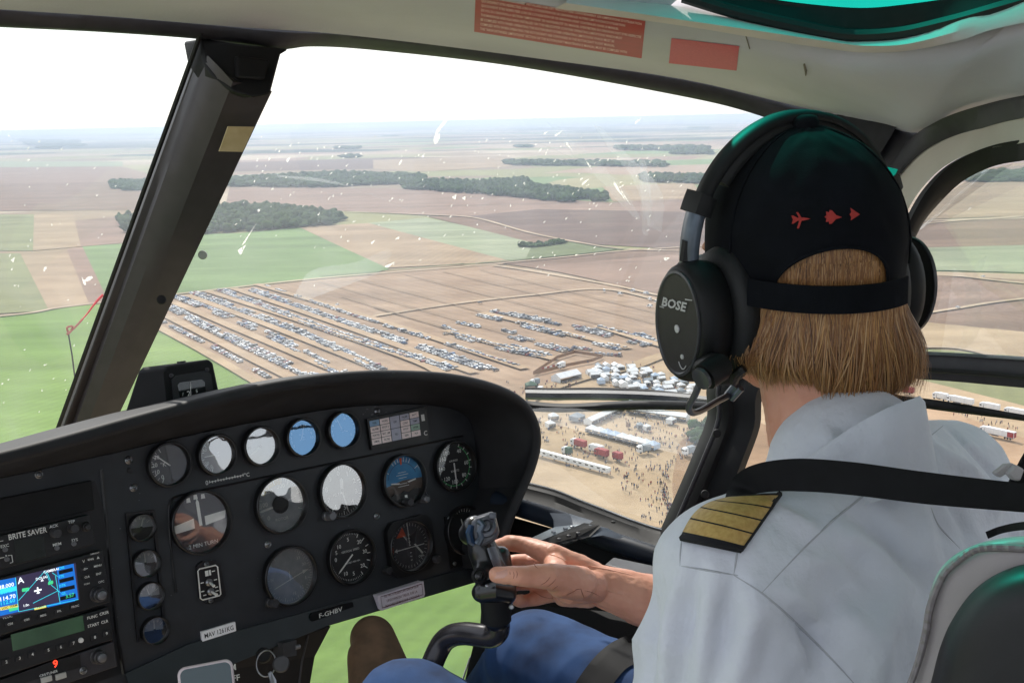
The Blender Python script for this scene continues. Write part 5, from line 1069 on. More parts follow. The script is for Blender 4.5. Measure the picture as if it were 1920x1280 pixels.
# slip scale ladder
b = MB(); p0, p1 = uv(388, 905, .0005), uv(463, 890, .0005); addtext(b, '0', .0085, p0.x, p0.y, .0005, 0, bold=.01); addtext(b, '°C', .0075, p1.x, p1.y, .0005, 0, bold=.01)
q0, q1 = uv(393, 904, .0005), uv(456, 891, .0005); b.prism([q0, q1, q1+Vector((0, .0009, 0)), q0+Vector((0, .0009, 0))], (0, 0, .0002))
for i in range(13): q = q0.lerp(q1, i/12); h = .0028 if i % 3 == 0 else .0016; b.prism([q+Vector((-.0005, -h if i % 3 else -.001, 0)), q+Vector((.0005, -h if i % 3 else -.001, 0)), q+Vector((.0005, h, 0)), q+Vector((-.0005, h, 0))], (0, 0, .0002))
part(b, 'slip_scale', M_wht, smooth=None)
random.seed(5); b = MB()
for k in range(46):
    x, y = (random.gauss(705, 14), random.gauss(775, 7)) if k < 14 else ((random.uniform(320, 880), random.uniform(850, 1090)) if k < 34 else (random.uniform(210, 340), random.uniform(870, 1250)))
    p = uv(x, y, .0004); r = random.uniform(.0003, .0011)*(1.3 if k < 14 else .7); n_ = 7; pts = [(p.x+r*random.uniform(.4, 1.4)*math.cos(2*math.pi*i/n_)*1.6, p.y+r*random.uniform(.4, 1.2)*math.sin(2*math.pi*i/n_), .0004) for i in range(n_)]; b.add(pts, [tuple(range(n_))])
tag(part(b, 'paint_chips', mat('bare_chip', '6d6e72', '5e5f63', rough=.6, nscale=90), smooth=None), kind='stuff')
# column of four half-moon meters
b = MB(); fr = [(236,962),(291,955),(313,1182),(258,1203)]; inn4 = [(241,967),(286,961),(307,1178),(262,1197)]
P0 = [uv(x, y, .004) for x, y in fr]; P1 = [uv(x, y, .004) for x, y in inn4]; P2 = [Vector((p.x, p.y, -.003)) for p in P1]
b.add(P0+P1+P2+[Vector((p.x, p.y, 0)) for p in P0], [(i, (i+1) % 4, 4+(i+1) % 4, 4+i) for i in range(4)]+[(4+i, 4+(i+1) % 4, 8+(i+1) % 4, 8+i) for i in range(4)]+[(i, (i+1) % 4, 12+(i+1) % 4, 12+i) for i in range(4)]); ms = part(b, 'meter_strip', M_bez, smooth=None)
b = MB(); b.prism(P2, (0, 0, .0012)); lpart(b, 'backing', M_dialg, ms, smooth=None)
for k, (x, y) in enumerate([(263,988),(271,1055),(279,1116),(288,1180)]):
    def e_m(d, cx, cy, r, w, k=k):
        ringseg(d, 0, r*.99, 90+6, 270+6, w+.0016, 11, cx, cy, 20)
    gauge(x, y, .0163, 'meter', 'half-moon meter, '+['top', 'second', 'third', 'bottom'][k]+' of the column', dial=9, ticks=[(-60,60,10,.66,.80,.0005),(-60,60,4,.6,.85,.0009)], needle=([20, 2, -14, 4][k], .75, .0012), extra=e_m, cov=C_mid, bez=.0016, hub=.0015)
# light switch plate
b = ppoly([(368,1062),(380,1051),(405,1050),(414,1060),(424,1115),(416,1126),(392,1131),(376,1122)], 0, .004); sp = part(b, 'switch_plate', M_bez, smooth=None)
b = MB(); pts = [uv(x, y, .0048) for x, y in smoothpath and [(371,1070),(374,1066),(404,1059),(408,1062),(414,1113),(411,1116),(380,1124),(376,1121)]]; b.tube(pts, .0009, 6, closed=True); lpart(b, 'outline', M_wht, sp)
for x, y, a in ((391,1091,-.6),(394,1108,.3)):
    p = uv(x, y, .004); b = MB(); b.lathe([(.0048, .004), (.0048, .0065), (.003, .008)], 14, 0, Matrix.Translation((p.x, p.y, 0))); b.tube([(p.x, p.y, .007), (p.x+.002+a*.002, p.y-.004, .017)], [.0012, .002], 8, 1); lpart(b, 'toggle_switch', [M_screw, M_wht], sp, smooth=.6)
b = MB(); p = uv(389, 1074, .0043); b.box((p.x-.001, p.y, .0044), (.0022, .0035, .0003)); b.box((p.x+.0035, p.y, .0044), (.0012, .0035, .0003))
for x, y in ((379,1092),(404,1086),(406,1100),(380,1108),(384,1115),(407,1107),(400,1070)): p = uv(x, y, .0043); b.box((p.x, p.y, .0044), (.0022, .0006, .0002))
lpart(b, 'symbols', M_wht, sp, smooth=None)
for x, y in ((387,1057),(395,1125)): b = screw_on_panel(x, y, .0022, w=.004); lpart(b, 'screw', [M_screw, M_bez], sp)
# caution light grid
b = ppoly([(688,785),(800,762),(804,818),(800,829),(697,843)], 0, .006); cw = part(b, 'warning_panel', M_bez, smooth=None)
q00, q10, q01, q11 = uv(692, 789, .0068), uv(785, 770, .0068), uv(698, 835, .0068), uv(790, 816, .0068)
def cell(c0, r0, c1, r1):
    f = lambda c, r: (q00.lerp(q10, c/5)).lerp(q01.lerp(q11, c/5), r/4); g_ = .045; return [f(c0+g_, r0+g_), f(c1-g_, r0+g_), f(c1-g_, r1-g_), f(c0+g_, r1-g_)]
M_cell = mat('lamp_cell_pink', 'f6e6e4', 'ecdad8', rough=.4, nscale=90); M_cellb = mat('lamp_cell_blue', '8fb0cf', '85a6c6', rough=.4, nscale=90); M_cellg = mat('lamp_cell_grey', 'b4b5c6', 'abacbd', rough=.4, nscale=90); M_cellt = mat('lamp_cell_green', 'a3bdae', '98b3a3', rough=.4, nscale=90)
CELLS = [(0,0,1,1,'FUEL',M_cellb),(1,0,2,1,'HORN',M_cell),(2,0,3,2,'OFF',M_cellg),(3,0,4,1,'PALIER',M_cellg),(4,0,5,1,'BATT',M_cell),(0,1,1,2,'ALARM',M_cell),(1,1,2,2,'PITOT 2',M_cell),(3,1,4,2,'CONT',M_cell),(4,1,5,2,'TEMP',M_cellg),(0,2,1,3,'PORTES',M_cell),(1,2,2,3,'BAT. LIM',M_cell),(2,2,3,4,'FEU',M_cellg),(3,2,4,3,'PITOT',M_cell),(4,2,5,3,'HYDR',M_cellt),(0,3,1,4,'LIMAIL',M_cell),(1,3,2,4,'FILTRE',M_cell),(3,3,4,4,'GEN',M_cell),(4,3,5,4,'HUI',M_cell)]
for c0, r0, c1, r1, s, m in CELLS:
    pts = cell(c0, r0, c1, r1); b = MB(); b.prism(pts, (0, 0, -.002)); c = sum(pts, Vector())/4; addtext(b, s, .0044, c.x, c.y, .0069, 1, sx=.8, bold=.01); lpart(b, 'lamp_cell', [m, M_ink], cw, smooth=None)
b = MB(); p = uv(798, 812, .0062); addtext(b, 'C', .010, p.x, p.y, .0062, 0, bold=.02); p = uv(792, 783, .0062); b.box((p.x+.001, p.y, .0062), (.003, .005, .0004), 0); lpart(b, 'side_mark', M_wht, cw, smooth=None)
# placards
def placard(name, px, m, texts, ink=M_ink, w=.003, w0=0., label=None, border=None):
    b = ppoly(px, w0, w); o = part(b, name, m, smooth=None)
    if label: o['label'] = label
    if texts:
        b = MB()
        for s, x, y, size, sx in texts: p = uv(x, y, w+.0002); addtext(b, s, size, p.x, p.y, w+.0002, 0, bold=.008, sx=sx)
        lpart(b, 'lettering', ink, o, smooth=None)
    return o
placard('placard', [(378,1184),(441,1165),(443,1182),(380,1202)], M_paper, [('MAV 1261KG', 411, 1184, .0086, .86)], w=.0045, label='white MAV 1261KG label')
placard('registration_plate', [(581,1156),(584,1149),(640,1132),(662,1128),(663,1137),(655,1144),(594,1164),(583,1164)], M_bez, [('F-GHBV', 620, 1148, .0092, 1.25)], ink=M_wht, w=.008, label='black F-GHBV plate')
o = placard('placard', [(709,1116),(794,1089),(797,1113),(795,1118),(716,1144),(711,1141)], mat('sticker_lilac', 'dcd4de', 'd0c8d2', rough=.5, nscale=50), [("NE PAS UTILISER L'INTERRUPTEUR", 753, 1108, .0052, .80), ('UP/DOWN DU TREUIL SUR LA', 754, 1117, .0052, .80), ('POIGNEE DE MANCHE CYCLIQUE', 755, 1126, .0052, .80)], ink=M_inkr, w=.018, w0=.004, label='pale sticker with three lines in French')
b = MB(); b.tube([uv(x, y, .0184) for x, y in [(714,1118),(791,1094),(793,1114),(717,1139)]], .0005, 5, closed=True); lpart(b, 'border_line', M_inkr, o)
# ---- radio stack
def unit(name, px, m, w, label):
    o = part(ppoly(px, -.002, w), name, m, smooth=None); o['label'] = label; bevel_obj(o, .0012); return o
M_rad = mat('radio_black', '1c1c1f', '161618', rough=.45, nscale=60, bump=.1, bscale=1500)
part(ppoly([(-420,1085),(-420,1010),(178,872+28),(196,960),(205,1030),(222,1200),(228,1262),(-420,1478)], -.001, .0012), 'radio_bay', M_bez, smooth=None)
blank = unit('blank_plate', [(-420,1020),(172,900),(178,955),(-420,1098)], M_trim2, .006, 'plain black blanking plate above the radios')
u1 = unit('warning_saver_unit', [(-420,1104),(168,964),(180,1020),(-420,1176)], M_rad, .012, 'black unit lettered BRITE SAVER')
u2 = unit('navigation_unit', [(-420,1196),(193,1031),(207,1128),(-420,1320)], M_rad, .013, 'navigation unit with a coloured map screen')
u3 = unit('transponder', [(-420,1330),(203,1137),(213,1198),(-420,1410)], M_rad, .013, 'radio with a green display and number keys')
u4 = unit('intercom', [(-420,1418),(214,1202),(221,1248),(-420,1470)], M_trim, .012, 'grey unit with a red lit figure')
def words(parent, items, m=M_wht, name='lettering', w=.0133, **k):
    b = MB()
    for it in items: s, x, y, size = it[:4]; p = uv(x, y, w); addtext(b, s, size, p.x, p.y, w, 0, sx=it[4] if len(it) > 4 else 1, bold=.012)
    return lpart(b, name, m, parent, smooth=None)
words(u1, [('BRITE SAVER', 52, 1000, .0092, .84), ('ACK', 101, 986, .0050), ('TEP', 134, 978, .0050), ('MEM', 107, 1020, .0050), ('SYS', 140, 1012, .0050), ('EXC', 9, 1023, .0050), ('R', 12, 1042, .004)], w=.0123)
b = MB(); b.tube([uv(x, y, .0124) for x, y in [(-30,1052),(8,1044)]], .0005, 5); b.tube([uv(x, y, .0124) for x, y in [(15,1041),(22,1040),(24,1053),(19,1055)]], .0005, 5); b.tube([uv(x, y, .0124) for x, y in [(-30,1020),(6,1013)]], .0004, 5); lpart(b, 'bracket_line', M_wht, u1)
def knobp(parent, x, y, r, h, m, name='knob', w=.012, m2=None):
    p = uv(x, y, w+h); b = MB(); b.lathe([(r*1.1, w), (r*1.1, w+h*.15), (r, w+h*.2), (r*.96, w+h*.92), (r*.85, w+h)], 22, 0, Matrix.Translation((p.x, p.y, 0)))
    if m2: b.lathe([(r*.62, w+h), (r*.6, w+h+.004), (r*.5, w+h+.0045)], 16, 1, Matrix.Translation((p.x, p.y, 0)))
    return lpart(b, name, [m, m2 or m], parent, smooth=.6)
for x, y in ((108,999),(141,990)): knobp(u1, x, y, .0055, .010, M_knob)
knobp(u1, 164, 987, .0055, .006, M_bez, m2=M_knob)
for x, y in ((108,1027),(140,1019),(11,1030),(14,1048)): knobp(u1, x, y, .0026, .003, M_knobm, 'button')
lpart(ppoly([(26,1013),(82,1002),(86,1043),(30,1057)], .0115, .0124), 'display', mat('dead_display', '14160f', rough=.15, nscale=40), u1, smooth=None)
# map screen
def emis(name, c, k=1.): return mat(name, c, c, rough=.3, emit=k, nscale=90)
E_bg, E_blue, E_cyan, E_mag, E_yel2, E_gr = emis('screen_navy', '3a3350', .45), emis('screen_blue', '1462b8', .9), emis('screen_cyan', '35c8d8', .9), emis('screen_white', 'e8f0f4', 1.), emis('screen_yellow', 'cfc05a', .9), emis('screen_green', '3ec080', .9)
scr = ppoly([(-60,1101),(142,1055),(149,1123),(-60,1172)], .0125, .0138); so2 = lpart(scr, 'map_screen', E_bg, u2, smooth=None)
b = MB()
def quad(px, mi, w=.0141): b.prism([uv(x, y, w) for x, y in px], (0, 0, -.0002), mi)
quad([(106,1063),(138,1056),(147,1123),(114,1131)], 0)
for k in range(4):
    y = 1071+k*16.3; quad([(110+k*.9, y-1.5),(136+k*1.8, y-8),(137+k*1.8, y-1),(111+k*.9, y+5.5)], 5, .0143)
quad([(-60,1098),(29,1082),(35,1146),(-60,1168)], 0)
quad([(-60,1114),(30,1098),(31,1106),(-60,1122)], 1, .0143)
quad([(0,1138),(34,1131),(35,1137),(1,1144)], 3, .0143); quad([(16,1140),(33,1137),(34,1142),(18,1146)], 4, .0144)
for a, c in (((35,1125),(84,1070)), ((84,1070),(93,1089)), ((88,1072),(95,1088)), ((96,1096),(113,1110)), ((62,1130),(108,1107)), ((113,1131),(104,1079)), ((29,1082),(35,1146)), ((35,1146),(147,1123)), ((98,1073),(108,1080)), ((-60,1124),(31,1106))):
    b.tube([uv(*a, .0143), uv(*c, .0143)], .00035, 4, 1)
for x, y, l in ((48,1105,7),(95,1092,5)): quad([(x-l,y+1.5),(x-l+1,y-2.5),(x+l-1,y-4.5),(x+l,y-1),(x+l-1,y+2),(x-l+1,y+4)], 4, .0145)
for s, x, y, size, mi in (('38.000', 12, 1098, .0062, 2), ('128.450', 12, 1108, .0062, 1), ('114.70', 14, 1120, .0066, 2), ('112.60', 14, 1128, .0062, 1), ('A', 39, 1088, .0100, 2), ('DOUAI', 78, 1083, .0042, 2), ('CAMBRAI', 96, 1069, .0042, 2), ('DIS', 116, 1064, .0040, 1), ('ETE', 115, 1080, .0040, 1), ('DTK', 117, 1097, .0040, 1), ('GS', 119, 1112, .0040, 1), ('3.57', 131, 1116, .0060, 4), ('LOC TERM', 18, 1137, .0036, 5), ('NAV', 76, 1136, .0038, 5), ('1.0n', 49, 1134, .004, 2)):
    p = uv(x, y, .0146); addtext(b, s, size, p.x, p.y, .0146, mi, bold=.012)
quad([(64,1139),(86,1134),(87,1138),(65,1143)], 3, .0143); quad([(88,1133.5),(140,1122),(141,1126),(89,1138)], 0, .0143)
p = uv(71, 1106, .0145); b.box((p.x, p.y, .0146), (.0042, .0009, .0001), 2); b.box((p.x, p.y, .0147), (.0008, .0038, .0001), 2); b.box((p.x, p.y-.003, .0148), (.0018, .0006, .0001), 2)
for x, y in ((79,1087),): p = uv(x, y, .0146); b.add([(p.x-.0018, p.y-.0012, .0146), (p.x+.0018, p.y-.0012, .0146), (p.x, p.y+.0016, .0146)], [(0, 1, 2)], 2)
lpart(b, 'map_graphics', [E_blue, E_cyan, E_mag, E_yel2, E_gr, M_bez], u2, smooth=None)
M_key = mat('key_rubber', '232326', '1d1d20', rough=.6, nscale=60)
def keys(parent, lst, w=.013, sz=(.0052, .0026), ts=.0034):
    for s, x, y in lst:
        p = uv(x, y, w+.002); b = MB(); b.box((p.x, p.y, w+.001), (sz[0], sz[1], .0012), 0, bev=.0006); addtext(b, s, ts, p.x, p.y, w+.0024, 1, bold=.015); lpart(b, 'key', [M_key, M_wht], parent, smooth=.5)
keys(u2, [('RNG', 170, 1048), ('-D>', 160, 1066), ('MENU', 183, 1060), ('CLR', 163, 1081), ('ENT', 185, 1075), ('CDI', 19, 1169), ('OBS', 50, 1161), ('MSG', 81, 1153), ('FPL', 111, 1145), ('PROC', 141, 1136)])
words(u2, [('DEFAULT', 178, 1037, .0026), ('OPC', 190, 1090, .0036), ('PUSH', 163, 1094, .0028), ('V', 157, 1052, .005), ('VLOC', 14, 1156, .0042)])
b = MB(); p = uv(184, 1045, .0134); b.add([(p.x-.0018, p.y-.0012, .0134), (p.x+.0018, p.y-.0012, .0134), (p.x, p.y+.002, .0134)], [(0, 1, 2)]); lpart(b, 'arrow_mark', M_wht, u2)
knobp(u2, 190, 1115, .0088, .012, M_knob, m2=M_knobm, w=.013)
lpart(ppoly([(20,1189),(155,1153),(159,1181),(24,1220)], .0125, .0138), 'display', mat('lcd_green', '4a6b4e', '39553f', rough=.2, nscale=14), u3, smooth=None)
keys(u3, [('FUNC', 173, 1156), ('CRSR', 195, 1149), ('START', 175, 1171), ('CLR', 196, 1165), ('2', 12, 1240), ('3', 37, 1233), ('4', 61, 1226), ('5', 91, 1218), ('6', 114, 1212), ('7', 138, 1205), ('8', 178, 1194), ('9', 200, 1187)], sz=(.0044, .003), ts=.0048)
knobp(u3, 153, 1200, .0028, .003, M_wht, 'button', w=.013)
lpart(ppoly([(-60,1298),(100,1238),(150,1226),(152,1250),(60,1275),(-60,1318)], .0115, .0125), 'display', M_bez, u4, smooth=None)
words(u4, [('9', 104, 1244, .0120)], m=emis('red_digit', 'ff3a22', 2.2), name='red_digit', w=.0128)
words(u4, [('CRS/TUNER', 91, 1262, .0040)], w=.0128)
knobp(u4, 190, 1232, .0085, .012, M_knob, m2=M_knobm)
for x, y in ((88,1273),(115,1267)): p = uv(x, y, .016); b = MB(); b.box((p.x, p.y, .014), (.0062, .0034, .002), 0, bev=.001); lpart(b, 'button', mat('button_ivory', 'bdbdb8', rough=.5, nscale=60), u4)
b = screw_on_panel(156, 1256, .003, w=.012); lpart(b, 'screw', [M_screw, M_bez], u4)
# pedestal below the panel
b = MB(); b.prism([uv(-300,1470,.005), uv(330,1270,.005), uv(620,1173,.005), uv(590,1230,-.01), uv(560,1400,-.02), uv(540,1700,-.02), uv(-300,1900,0)], (0, 0, -.10)); part(b, 'pedestal', M_void, smooth=None)
b = MB(); b.tube([uv(x, y, .004) for x, y in [(578,1190),(566,1240),(560,1290)]], .0015, 6); part(b, 'pedestal_edge', M_trim)
# light switch block and key with its ring under the panel
b = ppoly([(530,1206),(556,1199),(556,1228),(532,1232)], 0, .03); o = part(b, 'junction_box', mat('grey_switch_box', '3f4043', '36373a', rough=.5, nscale=70), smooth=None)
b = MB(); b.tube([uv(553,1213,.03), uv(562,1211,.03)], .003, 8); lpart(b, 'plug', M_knobm, o)
KEY = thing('ignition_key', 'key with a split ring and round grey fob hanging under the panel', 'key', P(520, 1245, 1.30))
o = MB(); c = P(499,1243,1.30); ringp = [c+CAMR*(math.cos(a)*.0118)+CAMU*(math.sin(a)*.0148)+CAMF*(.004*math.sin(a)) for a in np.linspace(0, 2*math.pi, 36, endpoint=False)]; o.tube(ringp, .0009, 8, closed=True); o.obj('split_ring', M_screw, KEY)
o = MB(); T = Matrix.Translation(P(527,1244,1.285))@(-ray(527,1244)).to_track_quat('Z', 'Y').to_matrix().to_4x4(); o.lathe([(.003, -.004), (.0098, -.003), (.0102, .001), (.0085, .003)], 24, 0, T); o.obj('fob', M_knob, KEY)
o = MB(); o.prism([P(503,1262,1.29), P(509,1258,1.29), P(518,1274,1.285), P(520,1300,1.28), P(508,1300,1.28), P(507,1276,1.285)], HF*.002); o.obj('blade', M_screw, KEY, smooth=None)
o = MB(); T = Matrix.Translation(P(494,1228,1.36))@(-ray(494,1228)).to_track_quat('Z', 'Y').to_matrix().to_4x4(); o.lathe([(.010, -.02), (.010, .0), (.008, .004)], 20, 0, T); o.obj('lock_barrel', M_trim2, KEY)
# phone in its cradle
PH = thing('smartphone', 'smartphone with dark teal screen and pale rim propped below the panel', 'phone', P(385, 1300, 1.18))
ax, ay = (P(424,1243,1.19)-P(345,1258,1.19)).normalized(), None
no = (-ray(380,1260)).normalized(); ax = (ax-no*ax.dot(no)).normalized(); ay = no.cross(ax).normalized(); ph0 = P(331,1252,1.19)
def rr_(w, h, r, n=6):
    out = []
    for cx, cy, a0 in ((w-r, -r, 90), (r, -r, 180), (r, -h+r, 270), (w-r, -h+r, 0)):
        for i in range(n+1): a = math.radians(a0-0+90*i/n) if False else None
    pts = []
    for cx, cy, a0 in ((w-r, -r, 0), (r, -r, 90), (r, -h+r, 180), (w-r, -h+r, 270)):
        for i in range(n+1): a = math.radians(a0+90*i/n); pts.append((cx+r*math.cos(a), cy+r*math.sin(a)))
    return pts
wph = .0605
b = MB(); b.prism([ph0+ax*x+ay*y+no*.004 for x, y in rr_(wph, .13, .009)], -no*.009); o = b.obj('case', mat('phone_rim', 'cfc3c4', 'c3b7b8', rough=.3, nscale=40, metal=.4), PH, smooth=.5); bevel_obj(o, .0015)
b = MB(); b.prism([ph0+ax*(x+.003)+ay*(y-.003)+no*.0052 for x, y in rr_(wph-.006, .124, .007)], -no*.002); b.obj('screen', mat('phone_glass_dark', '123a3e', '0f3236', rough=.08, nscale=5, spec=.8), PH, smooth=None)
b = MB()
for s, x, y in (('M', 437, 1251), ('OFF', 436, 1272)):
    V, Fs = TXT(s, .010, .01); p = P(x, y, 1.27); b.add([p+ax*v[0]+ay*v[1] for v in V], Fs)
b.obj('pedestal_lettering', M_wht, IP, smooth=None)
# ================================================================ COMPASS ON THE HOOD
CP = thing('compass', 'black magnetic compass with small window standing on the glare hood', 'compass', PANEL@Matrix.Translation(onpanel(350, 770, -.08)))
def cpt(x, y, w): p = onpanel(x, y, w); return PANEL@Vector((p.x, p.y, w))
f1 = [cpt(x, y, -.03) for x, y in [(306,693),(315,686),(392,673),(400,680),(413,742),(418,775),(316,800)]]
bk = [p+PN*.075+PU*.0+PR*(-.004) for p in f1]; 
bk[0] = cpt(276,692,-.03)+PN*.03; bk[1] = cpt(283,686,-.03)+PN*.03; bk[6] = cpt(236,815,-.03)+PN*.03; bk[2] = f1[2]+PN*.05; bk[3] = f1[3]+PN*.05
b = MB(); b.loft([bk, f1], caps=True); o = b.obj('housing', M_trim2, CP, smooth=.4); bevel_obj(o, .003, 3)
win = [cpt(x, y, -.026) for x, y in [(333,722),(337,717),(378,711),(384,716),(386,738),(382,742),(345,748),(338,746)]]
fr_ = [cpt(x, y, -.0265) for x, y in [(322,712),(330,704),(388,694),(396,702),(402,746),(396,752),(336,764),(327,758)]]
b = MB(); b.prism(fr_, PN*.003); b.obj('face_plate', mat('compass_plate', '25262a', '1f2024', rough=.4, nscale=60), CP, smooth=None)
b = MB(); b.prism(win, PN*.001); b.obj('window', mat('compass_glass', '08090b', rough=.05, nscale=20, spec=.8), CP, smooth=None)
b = MB(); Rc = Matrix(((PR.x, PU.x, -PN.x), (PR.y, PU.y, -PN.y), (PR.z, PU.z, -PN.z)))
for s, x, y, size in (('2', 354, 738, .010), ('5', 369, 733, .006), ('/', 343, 739, .006)):
    V, Fs = TXT(s, size, .01); p = cpt(x, y, -.0255); b.add([p+Rc@Vector(v) for v in V], Fs)
b.tube([cpt(357,716,-.0255), cpt(358,746,-.0255)], .0004, 5); b.obj('card_marks', M_wht, CP, smooth=None)
for x, y in ((321,704),(388,693)): b = MB(); T = Matrix.Translation(cpt(x, y, -.026))@Rc.to_4x4(); b.lathe([(.003, 0), (.003, .0015), (.002, .002)], 12, 0, T); b.obj('screw', M_trim, CP)
b = MB(); T = Matrix.Translation(cpt(340, 679, -.045)+PU*.0)@Rc.to_4x4()@Matrix.Rotation(-math.pi/2, 4, 'X'); b.lathe([(.006, -.002), (.006, .0015)], 16, 0, T); b.obj('top_hole', M_bez, CP)
# red placards on the roof lining
def surf_frame(obj_names, x, y):
    pass
bv = []
for o in list(CAB.children):
    if o.name.startswith('roof_lining'): me = o.data; bv.append(BVHTree.FromPolygons([WM[o.name]@v.co for v in me.vertices], [p.vertices[:] for p in me.polygons]))
def on_lining(x, y, off=.0016):
    for t in bv:
        h = t.ray_cast(Vector((0, 0, 0)), ray(x, y).normalized())
        if h[0] is not None: return h[0]-ray(x, y).normalized()*off
    return P(x, y, 1.3)
def lining_patch(name, c, m, lab, texts=None, nu=60, nv=16):
    tl, tr, br, bl = c; b = MB(); V = []
    for j in range(nv+1):
        for i in range(nu+1):
            u, v = i/nu, j/nv; x = (tl[0]*(1-u)+tr[0]*u)*(1-v)+(bl[0]*(1-u)+br[0]*u)*v; y = (tl[1]*(1-u)+tr[1]*u)*(1-v)+(bl[1]*(1-u)+br[1]*u)*v; V.append(on_lining(x, y))
    b.add(V, [(j*(nu+1)+i, j*(nu+1)+i+1, (j+1)*(nu+1)+i+1, (j+1)*(nu+1)+i) for j in range(nv) for i in range(nu)]); o = b.obj(name, m, CAB); o['label'] = lab
    if texts:
        b = MB()
        for s, v, hgt, u0, u1 in texts:
            Vt, Fs = TXT(s, 1.0, .012, 'LEFT'); wdt = max(p[0] for p in Vt); pts = []
            for p in Vt:
                u = u0+(u1-u0)*p[0]/wdt; vv = v-p[1]*hgt; x = (tl[0]*(1-u)+tr[0]*u)*(1-vv)+(bl[0]*(1-u)+br[0]*u)*vv; y = (tl[1]*(1-u)+tr[1]*u)*(1-vv)+(bl[1]*(1-u)+br[1]*u)*vv
                pts.append(on_lining(x, y, .0024))
            b.add(pts, Fs)
        b.obj('lettering', mat('placard_ink', 'ffdede', 'f4d0d0', rough=.6, nscale=40), o, smooth=None)
    return o
LN = [("LES PLAQUETTES INDICATRICES INSTALLEES SUR CET HELICOPTERE CONTIENNENT LES LIMITATIONS D'UTILISATION", .98), ("QUI DOIVENT ETRE RESPECTEES LORS DE L'UTILISATION DE CE GIRAVION.LES AUTRES LIMITATIONS D'UTILISATION", .885), ("QUI DOIVENT ETRE RESPECTEES LORS DE L'UTILISATION DE CE GIRAVION SONT CONTENUES DANS LE MANUEL", .85), ('DE VOL DU GIRAVION.LA SECTION "LIMITATIONS" DE NAVIGABILITE" DU MANUEL D\'ENTRETIEN DU GIRAVION DOIT ETRE RESPECTEE', .985), ("THE MARKINGS AND PLACARDS INSTALLED ON THIS HELICOPTER CONTAIN OPERATING LIMITATIONS WHICH MUST", .875), ("BE COMPLIED WITH WHEN OPERATING THIS ROTORCRAFT.OTHER OPERATING LIMITATIONS WHICH MUST BE", .83), ("COMPLIED WITH WHEN OPERATING THIS ROTORCRAFT ARE CONTAINED IN THE ROTORCRAFT FLIGHT MANUAL", .835), ('THE "AIRWORTHINESS LIMITATIONS" SECTION OF THE ROTORCRAFT MAINTENANCE MANUAL MUST BE COMPLIED WITH', .91)]
lining_patch('warning_placard', [(892,-16),(1210,40),(1203,110),(889,60)], mat('placard_red', 'b80f30', 'ac0c2a', rough=.5, nscale=30), 'red placard with eight lines of fine white print', [(s, .10+.115*i, .085, .035, u1) for i, (s, u1) in enumerate(LN)])
lining_patch('blank_placard', [(1259,72),(1386,87),(1381,133),(1254,119)], mat('placard_faded_red', 'de6274', 'd2586a', rough=.6, nscale=400), 'plain faded red placard')
b = MB(); pts = [on_lining(1396+d*.3, 60+d, .001) for d in range(0, 36, 4)]; b.tube(pts, .0006, 5); pts = [on_lining(x, y, .001) for x, y in ((1508,120),(1512,132),(1511,142))]; b.tube(pts, [.002, .003, .001], 5, flat=.3); b.obj('lining_scuffs', mat('scuff_brown', '8c8474', rough=.9, nscale=90), CAB)
# ================================================================ PILOT
def CC(x, y, z): return c2w((x, y, z))
def evalmesh(o):
    dg = bpy.context.evaluated_depsgraph_get(); return bpy.data.meshes.new_from_object(o.evaluated_get(dg))
def capsule_into(bm, p0, p1, r0, r1, n=7):
    p0, p1 = Vector(p0), Vector(p1); k = max(2, int((p1-p0).length/(min(r0, r1)*.45))+1)
    d = (p1-p0)
    q = d.to_track_quat('Z', 'Y') if d.length > 1e-6 else Vector((0, 0, 1)).to_track_quat('Z', 'Y')
    M = q.to_matrix(); rings = []; nn = 16
    def ring(c, r, z=0): return [bm.verts.new(c+M@Vector((r*math.cos(2*math.pi*j/nn), r*math.sin(2*math.pi*j/nn), 0))) for j in range(nn)]
    L = d.length; ax = M@Vector((0, 0, 1)); rs = []
    for i in range(1, 5): a = math.pi/2*(1-i/4.5); rs.append((p0-ax*(r0*math.sin(a)), r0*math.cos(a)))
    for i in range(k+1): rs.append((p0.lerp(p1, i/k), r0+(r1-r0)*i/k))
    for i in range(4, 0, -1): a = math.pi/2*(1-i/4.5); rs.append((p1+ax*(r1*math.sin(a)), r1*math.cos(a)))
    R = [ring(c, r) for c, r in rs]
    for a, b_ in zip(R, R[1:]):
        for j in range(nn): bm.faces.new((a[j], a[(j+1) % nn], b_[(j+1) % nn], b_[j]))
    bm.faces.new(R[0][::-1]); bm.faces.new(R[-1])
def ell_into(bm, c, ax, rad, sub=3):
    v0 = len(bm.verts); r = bmesh.ops.create_icosphere(bm, subdivisions=sub, radius=1)
    for v in r['verts']: v.co = Vector(c)+ax[0]*(v.co.x*rad[0])+ax[1]*(v.co.y*rad[1])+ax[2]*(v.co.z*rad[2])
def loft_into(bm, rings):
    R = [[bm.verts.new(p) for p in r] for r in rings]; n = len(R[0])
    for a, b_ in zip(R, R[1:]):
        for j in range(n): bm.faces.new((a[j], a[(j+1) % n], b_[(j+1) % n], b_[j]))
    bm.faces.new(R[0][::-1]); bm.faces.new(R[-1])
def blob(bm, voxel, sm=6, fac=.6):
    bmesh.ops.recalc_face_normals(bm, faces=bm.faces[:]); me = bpy.data.meshes.new('tmp'); bm.to_mesh(me); bm.free()
    o = link(bpy.data.objects.new('tmp', me)); m = o.modifiers.new('r', 'REMESH'); m.mode = 'VOXEL'; m.voxel_size = voxel; m.use_smooth_shade = True
    s = o.modifiers.new('s', 'SMOOTH'); s.iterations = sm; s.factor = fac
    r = evalmesh(o); bpy.data.objects.remove(o); bpy.data.meshes.remove(me); return r
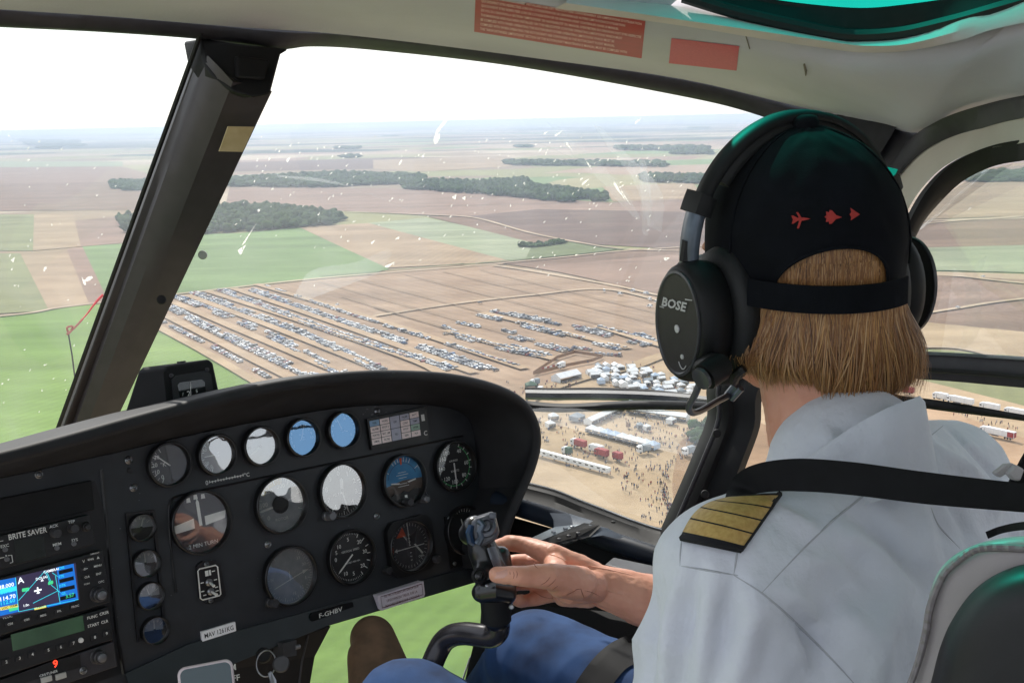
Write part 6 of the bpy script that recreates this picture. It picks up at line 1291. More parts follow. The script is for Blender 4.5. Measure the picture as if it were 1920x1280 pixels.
def fold(me, fn):
    n = len(me.vertices); co_ = np.empty(n*3); me.vertices.foreach_get('co', co_); no_ = np.empty(n*3); me.vertices.foreach_get('normal', no_); co_ = co_.reshape(-1, 3); no_ = no_.reshape(-1, 3)
    d = np.array([fn(Vector(c)) for c in co_]); me.vertices.foreach_set('co', (co_+no_*d[:, None]).ravel()); me.update()
# frames
HCc = CC(.259, .044, .960); AX = CC(.935, .150, .320).normalized()
HZ = (HU+PR*0.0); HZ = (HZ-AX*HZ.dot(AX)).normalized(); HY = HZ.cross(AX).normalized(); HZ = (HZ-HY*.10).normalized(); HY = HZ.cross(AX).normalized()
def HP(x, y, z): return HCc+AX*x+HY*y+HZ*z
SL = CC(.166, -.172, .80); SR = SL+PR*.338; MID = (SL+SR)/2
C7 = MID+HU*.055-HF*.02
M_skin = mat('skin', 'e0a58c', 'd08e74', rough=.48, nscale=28, bump=.5, bscale=380, sss=.12, contrast=(.35, .7))
M_shirt = mat('white_cotton', 'dbdfe8', 'd2d6e0', rough=.85, nscale=9, bump=.6, bscale=16, sheen=.3)
M_jean = mat('blue_denim', '294a7a', '172f54', rough=.9, nscale=22, bump=.5, bscale=900, detail=8)
M_cap = mat('cap_cotton', '10131a', '0c0f14', rough=.95, nscale=30, bump=.5, bscale=700, spec=.2)
M_belt = mat('webbing', '141518', '101113', rough=.75, nscale=60, bump=.5, bscale=1400, spec=.25)
M_leather = mat('grey_leather', 'aaa3a3', '9c9696', rough=.45, nscale=14, bump=.3, bscale=500)
PIL = thing('person', 'pilot seen from behind in a white captain shirt and jeans holding the stick', 'person', MID-HU*.6)
# body, one continuous surface
bm = bmesh.new(); A3 = (AX, HY, HZ)
ell_into(bm, HP(0, -.002, .045), A3, (.073, .094, .096)); ell_into(bm, HP(0, .045, -.02), A3, (.055, .050, .085)); ell_into(bm, HP(0, .060, -.078), A3, (.030, .028, .026))
capsule_into(bm, HP(0, .093, .012), HP(0, .110, -.028), .008, .012); ell_into(bm, HP(0, .095, -.058), A3, (.022, .010, .010)); ell_into(bm, HP(0, .088, .032), A3, (.050, .012, .012))
for s in (-1, 1): ell_into(bm, HP(s*.074, -.002, -.005), A3, (.010, .018, .030)); ell_into(bm, HP(s*.038, .070, -.022), A3, (.022, .022, .022))
capsule_into(bm, HP(0, -.016, -.03), C7.lerp(MID, .3)+HF*.035, .051, .050); capsule_into(bm, MID+HF*.03-HU*.03, MID-HU*.12, .07, .09)
ell_into(bm, MID-HU*.14, (PR, HF, HU), (.125, .07, .12)); capsule_into(bm, MID-HU*.15, MID-HU*.45, .10, .10)
for s, S in ((0, SL), (1, SR)): capsule_into(bm, C7-HU*.055+HF*.01, S-HU*.015, .036, .040)
ELB_L = P(1325, 1500, .82); capsule_into(bm, SL, ELB_L, .045, .038); 
ELB_R = P(1430, 1235, 1.19); capsule_into(bm, SR, ELB_R, .045, .041)
WR_ = P(1120, 1094, 1.165); capsule_into(bm, ELB_R, P(1300, 1150, 1.18), .040, .037); capsule_into(bm, P(1300, 1150, 1.18), P(1200, 1122, 1.175), .037, .0290); capsule_into(bm, P(1200, 1122, 1.175), WR_, .0290, .0215)
# hand: palm, thumb and four bent fingers round the grip
J = dict(thumb=[(1088,1092,1.130,.0180),(1030,1080,1.098,.0135),(975,1079,1.085,.0104),(931,1077,1.090,.0084)],
 index=[(1036,1040,1.160,.0125),(988,1022,1.180,.0096),(953,1017,1.186,.0088),(930,1026,1.170,.0078)],
 middle=[(1044,1062,1.180,.0125),(992,1053,1.198,.0096),(952,1055,1.198,.0088),(936,1062,1.172,.0078)],
 ring=[(1050,1086,1.190,.0118),(1004,1089,1.204,.0092),(966,1094,1.198,.0084),(952,1100,1.172,.0075)],
 little=[(1052,1108,1.188,.0108),(1012,1120,1.196,.0084),(984,1126,1.188,.0074),(970,1126,1.166,.0066)])
for k, js in J.items():
    for a, b_ in zip(js, js[1:]): capsule_into(bm, P(*a[:3]), P(*b_[:3]), a[3], b_[3])
    if k != 'thumb': capsule_into(bm, P(1108, 1088+.30*(js[0][1]-1075), 1.168), P(*js[0][:3]), .0165, js[0][3])
capsule_into(bm, P(1112,1100,1.150), P(1050,1090,1.114), .0170, .0165); capsule_into(bm, P(1104,1110,1.165), P(1056,1114,1.174), .0165, .0130); capsule_into(bm, P(1100,1102,1.155), P(1068,1106,1.152), .0170, .016)
capsule_into(bm, P(1040,1056,1.150), P(1044,1078,1.118), .012, .013)
# legs and feet
KN_L, KN_R = P(765, 1345, 1.15), P(1000, 1240, 1.33); HIP_L, HIP_R = MID-HU*.40-PR*.09, MID-HU*.36+PR*.09
FT_L = P(700, 1262, 1.50)-HU*.02; 
for H_, K_ in ((HIP_L, KN_L), (HIP_R, KN_R)): capsule_into(bm, MID-HU*.44, H_, .08, .07); capsule_into(bm, H_, K_, .065, .045)
AN_L = P(735, 1330, 1.42); AN_R = KN_R+HF*.22-HU*.32; capsule_into(bm, KN_L, AN_L, .042, .030); capsule_into(bm, KN_R, AN_R, .042, .030)
bme = blob(bm, .0017, 3, .5)
def skinfold(c):
    return .0008*noise.noise(c*60)+.0005*noise.noise(c*170)
fold(bme, skinfold); bme.materials.append(M_skin); set_smooth(bme)
BODY = new_obj('body', bme, PIL)
def raycaster(o):
    me = o.data; M = WM[o.name]; t = BVHTree.FromPolygons([M@v.co for v in me.vertices], [p.vertices[:] for p in me.polygons])
    def f(x, y, off=0.0, dflt=None):
        d = ray(x, y); l = d.length; h = t.ray_cast(Vector((0, 0, 0)), d/l)
        if h[0] is None: return dflt
        return h[0]-(d/l)*off
    f.tree = t; return f
hitB = raycaster(BODY)
# thumbnail and creases
b = MB(); pts = []
nailc = [(917+.0,1073),(924,1063),(940,1061),(951,1066),(952,1076),(945,1083),(928,1084),(918,1080)]
sp = [hitB(x, y, .0007) for x, y in nailc]; cN = hitB(934, 1072, .0011)
if all(p is not None for p in sp) and cN is not None:
    b.add(sp+[cN], [(i, (i+1) % 8, 8) for i in range(8)]); b.obj('thumbnail', mat('nail', 'dba898', 'd5a090', rough=.25, nscale=60), PIL, smooth=1.5)
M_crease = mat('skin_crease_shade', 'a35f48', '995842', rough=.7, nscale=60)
def surf_line(b, px, r, hit, off=-.0002, k=4):
    pts = [hit(p.x, p.y, off) for p in smoothpath([Vector((x, y, 0)) for x, y in px], k)]; pts = [p for p in pts if p is not None]
    if len(pts) > 2: n = len(pts); b.tube(pts, [r*(.25+.75*math.sin(math.pi*i/(n-1))) for i in range(n)], 5)
b = MB()
for px in [[(962,1069),(964,1078),(962,1086)],[(968,1068),(970,1076),(968,1085)],[(956,1070),(957,1078)],[(1012,1097),(1024,1090),(1034,1078)],[(1024,1101),(1036,1092),(1044,1082)],[(1034,1106),(1048,1096)],[(1050,1118),(1072,1110),(1082,1104),(1092,1104)],[(1088,1100),(1092,1112),(1096,1122)],[(1094,1106),(1110,1110),(1126,1118)],[(1000,1048),(1003,1060),(1010,1066)],[(1000,1108),(1018,1118),(1040,1122)]]:
    surf_line(b, px, .0005, hitB)
b.obj('skin_creases', M_crease, PIL)
b = MB()
for px in [[(1075,1052),(1110,1062),(1150,1070),(1200,1082)],[(1090,1120),(1130,1140),(1180,1160)],[(1120,1100),(1160,1112),(1210,1128)],[(1012,1036),(1040,1042),(1070,1056)]]: surf_line(b, px, .0013, hitB, off=-.0008)
b.obj('skin_veins', M_skin, PIL)
for s in (-1, 1):
    e = MB(); e.lathe([(0.0005, .011), (.006, .0095), (.0105, .004), (.011, 0), (.0105, -.004), (.006, -.0095), (.0005, -.011)], 16, 0, Matrix.Translation(HP(s*.030, .078, .008))); e.obj('eye', mat('eye_white', 'e8e4e0', rough=.2, nscale=60), PIL)
# ---- shirt
bm = bmesh.new()
def tring(c, hw, hd, n=28, sq=2.4):
    out = []
    for j in range(n):
        a = 2*math.pi*j/n; x, y = math.cos(a), math.sin(a); x = math.copysign(abs(x)**(2/sq), x); y = math.copysign(abs(y)**(2/sq), y); out.append(c+PR*(x*hw)+HF*(y*hd))
    return out
loft_into(bm, [tring(MID+HU*dz+HF*fy, hw, hd) for dz, hw, hd, fy in ((-.56,.185,.135,.02),(-.42,.180,.135,.01),(-.30,.182,.130,0),(-.18,.190,.125,0),(-.09,.192,.115,-.005),(-.03,.175,.098,-.01),(.01,.130,.078,-.01),(.04,.085,.060,-.01))])
for S in (SL, SR): capsule_into(bm, C7-HU*.035+HF*.005, S-HU*.005, .052, .060)
capsule_into(bm, C7-HU*.018+PR*.01, SR+HU*.004+PR*.008, .054, .060); capsule_into(bm, C7-HU*.03+PR*.05, SR-PR*.04-HU*.0, .056, .060); capsule_into(bm, C7-HU*.04-HF*.01, SR-HU*.02-HF*.02, .056, .060)
capsule_into(bm, C7-HU*.005+HF*.025, C7-HU*.06+HF*.025, .070, .088)
capsule_into(bm, SL, SL.lerp(ELB_L, .35), .056, .062); capsule_into(bm, SL.lerp(ELB_L, .35), SL.lerp(ELB_L, .78), .062, .064)
SE = SR.lerp(ELB_R, .72); capsule_into(bm, SR, SE, .060, .064)
sme = blob(bm, .0045, 10, .6)
SD = [ (SL-HU*.10+HF*.06, CC(-.2, .95, 0).normalized(), .010), ]
def wr(c):
    q = c-MID; u, v, w = q.dot(PR), q.dot(HU), q.dot(HF)
    n1 = noise.noise(Vector((u*7+v*5, v*2.6-u*2, w*5)))
    n2 = noise.noise(Vector((u*16+v*11, v*5-u*6, w*12+3)))
    n3 = noise.noise(Vector((u*34-v*16, v*11+u*8, w*22+9)))
    ridge = (1-abs(n2)*2.2)
    fade = min(1, max(.15, (.06-v)/.16))
    return (.011*n1+.0075*max(-.5, ridge)+.0030*n3)*fade
fold(sme, wr); sme.update()
_t = BVHTree.FromPolygons([v.co[:] for v in sme.vertices], [p.vertices[:] for p in sme.polygons])
def onS(x, y):
    d = ray(x, y).normalized(); h = _t.ray_cast(Vector((0, 0, 0)), d); return h[0]
FOLDS = [([(1345,1078),(1330,1150),(1312,1290)],.006,.009),([(1378,1085),(1362,1170),(1338,1290)],-.005,.007),([(1292,1066),(1265,1150),(1243,1290)],.006,.010),([(1310,1068),(1290,1170),(1275,1290)],-.005,.007),
 ([(1420,1122),(1480,1190),(1540,1290)],.006,.010),([(1402,1100),(1400,1180),(1378,1290)],.007,.010),([(1590,950),(1660,1000),(1700,1050),(1735,1085)],-.008,.011),([(1560,1000),(1620,1030),(1690,1078)],.007,.012),([(1500,1050),(1560,1062),(1600,1100)],.005,.009),
 ([(1765,850),(1820,890),(1868,950)],.006,.009),([(1730,880),(1780,930),(1810,990)],-.005,.008),([(1790,812),(1850,870),(1895,940)],-.005,.008),([(1450,1100),(1500,1128),(1530,1180)],.005,.007),([(1560,1130),(1610,1190),(1660,1290)],.007,.013),([(1480,1160),(1520,1220),(1545,1290)],-.006,.009),
 ([(1660,900),(1720,960),(1745,1040)],.005,.010),([(1600,860),(1560,830),(1540,800)],.004,.008),([(1690,1110),(1650,1180),(1640,1260)],.006,.012),([(1440,950),(1500,985),(1530,1000)],.005,.009),([(1225,1130),(1222,1200),(1218,1290)],-.005,.008)]
nv_ = len(sme.vertices); ca = np.empty(nv_*3); na = np.empty(nv_*3); sme.vertices.foreach_get('co', ca); sme.vertices.foreach_get('normal', na); ca = ca.reshape(-1, 3); na = na.reshape(-1, 3); D_ = np.zeros(nv_)
for px, h, w in FOLDS:
    pts = [onS(p.x, p.y) for p in smoothpath([Vector((x, y, 0)) for x, y in px], 7)]; pts = [p for p in pts if p is not None]; n_ = len(pts)
    if n_ < 3: continue
    best = np.full(nv_, -9.)
    for i, p in enumerate(pts):
        tp = .35+.65*math.sin(math.pi*min(1, (i+.6)/n_)); d2 = ((ca-np.array(p[:]))**2).sum(1); best = np.maximum(best, tp*np.exp(-d2/(w*w)))
    D_ += h*1.5*best
sme.vertices.foreach_set('co', (ca+na*D_[:, None]).ravel()); sme.update()
sme.materials.append(M_shirt); set_smooth(sme)
SHIRT = new_obj('shirt', sme, PIL); hitS = raycaster(SHIRT)
# collar standing round the neck and folded outwards
NB = C7+HU*.030+HF*.030-PR*.018; rings = []
for i in range(49):
    a = math.radians(-112+254*i/48); rf = max(0, math.sin(a))**2; back = -math.cos(a)   # a=0 is the nape
    dirv = -HF*math.cos(a)+PR*math.sin(a); cth = math.cos(a)
    rx = .066 if True else 0; R0_ = 1/math.sqrt((math.cos(a)/.060)**2+(math.sin(a)/.055)**2)
    zt = .036-.100*((1-cth)/2)**1.25-(.016*math.sin(a)**2 if a < 0 else 0); zl = zt-.050
    w_ = .0012*math.sin(9*a)+.002*noise.noise(Vector((a*2, 1, 5)))
    lean = .012
    rings.append([NB+dirv*(R0_-.001)+HU*(zl-.02), NB+dirv*(R0_)+HU*(zt-.004), NB+dirv*(R0_+.0035)+HU*zt, NB+dirv*(R0_+.0075+w_)+HU*(zt-.004), NB+dirv*(R0_+lean*(1-.5*rf)+w_)+HU*(zt-.020), NB+dirv*(R0_+.022*(1-.45*rf)+w_*2)+HU*(zl-.010), NB+dirv*(R0_+.024*(1-.45*rf)+w_*2)+HU*(zl-.012), NB+dirv*(R0_+.020*(1-.5*rf))+HU*(zl-.014)])
b = MB(); b.loft(rings, closed=False); b.obj('collar', M_shirt, PIL, smooth=1.2)
M_seam = mat('shirt_seam', 'b9bcc2', 'aeb1b8', rough=.9, nscale=90)
b = MB()
for px, r in [([(1768,798),(1720,838),(1680,878),(1620,928),(1560,977),(1500,1035),(1427,1112)], .0011), ([(1375,1077),(1430,1113),(1490,1165),(1560,1235),(1610,1290)], .0011), ([(1745,950),(1760,985),(1800,1028)], .0009), ([(1274,1060),(1310,1066),(1345,1072),(1384,1078)], .0009), ([(1384,1022),(1380,1050),(1376,1076)], .0008), ([(1278,1010),(1276,1035),(1275,1060)], .0008)]:
    surf_line(b, px, r, hitS, off=-.0001, k=8)
b.obj('seams', M_seam, PIL)
# epaulette on the left shoulder
M_gold = mat('gold_braid', 'c9aa66', 'b89654', rough=.6, metal=.1, nscale=260, bump=.6, bscale=1600); M_epb = mat('epaulette_black', '17171c', rough=.9, nscale=60)
A_, B_, C_, D_ = (1374,934), (1462,925), (1388,1030), (1279,1008)
nu, nv = 40, 14; b = MB(); grid = []
for i in range(nu+1):
    row = []
    for j in range(nv+1):
        u, v = i/nu, j/nv   # u: outer end -> neck, v: D/A side -> C/B side
        x = (D_[0]*(1-u)+A_[0]*u)*(1-v)+(C_[0]*(1-u)+B_[0]*u)*v; y = (D_[1]*(1-u)+A_[1]*u)*(1-v)+(C_[1]*(1-u)+B_[1]*u)*v
        x -= 12*math.sin(math.pi*u)*(1-v); y -= 16*math.sin(math.pi*u)*(1-v)
        p = hitS(x, y, .003+.010*math.sin(math.pi*v)**.8, P(x, y, .80)); row.append(p)
    grid.append(row)
V = [p for r in grid for p in r]; 
for i in range(nu):
    u = (i+.5)/nu; mi = 1 if u < .07 or u > .965 else (0 if ((u-.07)/.2237) % 1 < .90 else 1)
    b.add([V[i*(nv+1)+j] for j in range(nv+1)]+[V[(i+1)*(nv+1)+j] for j in range(nv+1)], [(j, j+1, nv+1+j+1, nv+1+j) for j in range(nv)], mi)
o = b.obj('epaulette', [M_gold, M_epb], PIL, smooth=1.0, weld=True); m = o.modifiers.new('s', 'SOLIDIFY'); m.thickness = .0035; m.offset = 0
b = MB(); b.tube([grid[i][nv]+(grid[i][nv]).normalized()*.0 for i in range(nu+1)], .0022, 6); b.tube([grid[0][j] for j in range(nv+1)], .0026, 6); b.obj('epaulette_edge', M_epb, PIL)
# ---- jeans
bm = bmesh.new()
for H_, K_, A_n in ((HIP_L, KN_L, AN_L), (HIP_R, KN_R, AN_R)):
    capsule_into(bm, MID-HU*.46, H_, .125, .10); capsule_into(bm, H_, H_.lerp(K_, .55), .100, .084); capsule_into(bm, H_.lerp(K_, .55), K_, .084, .062); capsule_into(bm, K_, A_n, .058, .045)
jme = blob(bm, .0045, 8, .6)
fold(jme, lambda c: .004*noise.noise(c*9)+.0022*(1-2*abs(noise.noise(Vector((c.x*24, c.y*14, c.z*24))))))
jme.materials.append(M_jean); set_smooth(jme); JEANS = new_obj('jeans', jme, PIL); hitJ = raycaster(JEANS)
# shoe on the pedal
M_shoe = mat('brown_suede', '7a5f4a', '64503e', rough=.85, nscale=40, bump=.3, bscale=700)
S0 = P(697, 1228, 1.50); up_s = (HU*.95+HF*.25).normalized(); 
bm = bmesh.new(); sv = P(698,1196,1.53); hv = P(752,1330,1.44)
capsule_into(bm, sv, hv, .033, .036); capsule_into(bm, P(690,1230,1.50), P(700,1300,1.47), .030, .034); capsule_into(bm, hv, AN_L, .036, .040)
shm = blob(bm, .004, 8); shm.materials.append(M_shoe); set_smooth(shm); new_obj('shoe', shm, PIL)
bm = bmesh.new(); capsule_into(bm, AN_R-HU*.05, AN_R-HU*.06+HF*.18, .04, .033); shm = blob(bm, .005, 6); shm.materials.append(M_shoe); set_smooth(shm); new_obj('shoe', shm, PIL)
# ---- hair: soft under-layer plus several thousand strands
M_hair = mat('hair', 'd9b282', 'b08a5e', rough=.38, nscale=7, rand=['8a745e','c4a684','ffffff','a2846a','fff2d4','d4b894','6c5644'], detail=3)
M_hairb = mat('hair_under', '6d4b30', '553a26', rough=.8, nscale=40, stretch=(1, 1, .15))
def hair_pt(az, t, lift=0.0):
    """az: angle round the head, 180 = nape; t: 0 at the crown rim, 1 at the cut ends"""
    a = math.radians(az); sx, cy = math.sin(a), math.cos(a)
    if t < .38:
        q = t/.38; ph = math.radians(58*(1-q)-2*q); lift = lift*.15; rx, ry, rz = .0755+lift, .0965+lift, .099
        return HP(rx*math.cos(ph)*sx, -.002+ry*math.cos(ph)*cy, .045+rz*math.sin(ph)-.008*q)
    q = (t-.38)/.62; side = abs(sx); z = .034-q*(.106+.013*(1-side)+.005*math.sin(az*.11)+.003*math.sin(az*.37)-(.020*min(1, -sx*1.4) if sx < 0 else 0)); e = max(0., min(1., (.008-z)/.05)); e = e*e*(3-2*e)
    fl = e*(.009*math.sin(min(1.6, q*2.0))-.004*q*q-.050*max(0, q-.84)); lift = lift*(.15+.85*e)
    rx = .0755+lift+fl+(.010*q if sx > 0 else -.004*q); ry = .0965+lift+fl*.8-.014*q*(1-side)*e
    return HP(rx*sx, -.002+ry*cy, z)
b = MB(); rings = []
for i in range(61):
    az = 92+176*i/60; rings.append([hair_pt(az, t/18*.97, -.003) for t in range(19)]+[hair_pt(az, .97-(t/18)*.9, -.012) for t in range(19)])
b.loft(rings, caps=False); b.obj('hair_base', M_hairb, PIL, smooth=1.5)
random.seed(21); V = []; Fs = []; off = 0
clump = [(random.uniform(90, 270), random.gauss(0, 9), random.uniform(-.07, .03), random.uniform(-.001, .005)) for _ in range(230)]
for k in range(12500):
    ca, drift, tl, lf = random.choice(clump); az = ca+random.gauss(0, 1.6); az = min(272, max(88, az)); tt = (1.0+tl+random.gauss(0, .018)); ns_ = 11; lf2 = lf+random.uniform(-.001, .0025)
    fly = random.random() < .05; st = random.choice([.0, .1, .2, .33, .40]) if random.random() < .8 else random.uniform(.4, .8)
    ph = random.random()*6; wv = random.uniform(.3, 2.6); pts = []
    for i in range(ns_):
        t = st+(tt-st)*i/(ns_-1); a2 = az+drift*t*t+wv*math.sin(t*7+ph)+(math.copysign(6, az-180)*(t**4)*random.uniform(.0, .5) if False else 0)
        p = hair_pt(a2, min(t, 1.05), lf2*(.4+t)+(.012*t**3 if fly else 0)); pts.append(p)
    w0 = random.uniform(.00025, .00065)
    for i, p in enumerate(pts):
        w = w0*(1 if i < ns_-3 else (ns_-1-i)/3+.08); tg = (pts[min(i+1, ns_-1)]-pts[max(i-1, 0)]).normalized(); rad = (p-HP(0, 0, 0)); rad = (rad-tg*rad.dot(tg)).normalized(); sd = tg.cross(rad)
        V += [p-sd*w, p+rad*w*.7, p+sd*w]
    for i in range(ns_-1):
        o_ = off+i*3; Fs += [(o_, o_+1, o_+4, o_+3), (o_+1, o_+2, o_+5, o_+4)]
    off += ns_*3
# loose strands crossing the strap and flicking out at the right side
for k in range(260):
    az = random.uniform(104, 160) if k < 190 else random.uniform(165, 215); t0 = .55 if k < 190 else .12; ns_ = 7; pts = []; out = random.uniform(.004, .024)*(1 if k < 190 else .25); sw = random.uniform(-10, 10) if k < 190 else random.uniform(-26, 26)
    for i in range(ns_): q = i/(ns_-1); pts.append(hair_pt(az+sw*q, t0+(random.uniform(.42, .5) if k < 190 else .32)*q, .004+out*q*q))
    w0 = .00045
    for i, p in enumerate(pts):
        w = w0*(1-.85*i/(ns_-1)); tg = (pts[min(i+1, ns_-1)]-pts[max(i-1, 0)]).normalized(); rad = (p-HP(0, 0, 0)); rad = (rad-tg*rad.dot(tg)).normalized(); sd = tg.cross(rad); V += [p-sd*w, p+rad*w*.7, p+sd*w]
    for i in range(ns_-1): o_ = off+i*3; Fs += [(o_, o_+1, o_+4, o_+3), (o_+1, o_+2, o_+5, o_+4)]
    off += ns_*3
me = bpy.data.meshes.new('hair'); me.from_pydata([tuple(v) for v in V], [], Fs); me.materials.append(M_hair); set_smooth(me); new_obj('hair', me, PIL)
# ================================================================ CAP
CAPT = thing('cap', 'dark navy baseball cap with three small red aircraft on the back', 'cap', HP(0, 0, .06))
def cap_pt(az, q, k=0.0):
    a = math.radians(az); d = abs(((az-204+180) % 360)-180)
    hem = .010-.020*math.cos(a)*(1 if math.cos(a) < 0 else .6) + (.034*math.sqrt(max(0, 1-(d/33)**2)) if d < 33 else 0)
    zc = .045; rx, ry, rz = .0800+k, .1010+k, .1030+k
    ph1 = math.asin(max(-.95, min(.95, (hem-zc)/rz))); ph = ph1+(math.pi/2-ph1)*q
    bulge = 1+.03*math.sin(math.pi*max(0, min(1, (ph)/1.57)))
    return HP(rx*math.cos(ph)*math.sin(a)*bulge, -.002+ry*math.cos(ph)*math.cos(a)*bulge, zc+rz*math.sin(ph))
rings = []
for i in range(145):
    az = i*2.5; rings.append([cap_pt(az, 0, -.002)]+[cap_pt(az, q/22, .0006*noise.noise(Vector((az*.05, q*.4, 2)))*3) for q in range(23)])
b = MB(); b.loft(rings[:144]+[rings[0]], closed=False); o = b.obj('crown', M_cap, CAPT, smooth=1.4)
b = MB()
for az in (24, 84, 144, 264, 324):
    b.tube([cap_pt(az, q/16, .0006) for q in range(1, 17)], .0009, 5)
edge = [cap_pt(204+d, 0, .0008) for d in range(-33, 34, 2)]; b.tube(edge, .0014, 6); b.obj('seam', M_cap, CAPT)
b = MB(); b.lathe([(.0115, -.004), (.0115, .002), (.009, .006), (.004, .0075)], 20, 0, Matrix.Translation(HP(0, -.002, .150))@HZ.to_track_quat('Z', 'Y').to_matrix().to_4x4()); b.obj('button', M_cap, CAPT, smooth=.8)
rings = []
for i in range(25):
    az = 204-44+88*i/24; a = math.radians(az); rx, ry = .0870, .1075; c = HP(rx*math.sin(a), -.002+ry*math.cos(a), .0215); rd = (AX*math.sin(a)+HY*math.cos(a))
    rings.append([c+HZ*.0115, c+rd*.0015+HZ*.0115, c+rd*.002-HZ*.0115, c-HZ*.0115])
b = MB(); b.loft(rings, caps=True); b.obj('strap', M_cap, CAPT, smooth=.9)
rings = []
for i in range(21):
    a = math.radians(-62+124*i/20); x, y = .083*math.sin(a), .103*math.cos(a); L = .066*math.cos(a*1.35)**.6 if abs(a*1.35) < 1.57 else 0
    rings.append([HP(x, y-.002, .012), HP(x*1.02, y-.002+L*.5, .014-.10*x*x*10*.2), HP(x*1.0, y-.002+L, .004-x*x*1.8), HP(x*1.0, y-.002+L, .0015-x*x*1.8), HP(x*1.02, y-.002+L*.5, .011-.2*x*x), HP(x, y-.002, .009)])
b = MB(); b.loft(rings, caps=True); b.obj('visor', mat('cap_visor_mesh', '6f7378', '5a5e64', rough=.9, nscale=300, bump=.5, bscale=1500), CAPT, smooth=.6)
hitC = raycaster([o for o in CAPT.children if o.name.startswith('crown')][0])
def motif(pts, c, s, rot):
    cr, sr = math.cos(rot), math.sin(rot); return [(c[0]+(x*cr-y*sr)*s, c[1]-(x*sr+y*cr)*s) for x, y in pts]
jet1 = [(20,0),(6,3),(2,3),(-4,14),(-8,14),(-3,3),(-10,3),(-14,8),(-18,8),(-15,0),(-18,-8),(-14,-8),(-10,-3),(-3,-3),(-8,-18),(-4,-18),(2,-3),(6,-3)]
jet2 = [(20,0),(8,4),(0,13),(-5,14),(-6,9),(-12,11),(-11,3),(-15,0),(-11,-3),(-12,-10),(-6,-9),(-5,-14),(0,-13),(8,-4)]
jet3 = [(14,0),(-8,15),(-6,5),(-10,0),(-6,-6),(-7,-14)]
M_red = mat('red_embroidery', 'b5403c', 'a63632', rough=.9, nscale=200)
for pts, c, s, r, nm in ((jet1, (1501,411), .95, .05, 0), (jet2, (1560,407), .95, -.02, 1), (jet3, (1601,402), .82, 0, 2)):
    px = motif(pts, c, s, r); b = MB(); V = [hitC(x, y, .0012, P(x, y, .86)) for x, y in px]; cc = hitC(c[0]-1, c[1], .0016, P(c[0], c[1], .86)); n = len(V)
    b.add(V+[cc], [(i, (i+1) % n, n) for i in range(n)]); b.obj('aircraft_emblem', M_red, CAPT, smooth=None)
# ================================================================ HEADSET
HS = thing('headset', 'black aviation headset over the cap with ear cups and metal microphone boom', 'headset', HP(0, 0, .17))
M_hsb = mat('headset_black', '111316', '0d0f11', rough=.55, spec=.35, nscale=80, bump=.1, bscale=1500); M_hsp = mat('headset_plate', '2c2a2b', '262425', rough=.45, nscale=80); M_hsr = mat('headset_ring', '4c4d51', '444549', rough=.35, nscale=80, metal=.3)
M_hss = mat('headset_silver', '5a6470', '4e5864', rough=.3, nscale=80, metal=.5); M_pad = mat('ear_cushion', '17191c', '121416', rough=.6, nscale=30, bump=.3, bscale=300)
def band_pt(ph, dr=0., dy=0.):
    a = math.radians(ph); return HP((.1005+dr)*math.sin(a)*(1+.04*abs(math.sin(2*a))), .012+dy, .028+(.124+dr)*math.cos(a))
def bandsweep(p0, p1, dr0, dr1, hw, name, m, n=40, tw=None):
    rings = []
    for i in range(n+1):
        ph = p0+(p1-p0)*i/n; h = hw if tw is None else hw*(tw[0]+(tw[1]-tw[0])*abs(i/n-.5)*2)
        rings.append([band_pt(ph, dr0, -h), band_pt(ph, (dr0+dr1)/2, -h*1.05), band_pt(ph, dr1, -h*.8), band_pt(ph, dr1+.0008, 0), band_pt(ph, dr1, h*.8), band_pt(ph, (dr0+dr1)/2, h*1.05), band_pt(ph, dr0, h)])
    b = MB(); b.loft(rings, caps=True); return b.obj(name, m, HS, smooth=.9)
bandsweep(-62, 62, .001, .008, .012, 'headband', M_hsb, tw=(1, .8))
bandsweep(-50, 50, -.008, .001, .011, 'headband_pad', M_pad)
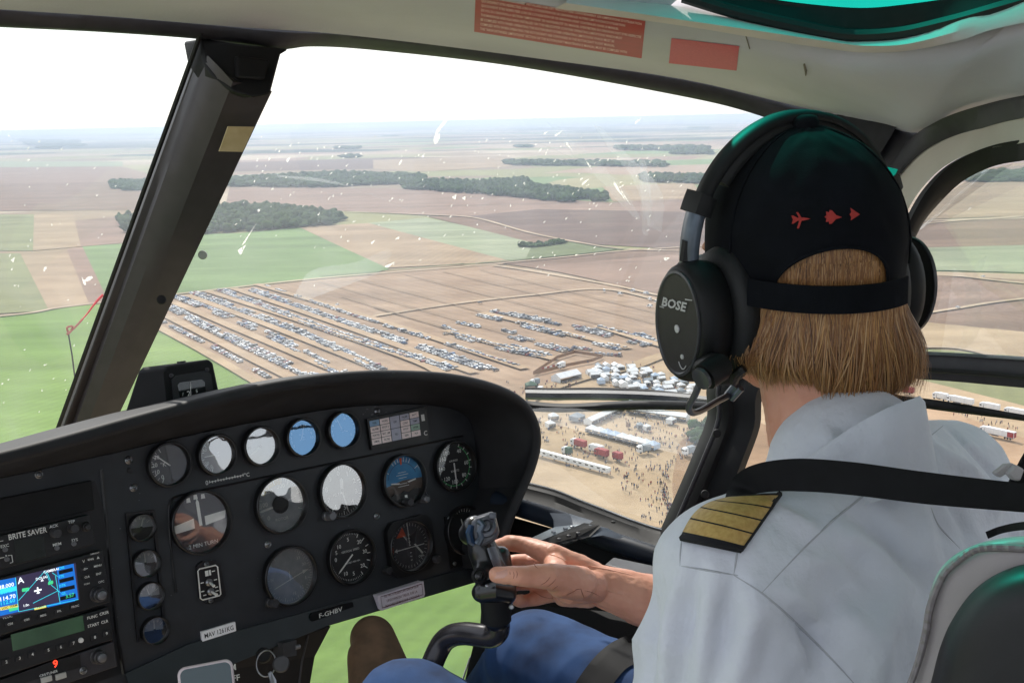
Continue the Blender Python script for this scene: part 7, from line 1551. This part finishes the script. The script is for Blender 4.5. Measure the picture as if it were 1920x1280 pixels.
for s in (-1, 1):
    bandsweep(s*60, s*88, .002, .010, .011, 'slider', M_hss if s < 0 else M_hsb, n=12)
    bandsweep(s*58, s*66, .000, .0135, .0165, 'slider_collar', M_hsb, n=6)
    y0 = .004; cz = -.012
    rings = []
    prof = [(.088,.8,.90),(.094,.91,.98),(.105,.97,1.02),(.113,.97,1.0),(.119,.93,.96),(.1215,.87,.89),(.1215,.80,.84)] if s < 0 else [(.078,.8,.92),(.084,.93,1.0),(.094,1.0,1.05),(.100,1.0,1.03),(.106,.95,.98),(.1085,.88,.9),(.1085,.80,.84)]
    def eR(x, ky, kz, n=40): return [HP(s*x, y0+.046*ky*math.cos(2*math.pi*j/n)-.004*math.sin(2*math.pi*j/n), cz+.0545*kz*math.sin(2*math.pi*j/n)) for j in range(n)]
    b = MB(); b.loft([eR(*p) for p in prof], caps=True); cup = b.obj('ear_cup', M_hsb, HS, smooth=.7)
    b = MB(); b.loft([eR(.1205, .84, .88), eR(.1235, .84, .88), eR(.1240, .80, .84), eR(.1225, .77, .81)]); b.obj('ring', M_hsr, cup, smooth=.7)
    b = MB(); b.loft([eR(.1215, .78, .82), eR(.1228, .77, .81)], caps=True); b.obj('cover_plate', M_hsp, cup, smooth=.4)
    b = MB(); b.loft([eR(.066, .86, .92), eR(.070, 1.05, 1.12), eR(.078, 1.10, 1.18), eR(.086, 1.05, 1.12), eR(.090, .9, .95)], caps=True); b.obj('ear_cushion', M_pad, HS, smooth=.8)
    # yoke
    b = MB(); pts = [HP(s*(.103+.003*math.sin(t*math.pi)), .010+.048*math.sin((t-.5)*2.2), .055-.030*abs(math.sin((t-.5)*2.6))**1.3-.014) for t in np.linspace(.0, 1, 14)]
    b.tube(pts, .0048, 8); b.tube([HP(s*.104, .012, .058), HP(s*.107, .012, .040)], .008, 10); b.obj('yoke', M_hsb, HS)
    F3 = Matrix(((HY.x*s*-1, HZ.x, AX.x*s, 0), (HY.y*s*-1, HZ.y, AX.y*s, 0), (HY.z*s*-1, HZ.z, AX.z*s, 0), (0, 0, 0, 1)))
    def fp(u, v, w): return HP(s*w, y0-s*u*s*0+(-u if s > 0 else u)*1.0*(1), cz+v)
    if s < 0:   # camera side: forward (+y) is on the left of the plate as seen from outside
        b = MB(); V_, F_ = TXT('BOSE', .0165, .03); b.add([HP(-.1236, y0-(v[0]*1.12+.30*v[1])+.004, cz+.0165+v[1]*.72+.12*v[0]) for v in V_], F_)
        b.prism([HP(-.1236, y0+.030, cz+.0085), HP(-.1236, y0+.022, cz+.0092), HP(-.1236, y0+.022, cz+.0100), HP(-.1236, y0+.030, cz+.0093)], AX*.0001); b.prism([HP(-.1236, y0-.016, cz+.0255), HP(-.1236, y0-.028, cz+.0275), HP(-.1236, y0-.028, cz+.0283), HP(-.1236, y0-.016, cz+.0265)], AX*.0001); b.obj('lettering', mat('print_silver', 'c9cacc', rough=.5, nscale=60), cup, smooth=None)
        for yy, zz, r in ((-.001, -.004, .0036), (-.010, -.027, .0022)):
            b = MB(); b.lathe([(r, -.0006), (r, .0006), (r*.8, .001)], 16, 0, Matrix.Translation(HP(-.1232, y0+yy, cz+zz))@(-AX).to_track_quat('Z', 'Y').to_matrix().to_4x4()); b.obj('sensor_dot', MATS['print_silver'], cup)
        b = MB(); b.tube([HP(-.1234, y0-.004-.0016*k, cz-.038+.0006*(k-4)**2*.5) for k in range(9)], .0005, 5); b.obj('small_print', MATS['print_silver'], cup)
        b = MB(); V_, F_ = TXT('BOSE', .013, .03)
        pts = []
        for v in V_:
            ang = math.radians(218)-v[0]*18*.045*-1*1.0; ky = .046*1.04*math.cos(ang); kz = .0545*1.06*math.sin(ang); pts.append(HP(-(.104+v[1]*1.0), y0+ky-.004*math.sin(ang)*1, cz+kz))
        b.add(pts, F_); b.obj('side_lettering', MATS['print_silver'], cup, smooth=None)
        b = MB(); q0 = HP(-.108, .012, -.062); b.tube([HP(-.106,.004,-.052), P(1345,690,.885), P(1322,706,.880)], [.012,.0125,.0118], 16); b.lathe([(.0095, 0), (.0095, .003), (.007, .004)], 16, 1, Matrix.Translation(P(1318,708,.877))@(P(1318,708,.877)-P(1345,690,.885)).to_track_quat('Z', 'Y').to_matrix().to_4x4()); b.obj('microphone_joint', [M_hsb, M_hsr], HS, smooth=.7)
        b = MB(); b.tube([P(*p) for p in resample([(1312,718,.885),(1303,740,.89),(1292,762,.90),(1297,773,.91),(1315,769,.93),(1345,752,.96),(1372,738,.98)], 6)], .0030, 10); b.obj('microphone_boom', M_hsr, HS)
        b = MB(); b.tube([P(1366,741,.98), P(1382,722,.97)], [.0045,.0045], 10); b.tube([P(1372,748,.975), P(1390,728,.965)], [.0030,.0030], 10); b.obj('boom_clamp', M_hss, HS)
b = MB(); b.tube([P(*p) for p in resample([(1395,690,.90),(1382,700,.905),(1376,715,.93)], 5)], .004, 8); b.obj('cable', M_rubber, HS)
# ================================================================ CYCLIC STICK
CY = thing('cyclic_stick', 'black cyclic stick with buttons on its grip, held in the pilot hand', 'control stick', P(935, 1200, 1.14))
M_grip = mat('grip_black', '16171a', '111214', rough=.3, nscale=60, coat=.3); M_gh = mat('grip_head_grey', '5d6068', '4c4f57', rough=.35, nscale=40, metal=.2); M_tubeg = mat('stick_tube', '3f3d40', '353336', rough=.22, nscale=30, metal=.4)
bm = bmesh.new()
for a, b_, r0, r1 in [((898,1000,1.14),(905,1030,1.14),.015,.014),((905,1030,1.14),(925,1085,1.135),.0165,.0165),((925,1085,1.135),(930,1110,1.135),.0175,.0185),((903,1110,1.125),(945,1112,1.14),.011,.014),((897,1080,1.12),(905,1068,1.125),.0075,.009),((890,990,1.14),(880,1000,1.15),.014,.012),((940,1040,1.145),(950,1100,1.145),.010,.011),((930,1120,1.135),(932,1158,1.135),.0165,.0150)]:
    capsule_into(bm, P(*a), P(*b_), r0, r1)
gm = blob(bm, .0022, 3); gm.materials.append(M_grip); set_smooth(gm); GR = new_obj('grip', gm, CY)
T = lambda x, y, d, ax: Matrix.Translation(P(x, y, d))@ax.to_track_quat('Z', 'Y').to_matrix().to_4x4()
fw = (-ray(905,985)).normalized(); tl = (fw*.75+CAMU*.25-CAMR*.25).normalized()
o = slab([(884,980,1.122),(893,972,1.12),(925,962,1.12),(930,975,1.12),(936,1000,1.12),(932,1010,1.12),(922,1018,1.12),(905,1026,1.12),(888,1018,1.12),(880,1000,1.12)], .022, CAMF).obj('grip_head', M_gh, CY, smooth=.5); bevel_obj(o, .004, 3)
b = MB(); b.lathe([(.0075, -.004), (.0105, 0), (.0105, .004), (.0075, .0055), (.0065, .003), (.0055, .003), (.005, .006), (.0015, .0065)], 28, 0, T(914, 989, 1.116, tl)); b.obj('trim_button', M_gh, CY, smooth=.6)
b = MB(); b.tube([P(*p) for p in [(898,976,1.112),(905,984,1.110),(899,996,1.110),(903,1008,1.110),(897,1018,1.112)]], [.004,.0035,.0035,.0035,.0045], 8); b.obj('rocker_switch', M_hss, CY)
b = MB(); b.tube([P(*p) for p in [(884,984,1.12),(880,998,1.118),(883,1014,1.12),(890,1020,1.12)]], [.003,.0042,.0042,.003], 8); b.obj('side_trigger', mat('trigger_blue', '26405f', '1e3450', rough=.3, nscale=60), CY)
b = MB(); b.box((0, 0, 0), (.0035, .003, .005), 0, T(924, 966, 1.112, fw), bev=.001); b.obj('top_button', M_gh, CY)
b = MB(); b.lathe([(.008, -.004), (.0085, .002), (.006, .004), (.0045, .002), (.003, .0045)], 20, 0, T(899, 1078, 1.118, fw)); b.obj('side_button', M_trim2, CY, smooth=.6)
b = MB(); b.tube([P(*p) for p in [(921,1026,1.112),(928,1045,1.108),(934,1064,1.11)]], [.006,.0065,.005], 10, flat=.45); b.obj('grip_plate', M_gh, CY)
b = MB(); b.tube([P(902,1110,1.128), P(930,1104,1.118), P(952,1110,1.128)], [.012,.014,.012], 14); b.obj('hand_rest', M_grip, CY)
b = MB(); b.tube([P(*p) for p in [(929,1116,1.13),(931,1162,1.135)]], [.0165,.0160], 20); b.obj('grip_collar', M_trim2, CY, smooth=.6)
b = MB(); b.lathe([(.003, -.001), (.003, .002), (.002, .003)], 10, 0, T(959, 1137, 1.115, fw)); b.lathe([(.002, -.001), (.002, .002), (.001, .003)], 10, 0, T(913, 1098, 1.105, fw)); b.obj('set_screw', M_screw, CY)
b = MB(); b.tube([P(*p) for p in resample([(933,1156,1.138),(934,1180,1.14),(922,1192,1.145),(900,1190,1.155),(870,1187,1.17),(845,1192,1.18),(826,1210,1.185),(805,1260,1.18),(790,1330,1.17)], 6)], .0125, 18); b.obj('stick_tube', M_tubeg, CY, smooth=1.)
# ================================================================ BELTS AND SEAT
def ribbon(parent, name, px, hit, w, m, lift=.004, k=8, off_d=None):
    """px: (x, y, fallback depth, half-width in px) following a body surface"""
    pts = smoothpath([Vector((x, y, d)) for x, y, d, h in px], k); hs = [h for *_, h in px]; n = len(pts); L = []; R = []; Mi = []
    cs = []
    for i, q in enumerate(pts):
        a, c = pts[max(0, i-1)], pts[min(n-1, i+1)]; t = Vector((c.x-a.x, c.y-a.y, 0)).normalized(); nn = Vector((-t.y, t.x, 0)); f = i/(n-1)*(len(hs)-1); h = hs[int(f)]*(1-f % 1)+hs[min(int(f)+1, len(hs)-1)]*(f % 1)
        row = []
        for s in (-1, -.5, 0, .5, 1):
            x, y = q.x+nn.x*h*s, q.y+nn.y*h*s; dd = q.z
            hp = hit(x, y, lift) if hit else None
            if hp is not None: dd = min(dd, hp.dot(CAMF))
            row.append((x, y, dd))
        cs.append(row)
    # smooth depth along the strap
    D = np.array([[c[2] for c in r] for r in cs])
    for _ in range(6): D2 = D.copy(); D2[1:-1] = (D[:-2]+D[1:-1]*2+D[2:])/4; D = np.minimum(D2, D)
    rings = [[P(r[j][0], r[j][1], D[i][j]) for j in range(5)]+[P(r[j][0], r[j][1], D[i][j]+.0022) for j in range(4, -1, -1)] for i, r in enumerate(cs)]
    b = MB(); b.loft(rings, caps=True); return b.obj(name, m, parent, smooth=.9)
BL = thing('shoulder_harness', 'black shoulder strap running from the seat over the pilot left shoulder', 'seat belt', P(1600, 900, .78))
ribbon(BL, 'strap', [(1368,955,.84,14),(1392,912,.81,24),(1430,895,.79,28),(1500,890,.775,31),(1600,897,.76,31),(1740,915,.74,30),(1920,933,.71,27),(2100,948,.66,27),(2500,975,.52,26)], hitS, .045, M_belt)
LB = thing('lap_belt', 'black lap belt across the pilot jeans', 'seat belt', P(1150, 1240, 1.1))
ribbon(LB, 'strap', [(1230,1205,1.25,26),(1195,1213,1.25,27),(1155,1232,1.25,28),(1118,1275,1.25,30),(1090,1330,1.2,32),(1080,1400,1.2,32)], hitJ, .05, M_belt)
BK = thing('belt_buckle', 'white plastic belt adjuster on a black strap at the right edge of the picture', 'belt adjuster', P(1905, 890, .80))
b = MB(); b.prism([P(1952,800,.80), P(1916,862,.80), P(1880,930,.80), P(1900,945,.80), P(1935,890,.80), P(1975,815,.80)], CAMF*.003); b.obj('strap', M_belt, BK)
b = MB(); b.prism([P(1864,887,.795), P(1886,870,.792), P(1902,868,.792), P(1904,874,.792), P(1888,888,.793), P(1876,896,.795)], CAMF*.006); o = b.obj('clip', mat('clip_white', 'c9c5c6', rough=.5, nscale=50), BK); bevel_obj(o, .0015)
b = MB(); b.prism([P(1890,888,.788), P(1905,870,.788), P(1922,880,.788), P(1914,902,.788), P(1900,900,.788)], CAMF*.007); o = b.obj('clip', MATS['clip_white'], BK); bevel_obj(o, .0015)
ST = thing('pilot_seat', 'grey leather pilot seat with piped edge and black back shell', 'seat', P(1850, 1500, .62))
def seatout(px, d0, d1, dome, name, m, th):
    pts = smoothpath([Vector((x, y, 0)) for x, y in px], 6); n = len(pts); fr = [P(p.x, p.y, d0+(d1-d0)*max(0, min(1, (p.x-1680)/500))) for p in pts]
    cx = sum((p for p in fr), Vector())/n; rings = []
    for k, (s, dz) in enumerate(((1.0, th), (1.0, .012), (.985, .004), (.96, .0), (.90, -dome*.5), (.75, -dome*.9), (.4, -dome), (.02, -dome))):
        rings.append([cx.lerp(p, s)*(1+dz/.6) for p in fr])
    b = MB(); b.loft([r+[r[0]] for r in rings], closed=False); return b.obj(name, m, ST, smooth=1.)
so_ = [(1678,1420),(1702,1300),(1722,1230),(1736,1150),(1750,1090),(1775,1052),(1815,1026),(1870,1010),(1940,1004),(2060,1010),(2200,1060),(2300,1500),(2000,1700)]
seatout(so_, .64, .56, .004, 'backrest', M_leather, .03)
pip = [(1700,1300),(1722,1240),(1736,1185),(1745,1135),(1768,1078),(1800,1048),(1830,1030),(1870,1026),(1940,1030),(2050,1040)]
b = MB(); pts = resample([(x, y, .637-.08*max(0, (x-1680)/500)) for x, y in pip], 8); b.tube([P(x, y, d-.002+.0006*math.sin(i*2.1)) for i, (x, y, d) in enumerate(pts)], .0022, 8); b.obj('piping', mat('leather_piping', '8a8485', '7c7778', rough=.5, nscale=120, bump=.4), ST)
sh_ = [(1705,1400),(1742,1290),(1762,1215),(1786,1160),(1826,1106),(1880,1070),(1950,1052),(2060,1050),(2200,1080),(2300,1500),(2000,1700)]
seatout(sh_, .622, .535, .018, 'back_shell', mat('seat_shell_black', '101014', '0c0c10', rough=.5, nscale=30, bump=.15, bscale=900), .03)
b = MB(); b.prism([HIP_L-PR*.12-HU*.10-HF*.12, HIP_R+PR*.12-HU*.10-HF*.12, HIP_R+PR*.12-HU*.10+HF*.30, HIP_L-PR*.12-HU*.10+HF*.30], -HU*.08); o = b.obj('seat_cushion', M_leather, ST); bevel_obj(o, .02, 3)
ribbon(BL, 'rear_strap', [(1850,1003,.60,7),(1880,992,.60,7),(1925,985,.58,8),(2000,985,.56,8)], None, .03, M_belt)
haze()
